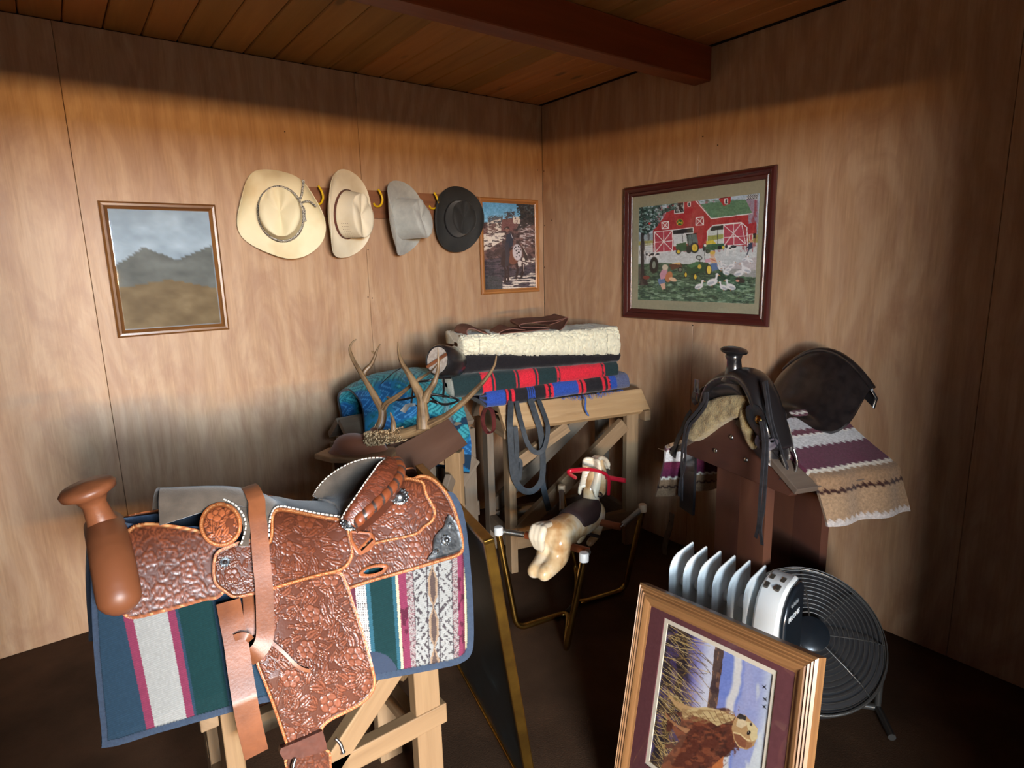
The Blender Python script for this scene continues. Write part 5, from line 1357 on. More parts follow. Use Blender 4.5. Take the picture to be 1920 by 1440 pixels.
for x in (.06, L2-.05):
    for y in (.03, .17):
        b = E0-D2*x+N2*y
        add_bar(r2_, 'leg', b*np.array([1, 1, 0]), b-Zv*.02, .036, .075, 'pine_new' if y < .1 else 'pine_grey', N2)
for y in (.03, .17):
    add_bar(r2_, 'brace', (E0-D2*.1+N2*y)*np.array([1, 1, 0])+Zv*.62, (E0-D2*(L2-.1)+N2*y)*np.array([1, 1, 0])+Zv*.16, .03, .06, 'pine_grey')
    add_bar(r2_, 'stretcher', (E0-D2*.04+N2*y)*np.array([1, 1, 0])+Zv*.14, (E0-D2*(L2-.03)+N2*y)*np.array([1, 1, 0])+Zv*.14, .03, .07, 'pine_grey')

def antler_mat():
    m, nt, p = nodes('antler_bone')
    v = coords(nt, (9, 160, 160))
    n = noise_n(nt, v, 1.0, 4)
    b = noise_n(nt, coords(nt, (6, 6, 6)), 1.5, 3)
    c = mix(nt, ramp(nt, n, [(.38, (0, 0, 0)), (.62, (1, 1, 1))]), rgb(66, 48, 32), rgb(118, 94, 66))
    c = mix(nt, ramp(nt, b, [(.45, (0, 0, 0)), (.7, (.7, .7, .7))]), c, rgb(142, 118, 86))
    setin(nt, p.inputs['Base Color'], c); p.inputs['Roughness'].default_value = .42
    bump(nt, p, n, .35, .003)
    return m
MAT['antler'] = antler_mat()
MAT['hide'] = plain('brown_hide', rgb(122, 66, 34), .8, 0, rgb(88, 46, 26), 14, bmp=.3, bscale=300, sheen=.2)
MAT['plaque'] = wood('wooden_plaque', rgb(150, 118, 84), rgb(118, 86, 58), rough=.5, along=2, across=20)
an = thing('mounted_antlers', at(660, 845, 2.24), 'branched deer antlers on a brown hide mount lying on the brown stand', 'antlers')
def horn(path, t0, t1, r0, r1, name, parent, power=1.0, base=None):
    m = len(path); ts = np.linspace(t0, t1, m)
    p = catmull(np.array([at(x, y, t) for (x, y), t in zip(path, ts)]), 6)
    k = np.linspace(0, 1, len(p)); r = r0+(r1-r0)*k**power
    r = r*(1+.05*np.sin(k*17+t0*9))
    p = p+np.stack([np.sin(k*11+1), np.cos(k*9), np.sin(k*13)], 1)*.0018*(1-k)[:, None]
    return p, r
def antler(name, specs):
    root = None
    for i, (path, t0, t1, r0, r1, pw) in enumerate(specs):
        p, r = horn(path, t0, t1, r0, r1, name, None, pw)
        root = link('antler_beam' if i == 0 else 'tine', MB().tube(p, r, 14), MAT['antler'], an if i == 0 else root, smooth=80) if i == 0 else (link('tine', MB().tube(p, r, 12), MAT['antler'], root, smooth=80), root)[1]
    return root
near = antler('antler', [
    ([(690, 823), (712, 821), (738, 817), (762, 812), (782, 805), (800, 796), (818, 789), (838, 779), (865, 757), (893, 730), (914, 706), (927, 685), (931, 667)], 2.22, 2.02, .0255, .0022, 1.05),
    ([(794, 806), (793, 785), (792, 764), (790, 745), (778, 722), (766, 701), (755, 683), (748, 663), (746, 641)], 2.13, 2.18, .0245, .0022, 1.15),
    ([(796, 752), (803, 735), (813, 719), (819, 703), (822, 684), (821, 652)], 2.14, 2.10, .0150, .0018, 1.1),
    ([(738, 816), (738, 800), (736, 786), (732, 773)], 2.18, 2.18, .0135, .0022, 1.2)])
far = antler('antler', [
    ([(704, 812), (713, 797), (717, 782), (716, 766), (708, 752), (697, 733), (685, 714), (674, 696), (662, 674), (656, 655), (660, 643), (668, 636)], 2.30, 2.36, .0185, .0022, 1.2),
    ([(680, 703), (688, 692), (696, 683), (702, 670), (707, 656), (713, 645)], 2.35, 2.38, .0125, .0018, 1.1),
    ([(717, 768), (726, 756), (740, 746), (757, 734), (784, 712), (808, 696), (829, 672)], 2.31, 2.22, .0125, .0018, 1.2)])
link('tine', MB().tube([at(704, 664, 2.375), at(699, 660, 2.375), at(696, 658, 2.375)], [.005, .004, .0012], 8), MAT['antler'], far, smooth=80)
# rough pearled burrs round the bases
rs = random.Random(4)
for pth, t0, t1, r0, par in (([(688, 823), (712, 821), (738, 817), (758, 813)], 2.22, 2.17, .026, near), ([(702, 815), (711, 801)], 2.30, 2.30, .019, far)):
    p = catmull(np.array([at(x, y, t) for (x, y), t in zip(pth, np.linspace(t0, t1, len(pth)))]), 12)
    mb = MB()
    for k in range(520 if len(pth) > 2 else 90):
        i = rs.randrange(len(p)-1); tg = unit(p[i+1]-p[i]); a1 = unit(np.cross(tg, Zv)); a2 = np.cross(tg, a1); a = rs.uniform(0, 6.28)
        f = 1-i/len(p)
        mb.ball(p[i]+tg*rs.uniform(0, .006)+(a1*math.cos(a)+a2*math.sin(a))*r0*(.98-.04*(1-f)), rs.uniform(.0022, .0050)*(.45+.6*f), 6, 4)
    link('burr', mb, plain('pearled_bone', rgb(176, 150, 112), .6, 0, rgb(120, 92, 62), 90) if par is near else bpy.data.materials['pearled_bone'], par, smooth=80, kind='stuff')
# hide skull mount and plaque
hc = at(668, 838, 2.27)
mb = MB()
mb.ball(hc, (.085, .075, .052), 24, 16, [unit(AR*.9-AU*.1), unit(np.cross(AU, AR)), unit(AU)])
mb.ball(at(700, 826, 2.26), (.05, .045, .035), 16, 12); mb.ball(at(640, 850, 2.27), (.05, .05, .035), 16, 12); mb.ball(at(700, 842, 2.28), (.05, .05, .03), 16, 12); mb.ball(at(716, 850, 2.28), (.035, .03, .02), 16, 12)
mb.ball(at(704, 812, 2.30), (.026, .026, .03), 12, 10)
link('hide_mount', mb, MAT['hide'], an, mods=(remesh(.009, 8),))
pd = [at(590, 868, 2.25), at(615, 848, 2.32), at(650, 840, 2.36), at(742, 858, 2.32), at(744, 866, 2.26), at(735, 880, 2.20), at(680, 882, 2.18), at(620, 876, 2.20)]
pc = np.mean(pd, 0); ux = unit(pd[3]-pd[0]); ux[2] = 0; ux = unit(ux); uy = np.array([-ux[1], ux[0], 0])
mb = MB(); mb.prism([((p-pc) @ ux, (p-pc) @ uy) for p in pd], (pc[0], pc[1], .86), ux, uy, .022)
link('plaque', mb, MAT['plaque'], an, bevel=.006)

# ================================================================== third stand by the wall with the turquoise pad
Y3 = -.40
r3_ = thing('saddle_rack', (-1.36, Y3, 0), 'weathered grey saddle stand against the wall, under the turquoise pad', 'saddle rack')
for s in (-1, 1):
    mb = MB(); mb.box((-1.27, Y3+s*.075, .80), (.66, .16, .03), [(1, 0, 0), unit((0, s*.8, -.6)), unit((0, s*.6, .8))]); link('sloped_board', mb, MAT['pine_grey'], r3_, bevel=.003)
    for x in (-1.56, -.97): add_bar(r3_, 'leg', (x, Y3+s*.12, 0), (x, Y3+s*.12, .72), .075, .036, 'pine_grey', (0, 1, 0))
    add_bar(r3_, 'brace', (-1.30, Y3+s*.13, .17), (-.94, Y3+s*.13, .56), .03, .075, 'pine_grey'); add_bar(r3_, 'stretcher', (-1.58, Y3+s*.12, .28), (-.92, Y3+s*.12, .28), .03, .08, 'pine_grey')
for x in (-1.54, -.985): add_bar(r3_, 'bearer', (x, Y3-.15, .70), (x, Y3+.15, .70), .036, .08, 'pine_grey')
# turquoise patterned pad draped over it
MAT['turq'] = painted('turquoise_cloth', .85, spec=.2, bmp=.3, bscale=500, sheen=.2)
tq = thing('saddle_pad', (-1.29, Y3, .9), 'bright turquoise and blue patterned pad draped behind the antlers', 'saddle pad')
n_, m_ = 150, 190
u = np.linspace(0, 1, n_)[:, None]; s_ = np.linspace(-1, 1, m_)[None, :]
xx = -1.535+.54*u+.0*s_
a = np.abs(s_)
rr = .13+.05*np.sin(u*3.1)
yy = Y3+np.sign(s_)*np.where(a < .35, rr*np.sin(a/.35*math.pi/2), rr+.03*(a-.35)/.65)+0*u
zz = .955+.10*np.sin(u*math.pi*.8+.35)+np.where(a < .35, rr*.8*(np.cos(a/.35*math.pi/2)-1)+.0, -rr*.8-(a-.35)*.50)+0*u
fold = .022*np.sin(u*21+s_*2)*smooth(.1, .7, a)+.02*(fbm(u*7+0*s_, s_*4+0*u, 5)-.47)*2+.012*np.sin(u*9+s_*9)
yy = yy+np.sign(s_)*fold*smooth(0, .2, a); zz = zz+fold*.8*(1-smooth(0, .4, a))
xx = xx+.02*np.sin(s_*7)*(u-.5)
zz = np.where(s_ < -.55, zz-.12*smooth(.6, .95, u)*(a-.55), zz)
G = np.stack([xx, yy, zz], -1)
U, S = u*10+0*s_, s_*11+0*u
ch_ = np.abs(((U+1.1*np.abs((S*1.2) % 2-1)) % 3.2)-1.6)
bl = fbm(U*.45, S*.45, 11, 3)
C = np.ones(G.shape)*lin(np.array([22, 98, 138])/255)
C[bl > .5] = lin(np.array([16, 74, 122])/255)
C[(bl < .43)] = lin(np.array([54, 140, 150])/255)
C[(np.sin(ch_*11) > .35) & (bl < .46)] = lin(np.array([20, 88, 102])/255)
C[(np.sin(ch_*9) > .75) & (bl > .5)] = lin(np.array([56, 120, 170])/255)
C[fbm(U*.5+9, S*.5, 21, 2) > .60] = lin(np.array([16, 44, 66])/255)
C[np.abs(s_+0*u) > .985] = lin(np.array([30, 34, 42])/255); C[(u+0*s_) < .012] = lin(np.array([30, 34, 42])/255)
o = link('cloth', MB().shell(G, .008, C), MAT['turq'], tq, smooth=80)
# loose blue cloth hanging at its end
q_ = [(836, 862), (848, 862), (847, 880), (843, 886), (846, 900), (842, 930), (836, 930)]
pl = lambda x, y: on(x, y, E0+N2*.24, -N2)
MAT['blue_cloth'] = plain('bright_blue_cloth', rgb(20, 96, 172), .9, 0, rgb(16, 74, 140), 20, bmp=.2, bscale=300)
bc = thing('cloth_strip', pl(np.array([841.]), np.array([895.]))[0], 'strip of bright blue cloth hanging below the brown stand', 'cloth')
link('strip', cdt_sheet(q_, 3, pl, .003, lambda X, Y: .003*np.sin(X*.7)), MAT['blue_cloth'], bc)
# black wire basket hanging in front of the turquoise pad
MAT['black_wire'] = plain('black_coated_wire', rgb(22, 22, 24), .3, spec=.6)
wr_ = thing('wire_muzzle', at(815, 740, 2.5), 'black wire basket with a grey tag in front of the turquoise pad', 'basket')
def wire(L, r=.0045, closed=False, name='wire'):
    p = catmull(np.array([at(x, y, t) for x, y, t in L]), 6, closed)
    link(name, MB().tube(p, r, 8, closed), MAT['black_wire'], wr_, smooth=60)
wire([(726, 745, 2.5), (745, 750, 2.42), (770, 746, 2.40), (796, 738, 2.40), (830, 742, 2.42), (856, 748, 2.46), (858, 752, 2.50), (835, 758, 2.42), (808, 752, 2.36)], .0045)
wire([(796, 743, 2.40), (815, 741, 2.42), (850, 746, 2.44), (857, 752, 2.46), (834, 759, 2.42), (812, 750, 2.38)], .0042)
wire([(770, 716, 2.50), (800, 714, 2.44), (822, 709, 2.46), (845, 708, 2.50)], .005)
wire([(775, 720, 2.46), (773, 740, 2.42), (771, 758, 2.42)], .0042); wire([(832, 709, 2.47), (832, 728, 2.45), (831, 745, 2.43)], .0045)
wire([(805, 742, 2.40), (816, 752, 2.38), (822, 757, 2.38)], .004); wire([(771, 757, 2.42), (790, 762, 2.40), (806, 752, 2.39)], .0035)
tg = cdt_sheet([(750, 770), (760, 758), (768, 756), (779, 756), (779, 761), (768, 763), (760, 775)], 2, lambda X, Y: at(X, Y, 2.40), .001)
link('tag', tg, plain('grey_tag', rgb(150, 150, 146), .6), wr_, label='grey tag')
wire([(714, 720, 2.52), (730, 705, 2.50), (740, 697, 2.5), (752, 690, 2.5)], .002)
# black leather hood beside the fleece
hd = thing('stirrup_hood', at(845, 683, 2.75), 'black leather stirrup hood with a pale fleece opening, beside the cream fleece', 'stirrup hood')
ax = unit(-ray(np.array([812.]), np.array([672.]))[0]*.75-AR*.62+AU*.1)
oc = at(822, 676, 2.70); x1 = unit(np.cross(Zv, ax))
mb = MB(); mb.lathe([(.059, .004), (.066, .010), (.072, .0), (.074, -.03), (.072, -.08), (.060, -.125), (.035, -.15), (0, -.158)], oc, ax, 32, 1.0)
link('hood', mb, MAT['black_leather'], hd, smooth=60)
link('fleece_lining', MB().lathe([(.060, .0075), (0, .006)], oc, ax, 28), plain('pale_lining', rgb(190, 178, 166), .9, 0, rgb(160, 146, 134), 60, bmp=.3, bscale=200), hd, smooth=60)
yv = np.cross(ax, x1)
link('cross_bar', MB().bar(oc+x1*.055+yv*.03+ax*.014, oc-x1*.05-yv*.035+ax*.014, .012, .008, ax), MAT['brown_leather'], hd)
# ================================================================== spring rocking horse
H0 = [np.array([-1.108, -1.523, .433]), np.array([-1.216, -1.120, .430]), np.array([-.575, -1.349, .430]), np.array([-.688, -.926, .430])]
hz = sum(H0)/4
HX = unit((H0[2]+H0[3]-H0[0]-H0[1])*np.array([1, 1, 0])); HY = np.array([-HX[1], HX[0], 0])
horse = thing('rocking_horse', (hz[0], hz[1], 0), 'small toy spring horse on a brass tube frame on the floor', 'rocking horse')
MAT['horse'] = None
def horse_mat():
    m, nt, p = nodes('painted_palomino_plastic')
    n = noise_n(nt, coords(nt, (1, 1, 1), 'Object'), 9, 3)
    setin(nt, p.inputs['Base Color'], ramp(nt, n, [(.34, rgb(176, 128, 78)), (.5, rgb(214, 184, 140)), (.66, rgb(232, 220, 196))]))
    p.inputs['Roughness'].default_value = .25; p.inputs['Coat Weight'].default_value = .3
    return m
MAT['horse'] = horse_mat()
MAT['mane'] = plain('cream_mane_plastic', rgb(238, 230, 214), .25, 0, rgb(212, 190, 150), 30, coat=.3)
MAT['toy_saddle'] = plain('dark_brown_toy_saddle', rgb(62, 44, 42), .55, 0, rgb(48, 34, 34), 40)
MAT['red_plastic'] = plain('red_plastic', rgb(190, 26, 48), .3)
MAT['rod'] = wood('brown_rod', rgb(158, 88, 52), rgb(128, 66, 38), rough=.45)
MAT['hoof'] = plain('dark_plastic', rgb(44, 34, 34), .4)
MAT['cap'] = plain('white_cap', rgb(206, 208, 206), .4)
MAT['tan_cap'] = plain('tan_rubber_cap', rgb(186, 160, 128), .6)
def hp_(x, y, z): return np.array([hz[0], hz[1], 0])+HX*x+HY*y+Zv*z
def onh(px, py, y=0.0): return on(px, py, hp_(0, y, 0), HY)     # onto the horse's long upright plane
def cap_chain(mb, pts, rad, n=14):
    p = catmull(pts, 5); r = catmull([np.array([a, b]) for a, b in rad], 5)
    for q, (a, b) in zip(p, r): mb.ball(q, (a, b, (a+b)/2), n, 10, [HX, HY, Zv])
body = MB()
cap_chain(body, [onh(1045, 1006), onh(1072, 985), onh(1096, 975), onh(1112, 960)], [(.078, .078), (.064, .066), (.062, .064), (.058, .060)])
cap_chain(body, [onh(1108, 965), onh(1108, 940), onh(1108, 915), onh(1112, 895), onh(1118, 878)], [(.050, .050), (.045, .040), (.040, .034), (.036, .032), (.034, .030)])
cap_chain(body, [onh(1120, 872), onh(1126, 885), onh(1128, 905), onh(1127, 922)], [(.036, .032), (.033, .029), (.026, .024), (.024, .024)])
for s in (-1, 1):
    cap_chain(body, [onh(1040, 1012)+HY*s*.034, onh(1036, 1040)+HY*s*.030, onh(1025, 1058)+HY*s*.026, onh(1012, 1072)+HY*s*.024], [(.060, .046), (.052, .040), (.044, .034), (.036, .030)])
    cap_chain(body, [onh(1110, 975)+HY*s*.035, onh(1106, 1000)+HY*s*.03, onh(1096, 1015)+HY*s*.028], [(.034, .026), (.026, .020), (.022, .018)])
    body.ball(onh(1122, 862)+HY*s*.02, (.010, .008, .018), 8, 6, [HX, HY, Zv])
link('body', body, MAT['horse'], horse, mods=(remesh(.0075, 8, .5),))
# mane with carved locks, tail
mn = MB()
for k in range(9):
    t = k/8
    a = onh(1104+14*math.sin(t*1.5)-6*t, 914-50*t)
    b = a-HX*.028-Zv*.018
    for s in (-1, 1): mn.tube(catmull([a+HX*.012-Zv*.0, a-HX*.010+HY*s*.030+Zv*.006, a-HX*.014+HY*s*.040-Zv*.018, a-HX*.006+HY*s*.042-Zv*.042], 4), [.008]+[.011]*6+[.009]*4+[.006, .004], 7)
fl = [onh(1114, 866)-HX*.01, onh(1122, 858), onh(1132, 864)+HX*.005, onh(1137, 880)+HX*.005]
for s in (-.014, 0, .014): mn.tube(catmull([q+HY*s for q in fl], 4), [.012]*6+[.011]*5+[.005, .004], 7)
link('mane', mn, MAT['mane'], horse, smooth=80, mods=(remesh(.004, 3, .4),))
tl = MB()
for s in (-1, 0, 1): tl.tube(catmull([onh(1030, 982)+HY*s*.006, onh(1016, 985)+HY*s*.018-HX*.012, onh(1012, 1002)+HY*s*.020-HX*.022, onh(1014, 1020)+HY*s*.012-HX*.016, onh(1020, 1034)-HX*.012], 5), [.012]*6+[.018]*6+[.016]*5+[.01, .009, .007, .004], 9)
link('tail', tl, MAT['mane'], horse, smooth=80, mods=(remesh(.0045, 4, .4),))
sdl = MB()
cap_chain(sdl, [onh(1072, 978)+Zv*.004, onh(1085, 968), onh(1097, 961), onh(1106, 948)], [(.050, .068), (.056, .070), (.056, .070), (.040, .058)])
link('toy_saddle', sdl, MAT['toy_saddle'], horse, mods=(remesh(.008, 8),))
link('bridle', MB().tube(catmull([onh(1103, 925)+HY*.0-HX*.008, onh(1112, 928)+HY*.040, onh(1122, 925)+HX*.012, onh(1112, 928)-HY*.040], 6, True), .0045, 7, True), MAT['toy_saddle'], horse, smooth=60)
link('reins', MB().tube(catmull([onh(1128, 925)-HY*.035, onh(1127, 900)-HY*.040, onh(1117, 885)-HY*.046, onh(1094, 878)-HY*.03, onh(1076, 880)-HY*.0-HX*.012, onh(1076, 886)+HY*.02-HX*.012, onh(1090, 898)+HY*.03], 6), .0085, 9), MAT['red_plastic'], horse, smooth=60)
hb = onh(1128, 893)
link('handle_bar', MB().tube([hb-HY*.12, hb+HY*.12], .011, 12), MAT['red_plastic'], horse, smooth=40)
link('handle_bar_end', MB().tube(catmull([onh(1085, 885)+HY*.035, onh(1100, 884)+HY*.03], 3), .010, 10), MAT['red_plastic'], horse, smooth=40)
# cross rods through the body, springs, posts, base
for (pa, pb), x in (((H0[0], H0[1]), 0), ((H0[2], H0[3]), 1)):
    m = onh(1043, 1018) if x == 0 else onh(1107, 975)
    e0, e1 = m-HY*.150, m+HY*.150
    link('cross_rod', MB().tube([e0, e1], .0165, 14), MAT['rod'], horse, smooth=40)
    for e, q in ((e0, pa), (e1, pb)):
        top = q+Zv*.012
        d = top-e; L = np.linalg.norm(d); dd = unit(d); a1 = unit(np.cross(dd, Zv)); a2 = np.cross(dd, a1)
        n = 22; t = np.linspace(0, 1, n*8+1)
        mid = e+d*(.12+.76*t[:, None])
        hx = mid+(a1*np.cos(t*n*2*math.pi)[:, None]+a2*np.sin(t*n*2*math.pi)[:, None])*.0105
        link('spring', MB().tube(hx, .0030, 5), MAT['steel'], horse, smooth=60)
        link('spring_hook', MB().tube([e, e+d*.13], .003, 6), MAT['steel'], horse); link('spring_hook', MB().tube([e+d*.87, top-dd*.006], .003, 6), MAT['steel'], horse)
    for q, s in ((pa, -1), (pb, 1)):
        link('post_cap', MB().lathe([(.0185, -.004), (.019, .026), (.016, .030), (0, .031)], q, (0, 0, 1), 16), MAT['cap' if x == 0 else 'tan_cap'], horse, smooth=40)
    sg = -1 if x == 0 else 1
    ctr = (pa+pb)/2; c0 = np.array([ctr[0], ctr[1], .014])-HX*sg*.245
    fa = np.array([pa[0], pa[1], .014])+HY*.082; fb = np.array([pb[0], pb[1], .014])-HY*.082
    def bend(a, b, c, r=.05):
        p, q = b+unit(a-b)*r, b+unit(c-b)*r
        return [p*(1-k)**2+b*2*k*(1-k)+q*k*k for k in np.linspace(0, 1, 8)]
    pts = [pa]+bend(pa, fa, c0)+bend(fa, c0, fb, .06)+bend(c0, fb, pb)+[pb]
    link('tube_frame', MB().tube(pts, .0135, 14), MAT['brass'], horse, smooth=60)
c0 = hp_(0, 0, .013)
link('base_tube', MB().tube([c0-HX*.05, c0+HX*.05], .016, 10), plain('dark_steel_tube', rgb(52, 46, 42), .4, .8), horse, smooth=60)
link('foot_peg', MB().tube([onh(1098, 1000)-HY*.07, onh(1098, 1000)+HY*.07], .008, 8), MAT['hoof'], horse, smooth=40)
# ================================================================== black saddle on its triangular stand (right)
AP = np.array([-.584, -1.792, .944])                 # peak of the front board
NB = unit(np.array([.94, -.34, 0])); QB = np.array([-NB[1], NB[0], 0])   # NB: towards the cantle, QB: along the board to the left
if QB[1] < 0: QB = -QB
def onb(px, py, off=0.0): return on(np.asarray(px, float), np.asarray(py, float), AP+NB*off, NB)
MAT['red_board'] = wood('red_brown_painted_board', rgb(84, 50, 42), rgb(64, 38, 33), rgb(112, 72, 52), rough=.5, along=1.5, across=9, bmp=.1)
MAT['worn_board'] = wood('worn_grey_board', rgb(122, 106, 92), rgb(96, 82, 72), rough=.7, along=1.5, across=14)
bst = thing('saddle_rack', tuple(AP*np.array([1, 1, 0])+NB*.15), 'red-brown painted saddle stand with a triangular bolted front board', 'saddle rack')
tri = [onb(x, y) for x, y in ((1375, 786), (1392, 790), (1490, 922), (1478, 931), (1440, 915), (1272, 846), (1270, 836), (1340, 803))]
mb = MB(); mb.prism([((p-AP) @ QB, p[2]-AP[2]) for p in tri], AP+NB*.018, QB, Zv, .034); link('front_board', mb, MAT['red_board'], bst, bevel=.003)
tb = [p+NB*.36 for p in tri]
mb = MB(); mb.prism([((p-AP) @ QB, p[2]-AP[2]) for p in tri], AP+NB*.36, QB, Zv, .034); link('back_board', mb, MAT['red_board'], bst, bevel=.003)
for e, s in ((tri[5], 1), (tri[2], -1)):
    a, b = AP+NB*.19, np.array([e[0], e[1], e[2]])+NB*.19
    d = unit(b-a); up = unit(np.cross(d, NB)); up = up if up[2] > 0 else -up
    mb = MB(); mb.box((a+b)/2+up*.012+d*.02, (.40, np.linalg.norm(b-a)*.96, .024), [NB, d, np.cross(NB, d)]); link('sloped_board', mb, MAT['worn_board'], bst, bevel=.003)
# bolts and the legs
for x, y in ((1372, 820), (1342, 845), (1399, 862)):
    p = onb(x, y, -.001); link('bolt', MB().lathe([(.0095, 0), (.009, .003), (.006, .006), (0, .007)], p, -NB, 16), MAT['steel'], bst, smooth=50)
lg = [onb(x, y, .0) for x, y in ((1330, 880), (1422, 908))]
for off in (.056, .32):
    a, b = lg[0]+NB*off, lg[1]+NB*off
    c = (a+b)/2; w = abs((a-b) @ QB)
    for k in (-.5, .5):
        mb = MB(); mb.box((c[0]+QB[0]*k*w/2, c[1]+QB[1]*k*w/2, .41), (.82, w/2-.0006, .036), [(0, 0, 1), QB, NB]); link('post_board', mb, MAT['red_board'], bst)
add_bar(bst, 'foot', (lg[0]+lg[1])/2*np.array([1, 1, 0])-QB*.30+NB*.056+Zv*.035, (lg[0]+lg[1])/2*np.array([1, 1, 0])+QB*.30+NB*.056+Zv*.035, .09, .06, 'pine')
add_bar(bst, 'foot', (lg[0]+lg[1])/2*np.array([1, 1, 0])-QB*.30+NB*.32+Zv*.035, (lg[0]+lg[1])/2*np.array([1, 1, 0])+QB*.30+NB*.32+Zv*.035, .09, .06, 'pine')
# striped blanket under the saddle
def strp(s, t):
    """stripes running down from the ridge; s = metres down, t along"""
    C = np.ones(s.shape+(3,))*lin(np.array([196, 188, 184])/255)
    q = s*1.0
    for a, b, c in ((0, .05, (104, 34, 56)), (.05, .058, (226, 222, 214)), (.058, .075, (96, 30, 54)), (.075, .14, (176, 176, 180)), (.14, .165, (92, 28, 52)), (.165, .172, (228, 224, 216)), (.172, .225, (206, 206, 208)), (.225, .33, (90, 30, 58)), (.33, .345, (226, 220, 206)), (.345, .40, (150, 120, 92)), (.40, .412, (58, 34, 30)), (.412, .5, (160, 132, 104))):
        m = (q >= a+.004*np.sin(t*230)) & (q < b+.004*np.sin(t*230)); C[m] = lin(np.array(c)/255)
    return C
MAT['navajo'] = painted('striped_wool_blanket', .95, spec=.12, bmp=.5, bscale=420, sheen=.2, mul=(120, .7, 1.15))
nb = thing('saddle_blanket', tuple(AP+NB*.15), 'maroon, white and grey striped wool blanket under the black saddle', 'blanket')
def slope_pt(side, s, t, lift):
    """down the stand: side +1 left; s metres from the ridge along the slope, t along NB; hangs straight below the board edge"""
    e = (tri[5]-AP) if side > 0 else (tri[2]-AP)
    Ls = np.linalg.norm(e); d = e/Ls
    up = np.array([0, 0, 1.0])-d*d[2]; up = unit(up)
    s = np.asarray(s, float); e_ = Ls*(1.03 if side > 0 else .98)
    k = np.minimum(s, e_)
    hang = np.clip(s-e_, 0, None)
    dd = unit(d*(.30 if side > 0 else .42)-Zv)
    return AP+k[..., None]*d+hang[..., None]*dd+NB*np.asarray(t, float)[..., None]+up*(lift*smooth(0, .05, s) if np.isscalar(lift) else lift)[..., None]
for side in (1, -1):
    s = np.linspace(.02, .70 if side > 0 else .52, 90)[None, :]*np.ones((60, 1)); t = np.linspace(.06 if side > 0 else .07, .43, 60)[:, None]*np.ones((1, 90))
    t = t-(.02*np.sin(s*9))-(.13*smooth(.30, .42, s)*(1-t) if side > 0 else 0)
    G = slope_pt(side, s, t, .030)+QB*side*(.010*np.sin(t*34+s*6)*smooth(.25, .45, s))[..., None]
    s2 = s if side < 0 else np.where(s < .44, s, np.interp(s, [.44, .455, .47, .52, .60, .64, .655, .70], [.14, .155, .173, .224, .329, .395, .41, .46]))
    link('blanket', MB().shell(G, .014, strp(s2, t)), MAT['navajo'], nb, smooth=80)
# the saddle itself
bs = thing('western_saddle', tuple(AP+NB*.16+Zv*.05), 'old black leather western saddle with horn and long tie strings, at the right', 'saddle')
MAT['sheepskin'] = plain('yellowed_sheepskin', rgb(188, 168, 122), .95, 0, rgb(150, 128, 86), 26, bmp=.6, bscale=160, sheen=.3, spec=.1, bdist=.01)
# sheepskin lining: two thick curved pads along the bars
fl_l = [(1286, 818), (1296, 797), (1312, 772), (1328, 752), (1350, 744), (1378, 741), (1396, 744), (1398, 764), (1384, 782), (1366, 786), (1340, 801), (1312, 822), (1296, 828)]
def px_solid(poly, off0, off1, rough, name, mat, parent, step=5, sm=True):
    P_ = catmull([np.array(p, float) for p in poly], 4, True)
    f = lambda X, Y: onb(X, Y, off0)
    lo, hi = P_.min(0), P_.max(0)
    def h(X, Y): return rough*(fbm(X/9, Y/9, 4)-.4)+.010*(1-np.exp(-segdist(X, Y, P_, True)/5))
    mb = cdt_sheet(P_, step, f, off1-off0, h)
    return link(name, mb, mat, parent, smooth=80)
px_solid(fl_l, -.030, .10, .012, 'sheepskin_lining', MAT['sheepskin'], bs, 3)
fl_r = [(1386, 768), (1396, 766), (1402, 790), (1412, 815), (1416, 838), (1408, 842), (1398, 826), (1388, 800)]
px_solid(fl_r, -.035, .06, .006, 'sheepskin_lining', MAT['sheepskin'], bs, 3)
# fork: arch of heavy leather
mb = MB()
pa = catmull([onb(x, y, o) for x, y, o in ((1316, 776, -.02), (1318, 752, -.03), (1328, 728, -.035), (1348, 712, -.035), (1376, 707, -.04), (1396, 718, -.045), (1410, 744, -.05), (1420, 775, -.05), (1430, 806, -.045), (1440, 836, -.03))], 7)
rr_ = np.interp(np.linspace(0, 1, len(pa)), [0, .15, .4, .55, .8, 1], [.024, .030, .034, .036, .036, .026])
for p, r in zip(pa, rr_):
    mb.ball(p+NB*.045, (.062, r, r), 14, 10, [NB, QB, Zv])
for x, y, o, a, b, c in ((1436, 758, .06, .060, .040, .060), (1448, 790, .07, .06, .035, .075), (1330, 742, .07, .06, .040, .050), (1376, 712, .05, .055, .05, .036), (1410, 726, .05, .06, .045, .04)):
    mb.ball(onb(x, y, o), (a, b, c), 16, 12, [NB, QB, Zv])
link('fork', mb, MAT['black_leather'], bs, mods=(remesh(.009, 8, .5),))
link('gullet_facing', cdt_sheet(catmull([np.array(p, float) for p in [(1320, 748), (1332, 726), (1352, 716), (1376, 716), (1392, 728), (1402, 752), (1396, 762), (1384, 744), (1360, 740), (1334, 752)]], 4, True), 3, lambda X, Y: onb(X, Y, .16), .006), MAT['black_leather'], bs, smooth=60)
P_ = catmull([np.array(p, float) for p in [(1317, 752), (1321, 728), (1337, 708), (1360, 699), (1384, 704), (1400, 720), (1408, 746), (1398, 754), (1382, 746), (1352, 747), (1332, 757)]], 4, True)
link('pommel_face', cdt_sheet(P_, 2.5, lambda X, Y: onb(X, Y, -.012), .02, lambda X, Y: .030*(1-np.exp(-segdist(X, Y, P_, True)/12))-.002*np.exp(-((segdist(X, Y, P_, True)-5)/1.3)**2)), MAT['black_leather'], bs, smooth=60)
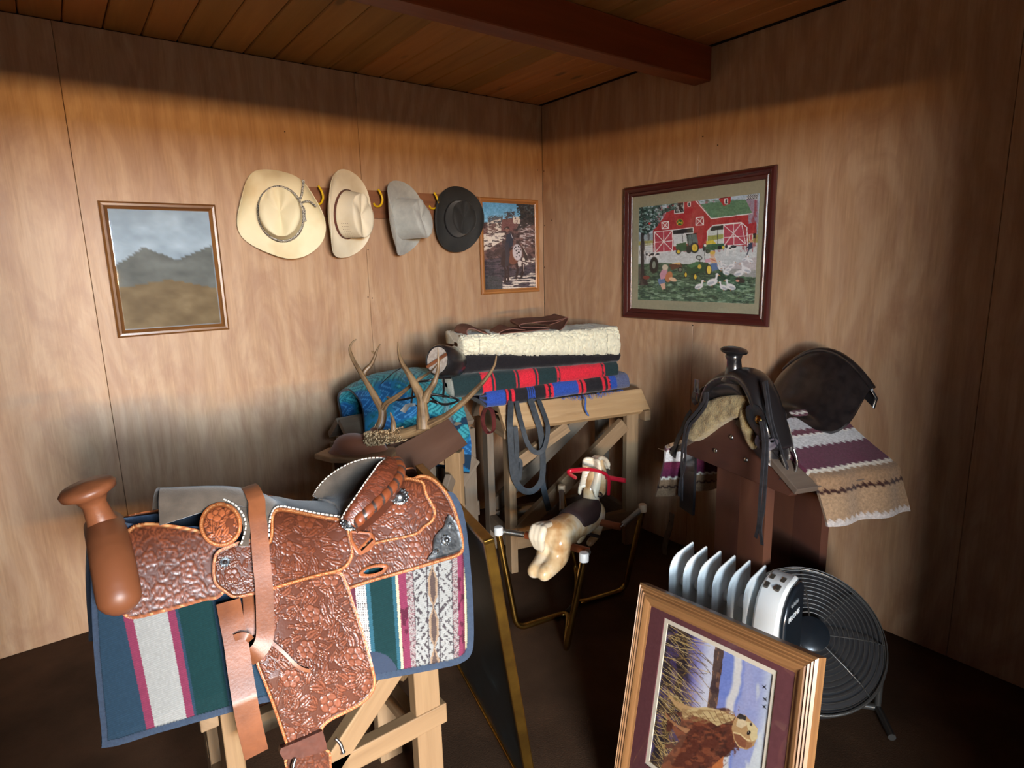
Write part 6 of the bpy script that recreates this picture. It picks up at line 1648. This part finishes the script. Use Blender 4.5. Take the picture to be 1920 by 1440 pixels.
# horn
hb_ = onb(1377, 706, -.012); ht = onb(1376, 664, -.02)
hx = unit(ht-hb_); L_ = np.linalg.norm(ht-hb_)
link('horn', MB().lathe([(.048, -.012), (.036, .010), (.027, L_*.45), (.025, L_*.75), (.031, L_*.95), (.026, L_*1.02)], hb_, hx, 28), MAT['black_leather'], bs, smooth=60)
ct = ht+hx*.004
link('horn_cap', MB().lathe([(.026, -.006), (.046, .002), (.050, .010), (.042, .018), (.022, .023), (0, .025)], ct, unit(hx-AF*np.array([1, 1, 0])*.0+AR*.18), 30, 1.0), MAT['black_leather'], bs, smooth=70)
# leather layers on the near (right) side and the seat
def blk(name, poly, off, th=.005, mat='black_leather', step=3, bulge=0.0, holes=()):
    P_ = catmull([np.array(p, float) for p in poly], 4, True)
    def h(X, Y):
        d = segdist(X, Y, P_, True)
        return bulge*(1-np.exp(-d/9))-.0012*np.exp(-((d-4)/1.2)**2)
    def f(X, Y):
        k = np.asarray(X, float)
        return onb(X, Y, 0)+ray(X, Y)*0 if False else on_var(X, Y, off)
    return link(name, cdt_sheet(P_, step, f, th, h, holes=holes), MAT[mat], bs, smooth=60)
def on_var(X, Y, off):
    """surface that wraps from the front plane round to the side of the saddle"""
    X = np.asarray(X, float); o = off+.10*smooth(1425, 1500, X)
    d = ray(X, Y); t = ((AP+NB*0-CAM) @ NB+o)/(d @ NB)
    return CAM+d*t[:, None]
blk('skirt', [(1390, 770), (1402, 762), (1418, 800), (1440, 826), (1464, 846), (1480, 862), (1474, 876), (1452, 878), (1428, 862), (1414, 846), (1400, 820)], -.028, .006)
blk('side_jockey', [(1440, 812), (1456, 806), (1470, 820), (1482, 852), (1478, 862), (1462, 858), (1446, 842)], -.040, .005)
blk('side_jockey', [(1466, 800), (1476, 790), (1484, 812), (1488, 846), (1480, 858), (1472, 836)], -.020, .005)
blk('front_jockey', [(1398, 768), (1408, 758), (1424, 764), (1434, 786), (1438, 812), (1430, 822), (1414, 808), (1402, 790)], -.062, .005, bulge=.004)
MAT['purple_leather'] = plain('greyed_leather', rgb(70, 62, 72), .55, 0, rgb(54, 48, 56), 30, bmp=.1, bscale=150)
blk('rigging_plate', [(1419, 816), (1424, 824), (1440, 824), (1454, 822), (1460, 830), (1450, 842), (1434, 846), (1420, 838), (1415, 828)], -.066, .005, 'purple_leather', 2, 0, [[(1423, 829), (1434, 826), (1434, 829), (1424, 832)], [(1444, 827), (1452, 825), (1452, 829), (1445, 830)]])
cpt = on_var(np.array([1422.]), np.array([788.]), -.068)[0]
link('brass_concho', MB().lathe([(.017, 0), (.016, .003), (.010, .006), (.006, .009), (0, .010)], cpt, -NB, 20), MAT['brass'], bs, smooth=50)
# seat and cantle
cc = onb(1505, 742, .37); 
sa = onb(1420, 735, .10); 
u = np.linspace(0, 1, 40)[:, None]; v = np.linspace(-1, 1, 41)[None, :]
cen = AP+NB*.10+Zv*.075; 
G = np.zeros((40, 41, 3))
tt_ = .08+.34*u+0*v
lift = .075-.06*np.sin(u*math.pi*.75)+.20*smooth(.55, 1.0, u)*(1-v**2*.55)
wd_ = .10+.12*smooth(.2, .8, u)
G = AP+NB*tt_[..., None]+QB*(wd_*v)[..., None]+Zv*(lift-.05*v**2*(1-smooth(.6, 1, u)))[..., None]
link('seat', MB().shell(G, .016), MAT['black_leather'], bs, smooth=80)
rimp = G[-1]; low = rimp*1.0; low = low+NB*.02-Zv*.13*(1-.4*np.abs(v[0])[:, None])
link('cantle_back', MB().shell(np.stack([rimp, (rimp+low)/2+NB*.02, low], 0), .008), MAT['black_leather'], bs, smooth=80)
link('cantle_roll', MB().tube(rimp, .012, 10), MAT['black_leather'], bs, smooth=60)
# long tie strings
MAT['string'] = plain('grey_black_leather_string', rgb(58, 58, 62), .5, 0, rgb(40, 40, 44), 50)
def string(L, w=.013, mat='string', nm='tie_string', th=.0035):
    p = catmull(np.array([on_var(np.array([float(a)]), np.array([float(b)]), o)[0] for a, b, o in L]), 6)
    link(nm, MB().strap(p, np.array([-NB+AR*.2]*len(p)), w, th), MAT[mat], bs, smooth=50)
string([(1426, 790, -.076), (1431, 815, -.078), (1432, 845, -.080), (1429, 885, -.08), (1426, 925, -.08), (1424, 955, -.08), (1422, 985, -.08), (1417, 1008, -.08)])
string([(1430, 790, -.076), (1437, 815, -.078), (1438, 845, -.080), (1436, 885, -.08), (1434, 925, -.08), (1431, 955, -.08), (1426, 990, -.08), (1429, 1022, -.08)])
string([(1437, 714, -.05), (1440, 740, -.062), (1444, 770, -.064), (1450, 800, -.062), (1460, 830, -.06), (1470, 862, -.058), (1476, 885, -.056)], .011)
string([(1432, 716, -.05), (1436, 745, -.066), (1440, 775, -.068), (1446, 805, -.066), (1456, 840, -.062)], .011)
string([(1470, 860, -.05), (1478, 880, -.05), (1482, 895, -.05), (1478, 903, -.05), (1462, 898, -.05)], .009)
link('rigging_ring', MB().tube(catmull([on_var(np.array([float(a)]), np.array([float(b)]), -.056)[0] for a, b in ((1464, 852), (1470, 868), (1478, 882), (1486, 888), (1493, 880), (1494, 862), (1488, 842))], 5), .0045, 8), MAT['steel'], bs, smooth=60)
def lstring(L, w=.012, mat='string', nm='tie_string'):
    p = catmull(np.array([onb(float(a), float(b), o) for a, b, o in L]), 6)
    link(nm, MB().strap(p, np.array([-NB+AR*.2]*len(p)), w, .0035), MAT[mat], bs, smooth=50)
lstring([(1322, 728, -.04), (1320, 752, -.05), (1304, 775, -.05), (1288, 795, -.05), (1281, 830, -.05), (1278, 870, -.05), (1279, 905, -.05), (1278, 938, -.05)])
lstring([(1326, 732, -.04), (1324, 758, -.05), (1308, 782, -.05), (1293, 800, -.05), (1286, 832, -.05), (1284, 872, -.05), (1275, 905, -.05), (1273, 930, -.05)])
lstring([(1318, 738, -.03), (1312, 765, -.04), (1296, 785, -.04), (1276, 812, -.04), (1266, 835, -.035), (1258, 852, -.03)], .02, 'black_leather', 'latigo')
lstring([(1296, 770, -.03), (1284, 790, -.03), (1270, 830, -.02), (1264, 858, -.02)], .016, 'black_leather', 'latigo')
bk_ = onb(1306, 724, -.045)
link('strap_buckle', MB().sweep([bk_+QB*.012+Zv*.026, bk_-QB*.012+Zv*.026, bk_-QB*.012-Zv*.026, bk_+QB*.012-Zv*.026], [(-.002, -.002), (.002, -.002), (.002, .002), (-.002, .002)], -NB, True), MAT['steel'], bs)
lstring([(1308, 712, -.02), (1304, 730, -.035), (1300, 748, -.03), (1306, 758, -.02)], .022, 'black_leather', 'buckle_strap')
link('wire_end', MB().tube(catmull([onb(1235, 841, .02), onb(1244, 844, .0), onb(1256, 844, -.01)], 4), .002, 6), MAT['steel'], bs)
# stirrup leather hanging on the left with the holed strap
p = catmull(np.array([onb(x, y, o) for x, y, o in ((1296, 836, .06), (1293, 870, .02), (1290, 910, .0), (1288, 958, .0))]), 5)
link('stirrup_leather', MB().strap(p, -NB, .10, .012), MAT['black_leather'], bs, smooth=50)
p = catmull(np.array([onb(x, y, o) for x, y, o in ((1260, 962, .10), (1257, 985, .09), (1250, 1008, .08), (1246, 1028, .08), (1247, 1040, .08))]), 5)
link('holed_strap', MB().strap(p, -NB, .038, .004), plain('tan_worn_strap', rgb(104, 88, 70), .7, 0, rgb(84, 70, 56), 30), bs, smooth=50)
for x, y in ((1255, 977), (1250, 996)): link('strap_hole', MB().lathe([(.005, 0), (0, .0008)], onb(x, y, .082), -NB, 10), MAT['nail'], bs)

# ================================================================== oil radiator
TLr = at(1208, 1092, 1.80)
RD = unit(np.array([.15, -.989, 0])); RX = np.array([-RD[1], RD[0], 0]); RX = RX if RX[0] > 0 else -RX   # RD along the row towards us, RX away from the picture
r0 = at(1256, 1058, 1.816); r0[2] = .0
rad = thing('oil_radiator', (r0[0]+RX[0]*.07+RD[0]*.18, r0[1]+RX[1]*.07+RD[1]*.18, 0), 'white finned oil radiator standing behind the leaning dog picture', 'heater')
MAT['rad_white'] = plain('white_enamel', rgb(224, 228, 228), .22, 0, spec=.5, coat=.3)
MAT['rad_dark'] = plain('dark_control_panel', rgb(24, 30, 36), .25, 0, spec=.5, coat=.3)
TOPZ = .668; DEP = .150; PITCH = .0455
for k in range(6):
    o = r0+RD*(PITCH*k)+Zv*0
    out = [(0, .10), (.010, .085), (.14, .085), (DEP, .10), (DEP, TOPZ-.03), (DEP-.004, TOPZ-.006), (DEP-.012, TOPZ)] + [(.046, TOPZ-.003), (.024, TOPZ-.010), (.010, TOPZ-.022), (.003, TOPZ-.036), (0, TOPZ-.055)]
    P_ = np.array(out)
    f = lambda X, Y, o=o: o+RX*np.asarray(X)[:, None]+Zv*np.asarray(Y)[:, None]
    def hh_(X, Y, P_=P_):
        d = segdist(X, Y, P_, True)
        return .003*smooth(.006, .020, d)+.004*np.exp(-((X-.075)/.018)**2)*smooth(.02, .05, d)-.003*np.exp(-((d-.022)/.004)**2)
    mb = cdt_sheet(P_, .0085, f, .002, hh_)
    fin = link('fin', mb, MAT['rad_white'], rad, smooth=50)
    if k < 5:
        link('oil_channel', MB().tube([o+RX*.075+Zv*.14+RD*.004, o+RX*.075+Zv*.14+RD*PITCH], .02, 12), MAT['rad_white'], rad, smooth=50)
        link('oil_channel', MB().tube([o+RX*.075+Zv*(TOPZ-.10)+RD*.004, o+RX*.075+Zv*(TOPZ-.10)+RD*PITCH], .02, 12), MAT['rad_white'], rad, smooth=50)
# control head at the near end: rounded white body with a dark panel
o = r0+RD*(PITCH*5+.022)
hd_ = [(-.006, .10), (DEP+.004, .10), (DEP+.004, TOPZ-.03), (DEP-.004, TOPZ-.006), (DEP-.02, TOPZ)]+[(.075, TOPZ-.006), (.045, TOPZ-.018), (.022, TOPZ-.04), (.006, TOPZ-.075), (-.004, TOPZ-.12)]
mb = MB(); mb.prism(hd_, o+RD*.036, RX, Zv, .070); link('control_head', mb, MAT['rad_white'], rad, smooth=40, bevel=.008)
pn = [(.012, .12), (DEP-.004, .12), (DEP-.004, TOPZ-.03), (DEP-.02, TOPZ-.008), (.078, TOPZ-.012), (.05, TOPZ-.026), (.028, TOPZ-.05), (.012, TOPZ-.09)]
mb = MB(); mb.prism(pn, o+RD*.078, RX, Zv, .018); pnl = link('control_panel', mb, MAT['rad_dark'], rad, smooth=40, bevel=.006)
for i in range(2):
    for j in range(2):
        c = o+RD*(.018+.030*j)+RX*(.052+.040*i)+Zv*(TOPZ-.0115+.006*i)
        mb = MB(); mb.box(c, (.022, .010, .006), [unit(RX+Zv*.12), RD, Zv]); link('vent_slot', mb, MAT['rack_end'], rad)
def text(s, size, o_, ux, uy, mat, parent, name='lettering'):
    cu = bpy.data.curves.new(name, 'FONT'); cu.body = s; cu.size = size; cu.extrude = .0004; cu.align_x = 'CENTER'; cu.align_y = 'CENTER'
    t = bpy.data.objects.new(name, cu); COL.objects.link(t); t.parent = parent
    n = np.cross(ux, uy); po = ORG[parent.name]
    M = Matrix([[ux[0], uy[0], n[0], o_[0]-po[0]], [ux[1], uy[1], n[1], o_[1]-po[1]], [ux[2], uy[2], n[2], o_[2]-po[2]], [0, 0, 0, 1]])
    t.matrix_local = M
    cu.materials.append(mat)
    me = bpy.data.meshes.new_from_object(t)
    bpy.data.objects.remove(t)
    t = bpy.data.objects.new(name, me); COL.objects.link(t); t.parent = parent; t.matrix_local = M
    ORG[t.name] = np.asarray(o_, float)
    return t
fo = o+RD*.0878
text('PELONIS', .021, fo+RX*.072+Zv*(TOPZ-.085), RX, Zv, MAT['white_plastic'], pnl)
for k in range(3):
    mb = MB(); mb.box(fo+RX*(.055+.018*k)+Zv*(TOPZ-.048), (.011, .003, .009), [RX, RD, Zv]); link('indicator', mb, plain('indicator_grey', rgb(120, 126, 130), .4) if k == 0 else bpy.data.materials['indicator_grey'], pnl)
for zz_ in (.20, .30): link('knob', MB().lathe([(.018, 0), (.017, .012), (.013, .016), (0, .017)], fo+RX*.075+Zv*(TOPZ-zz_), RD, 20), MAT['rad_dark'], pnl, smooth=40)
for k in (0.5, 4.5):
    c = r0+RD*PITCH*k+RX*.075
    link('foot_bracket', MB().bar(c-RX*.12+Zv*.07, c+RX*.12+Zv*.07, .03, .012), MAT['rad_dark'], rad)
    for s in (-1, 1): link('castor', MB().lathe([(.025, -.012), (.026, 0), (.025, .012)], c+RX*s*.105+Zv*.028, RD, 16), MAT['rad_dark'], rad, smooth=40); link('castor_fork', MB().box(c+RX*s*.105+Zv*.055, (.02, .03, .024), [RX, RD, Zv]), MAT['rad_dark'], rad)

# ================================================================== round floor fan behind the radiator
fc = at(1515, 1195, 2.06)
fn = unit(np.array([-.55, -.45, .72])); fx = unit(np.cross(Zv, fn)); fy = np.cross(fn, fx)
fan = thing('floor_fan', (fc[0]+.05, fc[1]+.05, 0), 'dark round floor fan with a wire cage behind the white radiator', 'fan')
MAT['cage'] = plain('grey_cage_wire', rgb(96, 96, 94), .35, .7)
RF = .235
def circ(r, h, n=56): return [fc+fx*r*math.cos(2*math.pi*k/n)+fy*r*math.sin(2*math.pi*k/n)+fn*h for k in range(n)]
cg = MB()
for k in range(13):
    r = .055+(RF-.055)*k/12; hh = .055*math.sqrt(max(0, 1-((r-.03)/(RF-.02))**2)); cg.tube(circ(r, hh), .0016, 5, True)
link('front_grille', cg, MAT['cage'], fan, smooth=60)
for k in range(8):
    a = 2*math.pi*k/8; d_ = fx*math.cos(a)+fy*math.sin(a)
    link('grille_spoke', MB().tube([fc+d_*.05+fn*.057, fc+d_*.13+fn*.05, fc+d_*.19+fn*.034, fc+d_*RF], .0024, 6), MAT['cage'], fan, smooth=60)
link('cage_rim', MB().tube(circ(RF, 0), .006, 8, True), MAT['cage'], fan, smooth=60)
link('cage_drum', MB().lathe([(RF-.004, -.10), (RF, -.10), (RF, 0), (RF-.004, 0)], fc, fn, 48), plain('dark_drum', rgb(40, 40, 42), .45), fan, smooth=40)
link('grille_hub', MB().lathe([(.055, .052), (.055, .060), (.04, .066), (0, .068)], fc, fn, 28), MAT['rad_dark'], fan, smooth=40)
for k in range(4):
    a0 = 2*math.pi*k/4
    G = np.array([[fc+(fx*math.cos(a0+b)+fy*math.sin(a0+b))*r+fn*(-.045+.035*(b-.45)) for b in np.linspace(0, .9, 8)] for r in np.linspace(.035, RF-.03, 7)])
    link('fan_blade', MB().shell(G, .003), MAT['rad_dark'], fan, smooth=60)
link('motor', MB().lathe([(.05, -.14), (.06, -.10), (.045, -.05), (.03, -.03), (0, -.03)], fc, fn, 24), MAT['rad_dark'], fan, smooth=50)
for s in (-1, 1):
    p0 = fc+fx*s*(RF+.008)-fn*.05
    link('stand_arm', MB().tube(catmull([p0, np.array([p0[0], p0[1], .12]), np.array([p0[0], p0[1], .02])+fy*0], 5), .011, 10), MAT['cage'], fan, smooth=60)
b0, b1 = fc+fx*(RF+.008)-fn*.05, fc-fx*(RF+.008)-fn*.05
link('stand_base', MB().tube([np.array([b0[0], b0[1], .013]), np.array([b1[0], b1[1], .013])], .012, 10), MAT['cage'], fan, smooth=60)
for q in (b0, b1):
    nx = unit(fn*np.array([1, 1, 0])); link('stand_foot', MB().tube([np.array([q[0], q[1], .013])-nx*.14, np.array([q[0], q[1], .013])+nx*.14], .012, 10), MAT['cage'], fan, smooth=60)

# ================================================================== framed dog print leaning on the radiator, turned on its side
fTL = TLr; foot = onz(1150, 1510, .004)
e_side = unit(foot-fTL)
_d = ray(np.array([1500.]), np.array([1215.]))[0]
e_top = unit(CAM+_d*(((fTL-CAM) @ e_side)/(_d @ e_side))-fTL)
Hd = np.linalg.norm(foot-fTL)
dog_n = np.cross(e_side, e_top); dog_n = dog_n if dog_n @ (CAM-fTL) > 0 else -dog_n
def dl(px, py, h=.010):
    p = on(float(px), float(py), fTL+dog_n*h, dog_n); return (p-fTL) @ e_top, (p-fTL) @ e_side
k = 1/4.8
pTL, pTR, pBL = dl(1180+345*k, 1140+160*k), dl(1180+1290*k, 1140+580*k), dl(1180+160*k, 1140+1372*k)
gx0, gx1, gy0, gy1 = (pTL[0]+pBL[0])/2, pTR[0], (pTL[1]+pTR[1])/2, pBL[1]
mTR = dl(1180+1512*k, 1140+485*k)
fwd = .052
Wd = mTR[0]+fwd
dogp = thing('framed_picture', tuple((fTL+foot)/2+e_top*Wd/2), 'oak framed dog print with a burgundy mat, leaning on its side against the radiator', 'picture')
MAT['oak2'] = wood('ribbed_oak_frame', rgb(170, 124, 78), rgb(122, 84, 52), rgb(146, 102, 62), rough=.4, along=2, across=70, coat=.2, bmp=.12)
prof = [(0, -.010), (0, .016), (.10, .021), (.16, .017), (.24, .021), (.32, .017), (.40, .021), (.48, .017), (.56, .020), (.72, .019), (.86, .013), (1, .012), (1, -.010)]
ex, ey, nn, W_, H_ = framed(dogp, fTL, fTL+e_top*Wd, foot, fwd, prof, MAT['oak2'], out=dog_n)
MAT['mat_red'] = plain('burgundy_mat', rgb(98, 52, 56), .8, 0, rgb(90, 46, 50), 90)
MAT['mat_cream'] = plain('cream_bevel_mat', rgb(214, 204, 184), .8)
board(dogp, 'backing', fTL, ex, ey, nn, .006, W_-.006, .006, H_-.006, -.004, .006, MAT['brown_board'])
bw_ = .012
window_mat(dogp, fTL, ex, ey, nn, (.045, W_-.045, .045, H_-.045), (gx0-bw_, gx1+bw_, gy0-bw_, gy1+bw_), .0105, .003, MAT['mat_red'])
window_mat(dogp, fTL, ex, ey, nn, (gx0-.03, gx1+.03, gy0-.03, gy1+.03), (gx0, gx1, gy0, gy1), .0075, .003, MAT['mat_cream'], 'inner_mat')
G, X, Y = print_grid(fTL+ex*gx0+ey*gy0, fTL+ex*gx1+ey*gy0, fTL+ex*gx0+ey*gy1, 300, 240, nn*.0038)
X, Y = (X-1180)*4.8, (Y-1140)*4.8
Uv = np.linspace(0, 1, 240)[None, :]*np.ones((300, 1)); Vv = np.linspace(0, 1, 300)[:, None]*np.ones((1, 240))
P = Paint(X, Y, C8(120, 116, 178))
# bands run up the print: reeds, lake, shore, sky
lake = smooth(.30, .46, Uv); P.C = P.C*(1-lake[..., None])+np.array(C8(196, 200, 216))*lake[..., None]
P.put(smooth(.535, .55, Uv+.02*fbm(Vv*9, Uv, 3)-.01), C8(112, 130, 196))
sky_ = Uv-.64-.05*(fbm(Vv*5, Uv*2, 8)-.47)*2
P.put(smooth(0, .03, sky_)*(1-smooth(.07, .10, sky_)), C8(206, 204, 202)); P.put(smooth(.09, .12, sky_), C8(146, 154, 196)); P.put(smooth(.10, .13, sky_)*smooth(.46, .56, fbm(Uv*9, Vv*3.2, 5)), C8(196, 200, 204)); P.put(smooth(.88, 1, Uv)*.7, C8(206, 214, 214))
sh = (Uv > .50-.02*fbm(Vv*14, 0*Uv, 6)) & (Uv < .575+.03*(fbm(Vv*12, 0*Uv+3, 7)-.5)) & (Vv < .62)
P.put(sh.astype(float), C8(66, 50, 52)); P.put(sh*smooth(.5, .6, fbm(Uv*40, Vv*30, 2)), C8(120, 88, 70))
bot = smooth(.36, .20, Uv+.10*(fbm(Vv*8, Uv*6, 12)-.47)*2); P.put(bot, C8(42, 34, 40)); P.put(bot*smooth(.5, .62, fbm(Uv*16, Vv*12, 15)), C8(70, 56, 96))
rs = random.Random(12)
def uv_line(p, w, c, a=1.0):
    d = segdist(Uv*.78, Vv, [(q[0]*.78, q[1]) for q in p]); P.put(1-smooth(w*.6, w*1.2, d), c, a)
for i in range(210):
    v0 = rs.uniform(-.02, 1.02); L = rs.uniform(.16, .44)*(1 if v0 < .6 else .55); cv = rs.uniform(-.10, .16)
    u0 = rs.uniform(-.02, .10)
    c = rs.choice((C8(172, 142, 84), C8(140, 112, 66), C8(104, 82, 52), C8(196, 172, 118), C8(70, 54, 44)))
    uv_line([(u0, v0), (u0+L*.5, v0+cv*.35), (u0+L, v0+cv)], rs.uniform(.0014, .0028), c)
# the dog
def dz(L): return [(x, y) for x, y in L]
fur, fur2, dk_, cr_ = C8(124, 68, 46), C8(86, 44, 34), C8(58, 32, 28), C8(206, 188, 142)
P.poly(dz([(350, 1000), (420, 1060), (480, 1110), (470, 940), (560, 900), (700, 890), (860, 930), (960, 960), (980, 1010), (960, 1250), (880, 1330), (760, 1420), (700, 1560), (240, 1560), (330, 1350), (460, 1200)]), fur)
P.blot(dz([(350, 950), (1000, 880), (1000, 1300), (700, 1560), (240, 1560), (330, 1300)]), fur2, 60, 40, .47, 4, .85); P.blot(dz([(460, 900), (960, 900), (960, 1300), (600, 1500)]), dk_, 50, 26, .56, 9, .7)
P.poly(dz([(360, 760), (420, 830), (540, 880), (620, 900), (500, 945), (420, 880), (365, 800)]), C8(186, 150, 104)); P.poly(dz([(330, 930), (380, 1000), (460, 1060), (560, 1090), (520, 1130), (400, 1040), (340, 980)]), C8(160, 112, 76))
P.poly(dz([(480, 945), (560, 900), (700, 890), (830, 920), (960, 975), (940, 1010), (850, 1040), (800, 1060), (700, 1000), (560, 960), (500, 1000)]), C8(196, 172, 124)); P.blot(dz([(480, 900), (960, 930), (940, 1040), (700, 1040), (480, 1000)]), C8(150, 118, 78), 40, 14, .52, 20, .8)
for i in range(8): P.line([(500+i*55, 930+10*math.sin(i)), (560+i*52, 985+i*4), (600+i*48, 1020+i*3)], 5, C8(120, 88, 58))
P.poly(dz([(950, 1010), (985, 960), (1050, 960), (1120, 1030), (1165, 1080), (1160, 1160), (1130, 1240), (1070, 1275), (1000, 1260), (950, 1180), (930, 1080)]), C8(176, 140, 96)); P.poly(dz([(1060, 1020), (1120, 1030), (1168, 1090), (1158, 1180), (1110, 1200), (1080, 1100)]), cr_); P.poly(dz([(985, 1000), (1050, 990), (1070, 1050), (1020, 1080), (970, 1060)]), C8(206, 186, 150))
P.poly(dz([(975, 985), (1000, 945), (1040, 965), (1064, 975), (1060, 1015), (1030, 1000), (1000, 1000)]), C8(24, 24, 30)); P.ell(1084, 1122, 16, 22, C8(30, 22, 20), .5); P.ell(1105, 1046, 12, 14, C8(40, 30, 26)); P.ell(1082, 1116, 4, 4, C8(220, 210, 200))
P.poly(dz([(948, 1120), (1000, 1130), (1060, 1180), (1090, 1240), (1040, 1262), (990, 1240), (960, 1190)]), C8(132, 82, 58)); P.line([(950, 1120), (1010, 1135), (1062, 1182), (1095, 1190)], 12, C8(214, 190, 140)); P.line([(960, 1190), (990, 1240), (1040, 1262)], 8, C8(196, 164, 112)); P.poly(dz([(1060, 1200), (1120, 1210), (1110, 1250), (1060, 1265)]), C8(150, 104, 70))
P.poly(dz([(760, 1420), (860, 1330), (850, 1440), (840, 1560), (700, 1560)]), C8(186, 110, 62))
P.noise(16, 10, .10, 33)
for (x, y, r) in ((1225, 710, 0), (1232, 820, .6), (1225, 888, 1.2)):
    P.line([(x-18, y-14), (x, y), (x+14, y+20)], 6, C8(24, 24, 30)); P.line([(x-16, y+10), (x, y), (x+14, y-16)], 5, C8(24, 24, 30)); P.ell(x, y, 12, 9, C8(24, 24, 30), r)
link('print', MB().grid(G, lin(P.C)), MAT['print'], dogp)
board(dogp, 'glass', fTL, ex, ey, nn, .044, W_-.044, .044, H_-.044, .0128, .0012, MAT['glass'])

# ================================================================== brass framed dark picture leaning beside the saddle stand
q0 = onz(1003, 1500, .004); q1 = at(917, 1012, 1.569); far_ = at(785, 868, 2.2)
by = unit(q1-q0); bx = far_-q1; bx = bx-by*(bx @ by); Lb = np.linalg.norm(bx); bx = unit(bx)
Hb = np.linalg.norm(q1-q0)
bn = np.cross(bx, by); bn = bn if bn[0] > 0 else -bn
brass = thing('framed_picture', tuple((q0+q1)/2+bx*Lb/2), 'brass framed dark glazed picture standing on the floor beside the saddle stand', 'picture')
MAT['brass_frame'] = plain('brushed_brass_frame', rgb(176, 138, 62), .3, 1, rgb(140, 108, 52), 14)
for a, b in ((q0, q0+bx*Lb), (q1, q1+bx*Lb), (q0, q1), (q0+bx*Lb, q1+bx*Lb)):
    d = unit(b-a); inn = by if a is q0 and b is not q1 else (-by if a is q1 else (bx if a is q0 else -bx))
    mb = MB(); mb.bar(a+inn*.007-d*0+bn*.0, b+inn*.007+bn*.0, .014, .030, bn); link('frame_rail', mb, MAT['brass_frame'], brass, bevel=.003)
def dark_print():
    m, nt, p = nodes('dark_scratched_picture')
    n = noise_n(nt, coords(nt, (3, 3, 14)), 2.2, 5, .6, 1.0)
    setin(nt, p.inputs['Base Color'], ramp(nt, n, [(.52, rgb(20, 36, 42)), (.66, rgb(34, 52, 58)), (.78, rgb(74, 92, 98))]))
    p.inputs['Roughness'].default_value = .35
    return m
mb = MB(); mb.box((q0+q1)/2+bx*Lb/2-bn*.004, (Lb-.026, Hb-.026, .006), [bx, by, bn]); link('dark_print', mb, dark_print(), brass)
mb = MB(); mb.box((q0+q1)/2+bx*Lb/2+bn*.004, (Lb-.026, Hb-.026, .0015), [bx, by, bn]); link('glass', mb, MAT['glass'], brass)
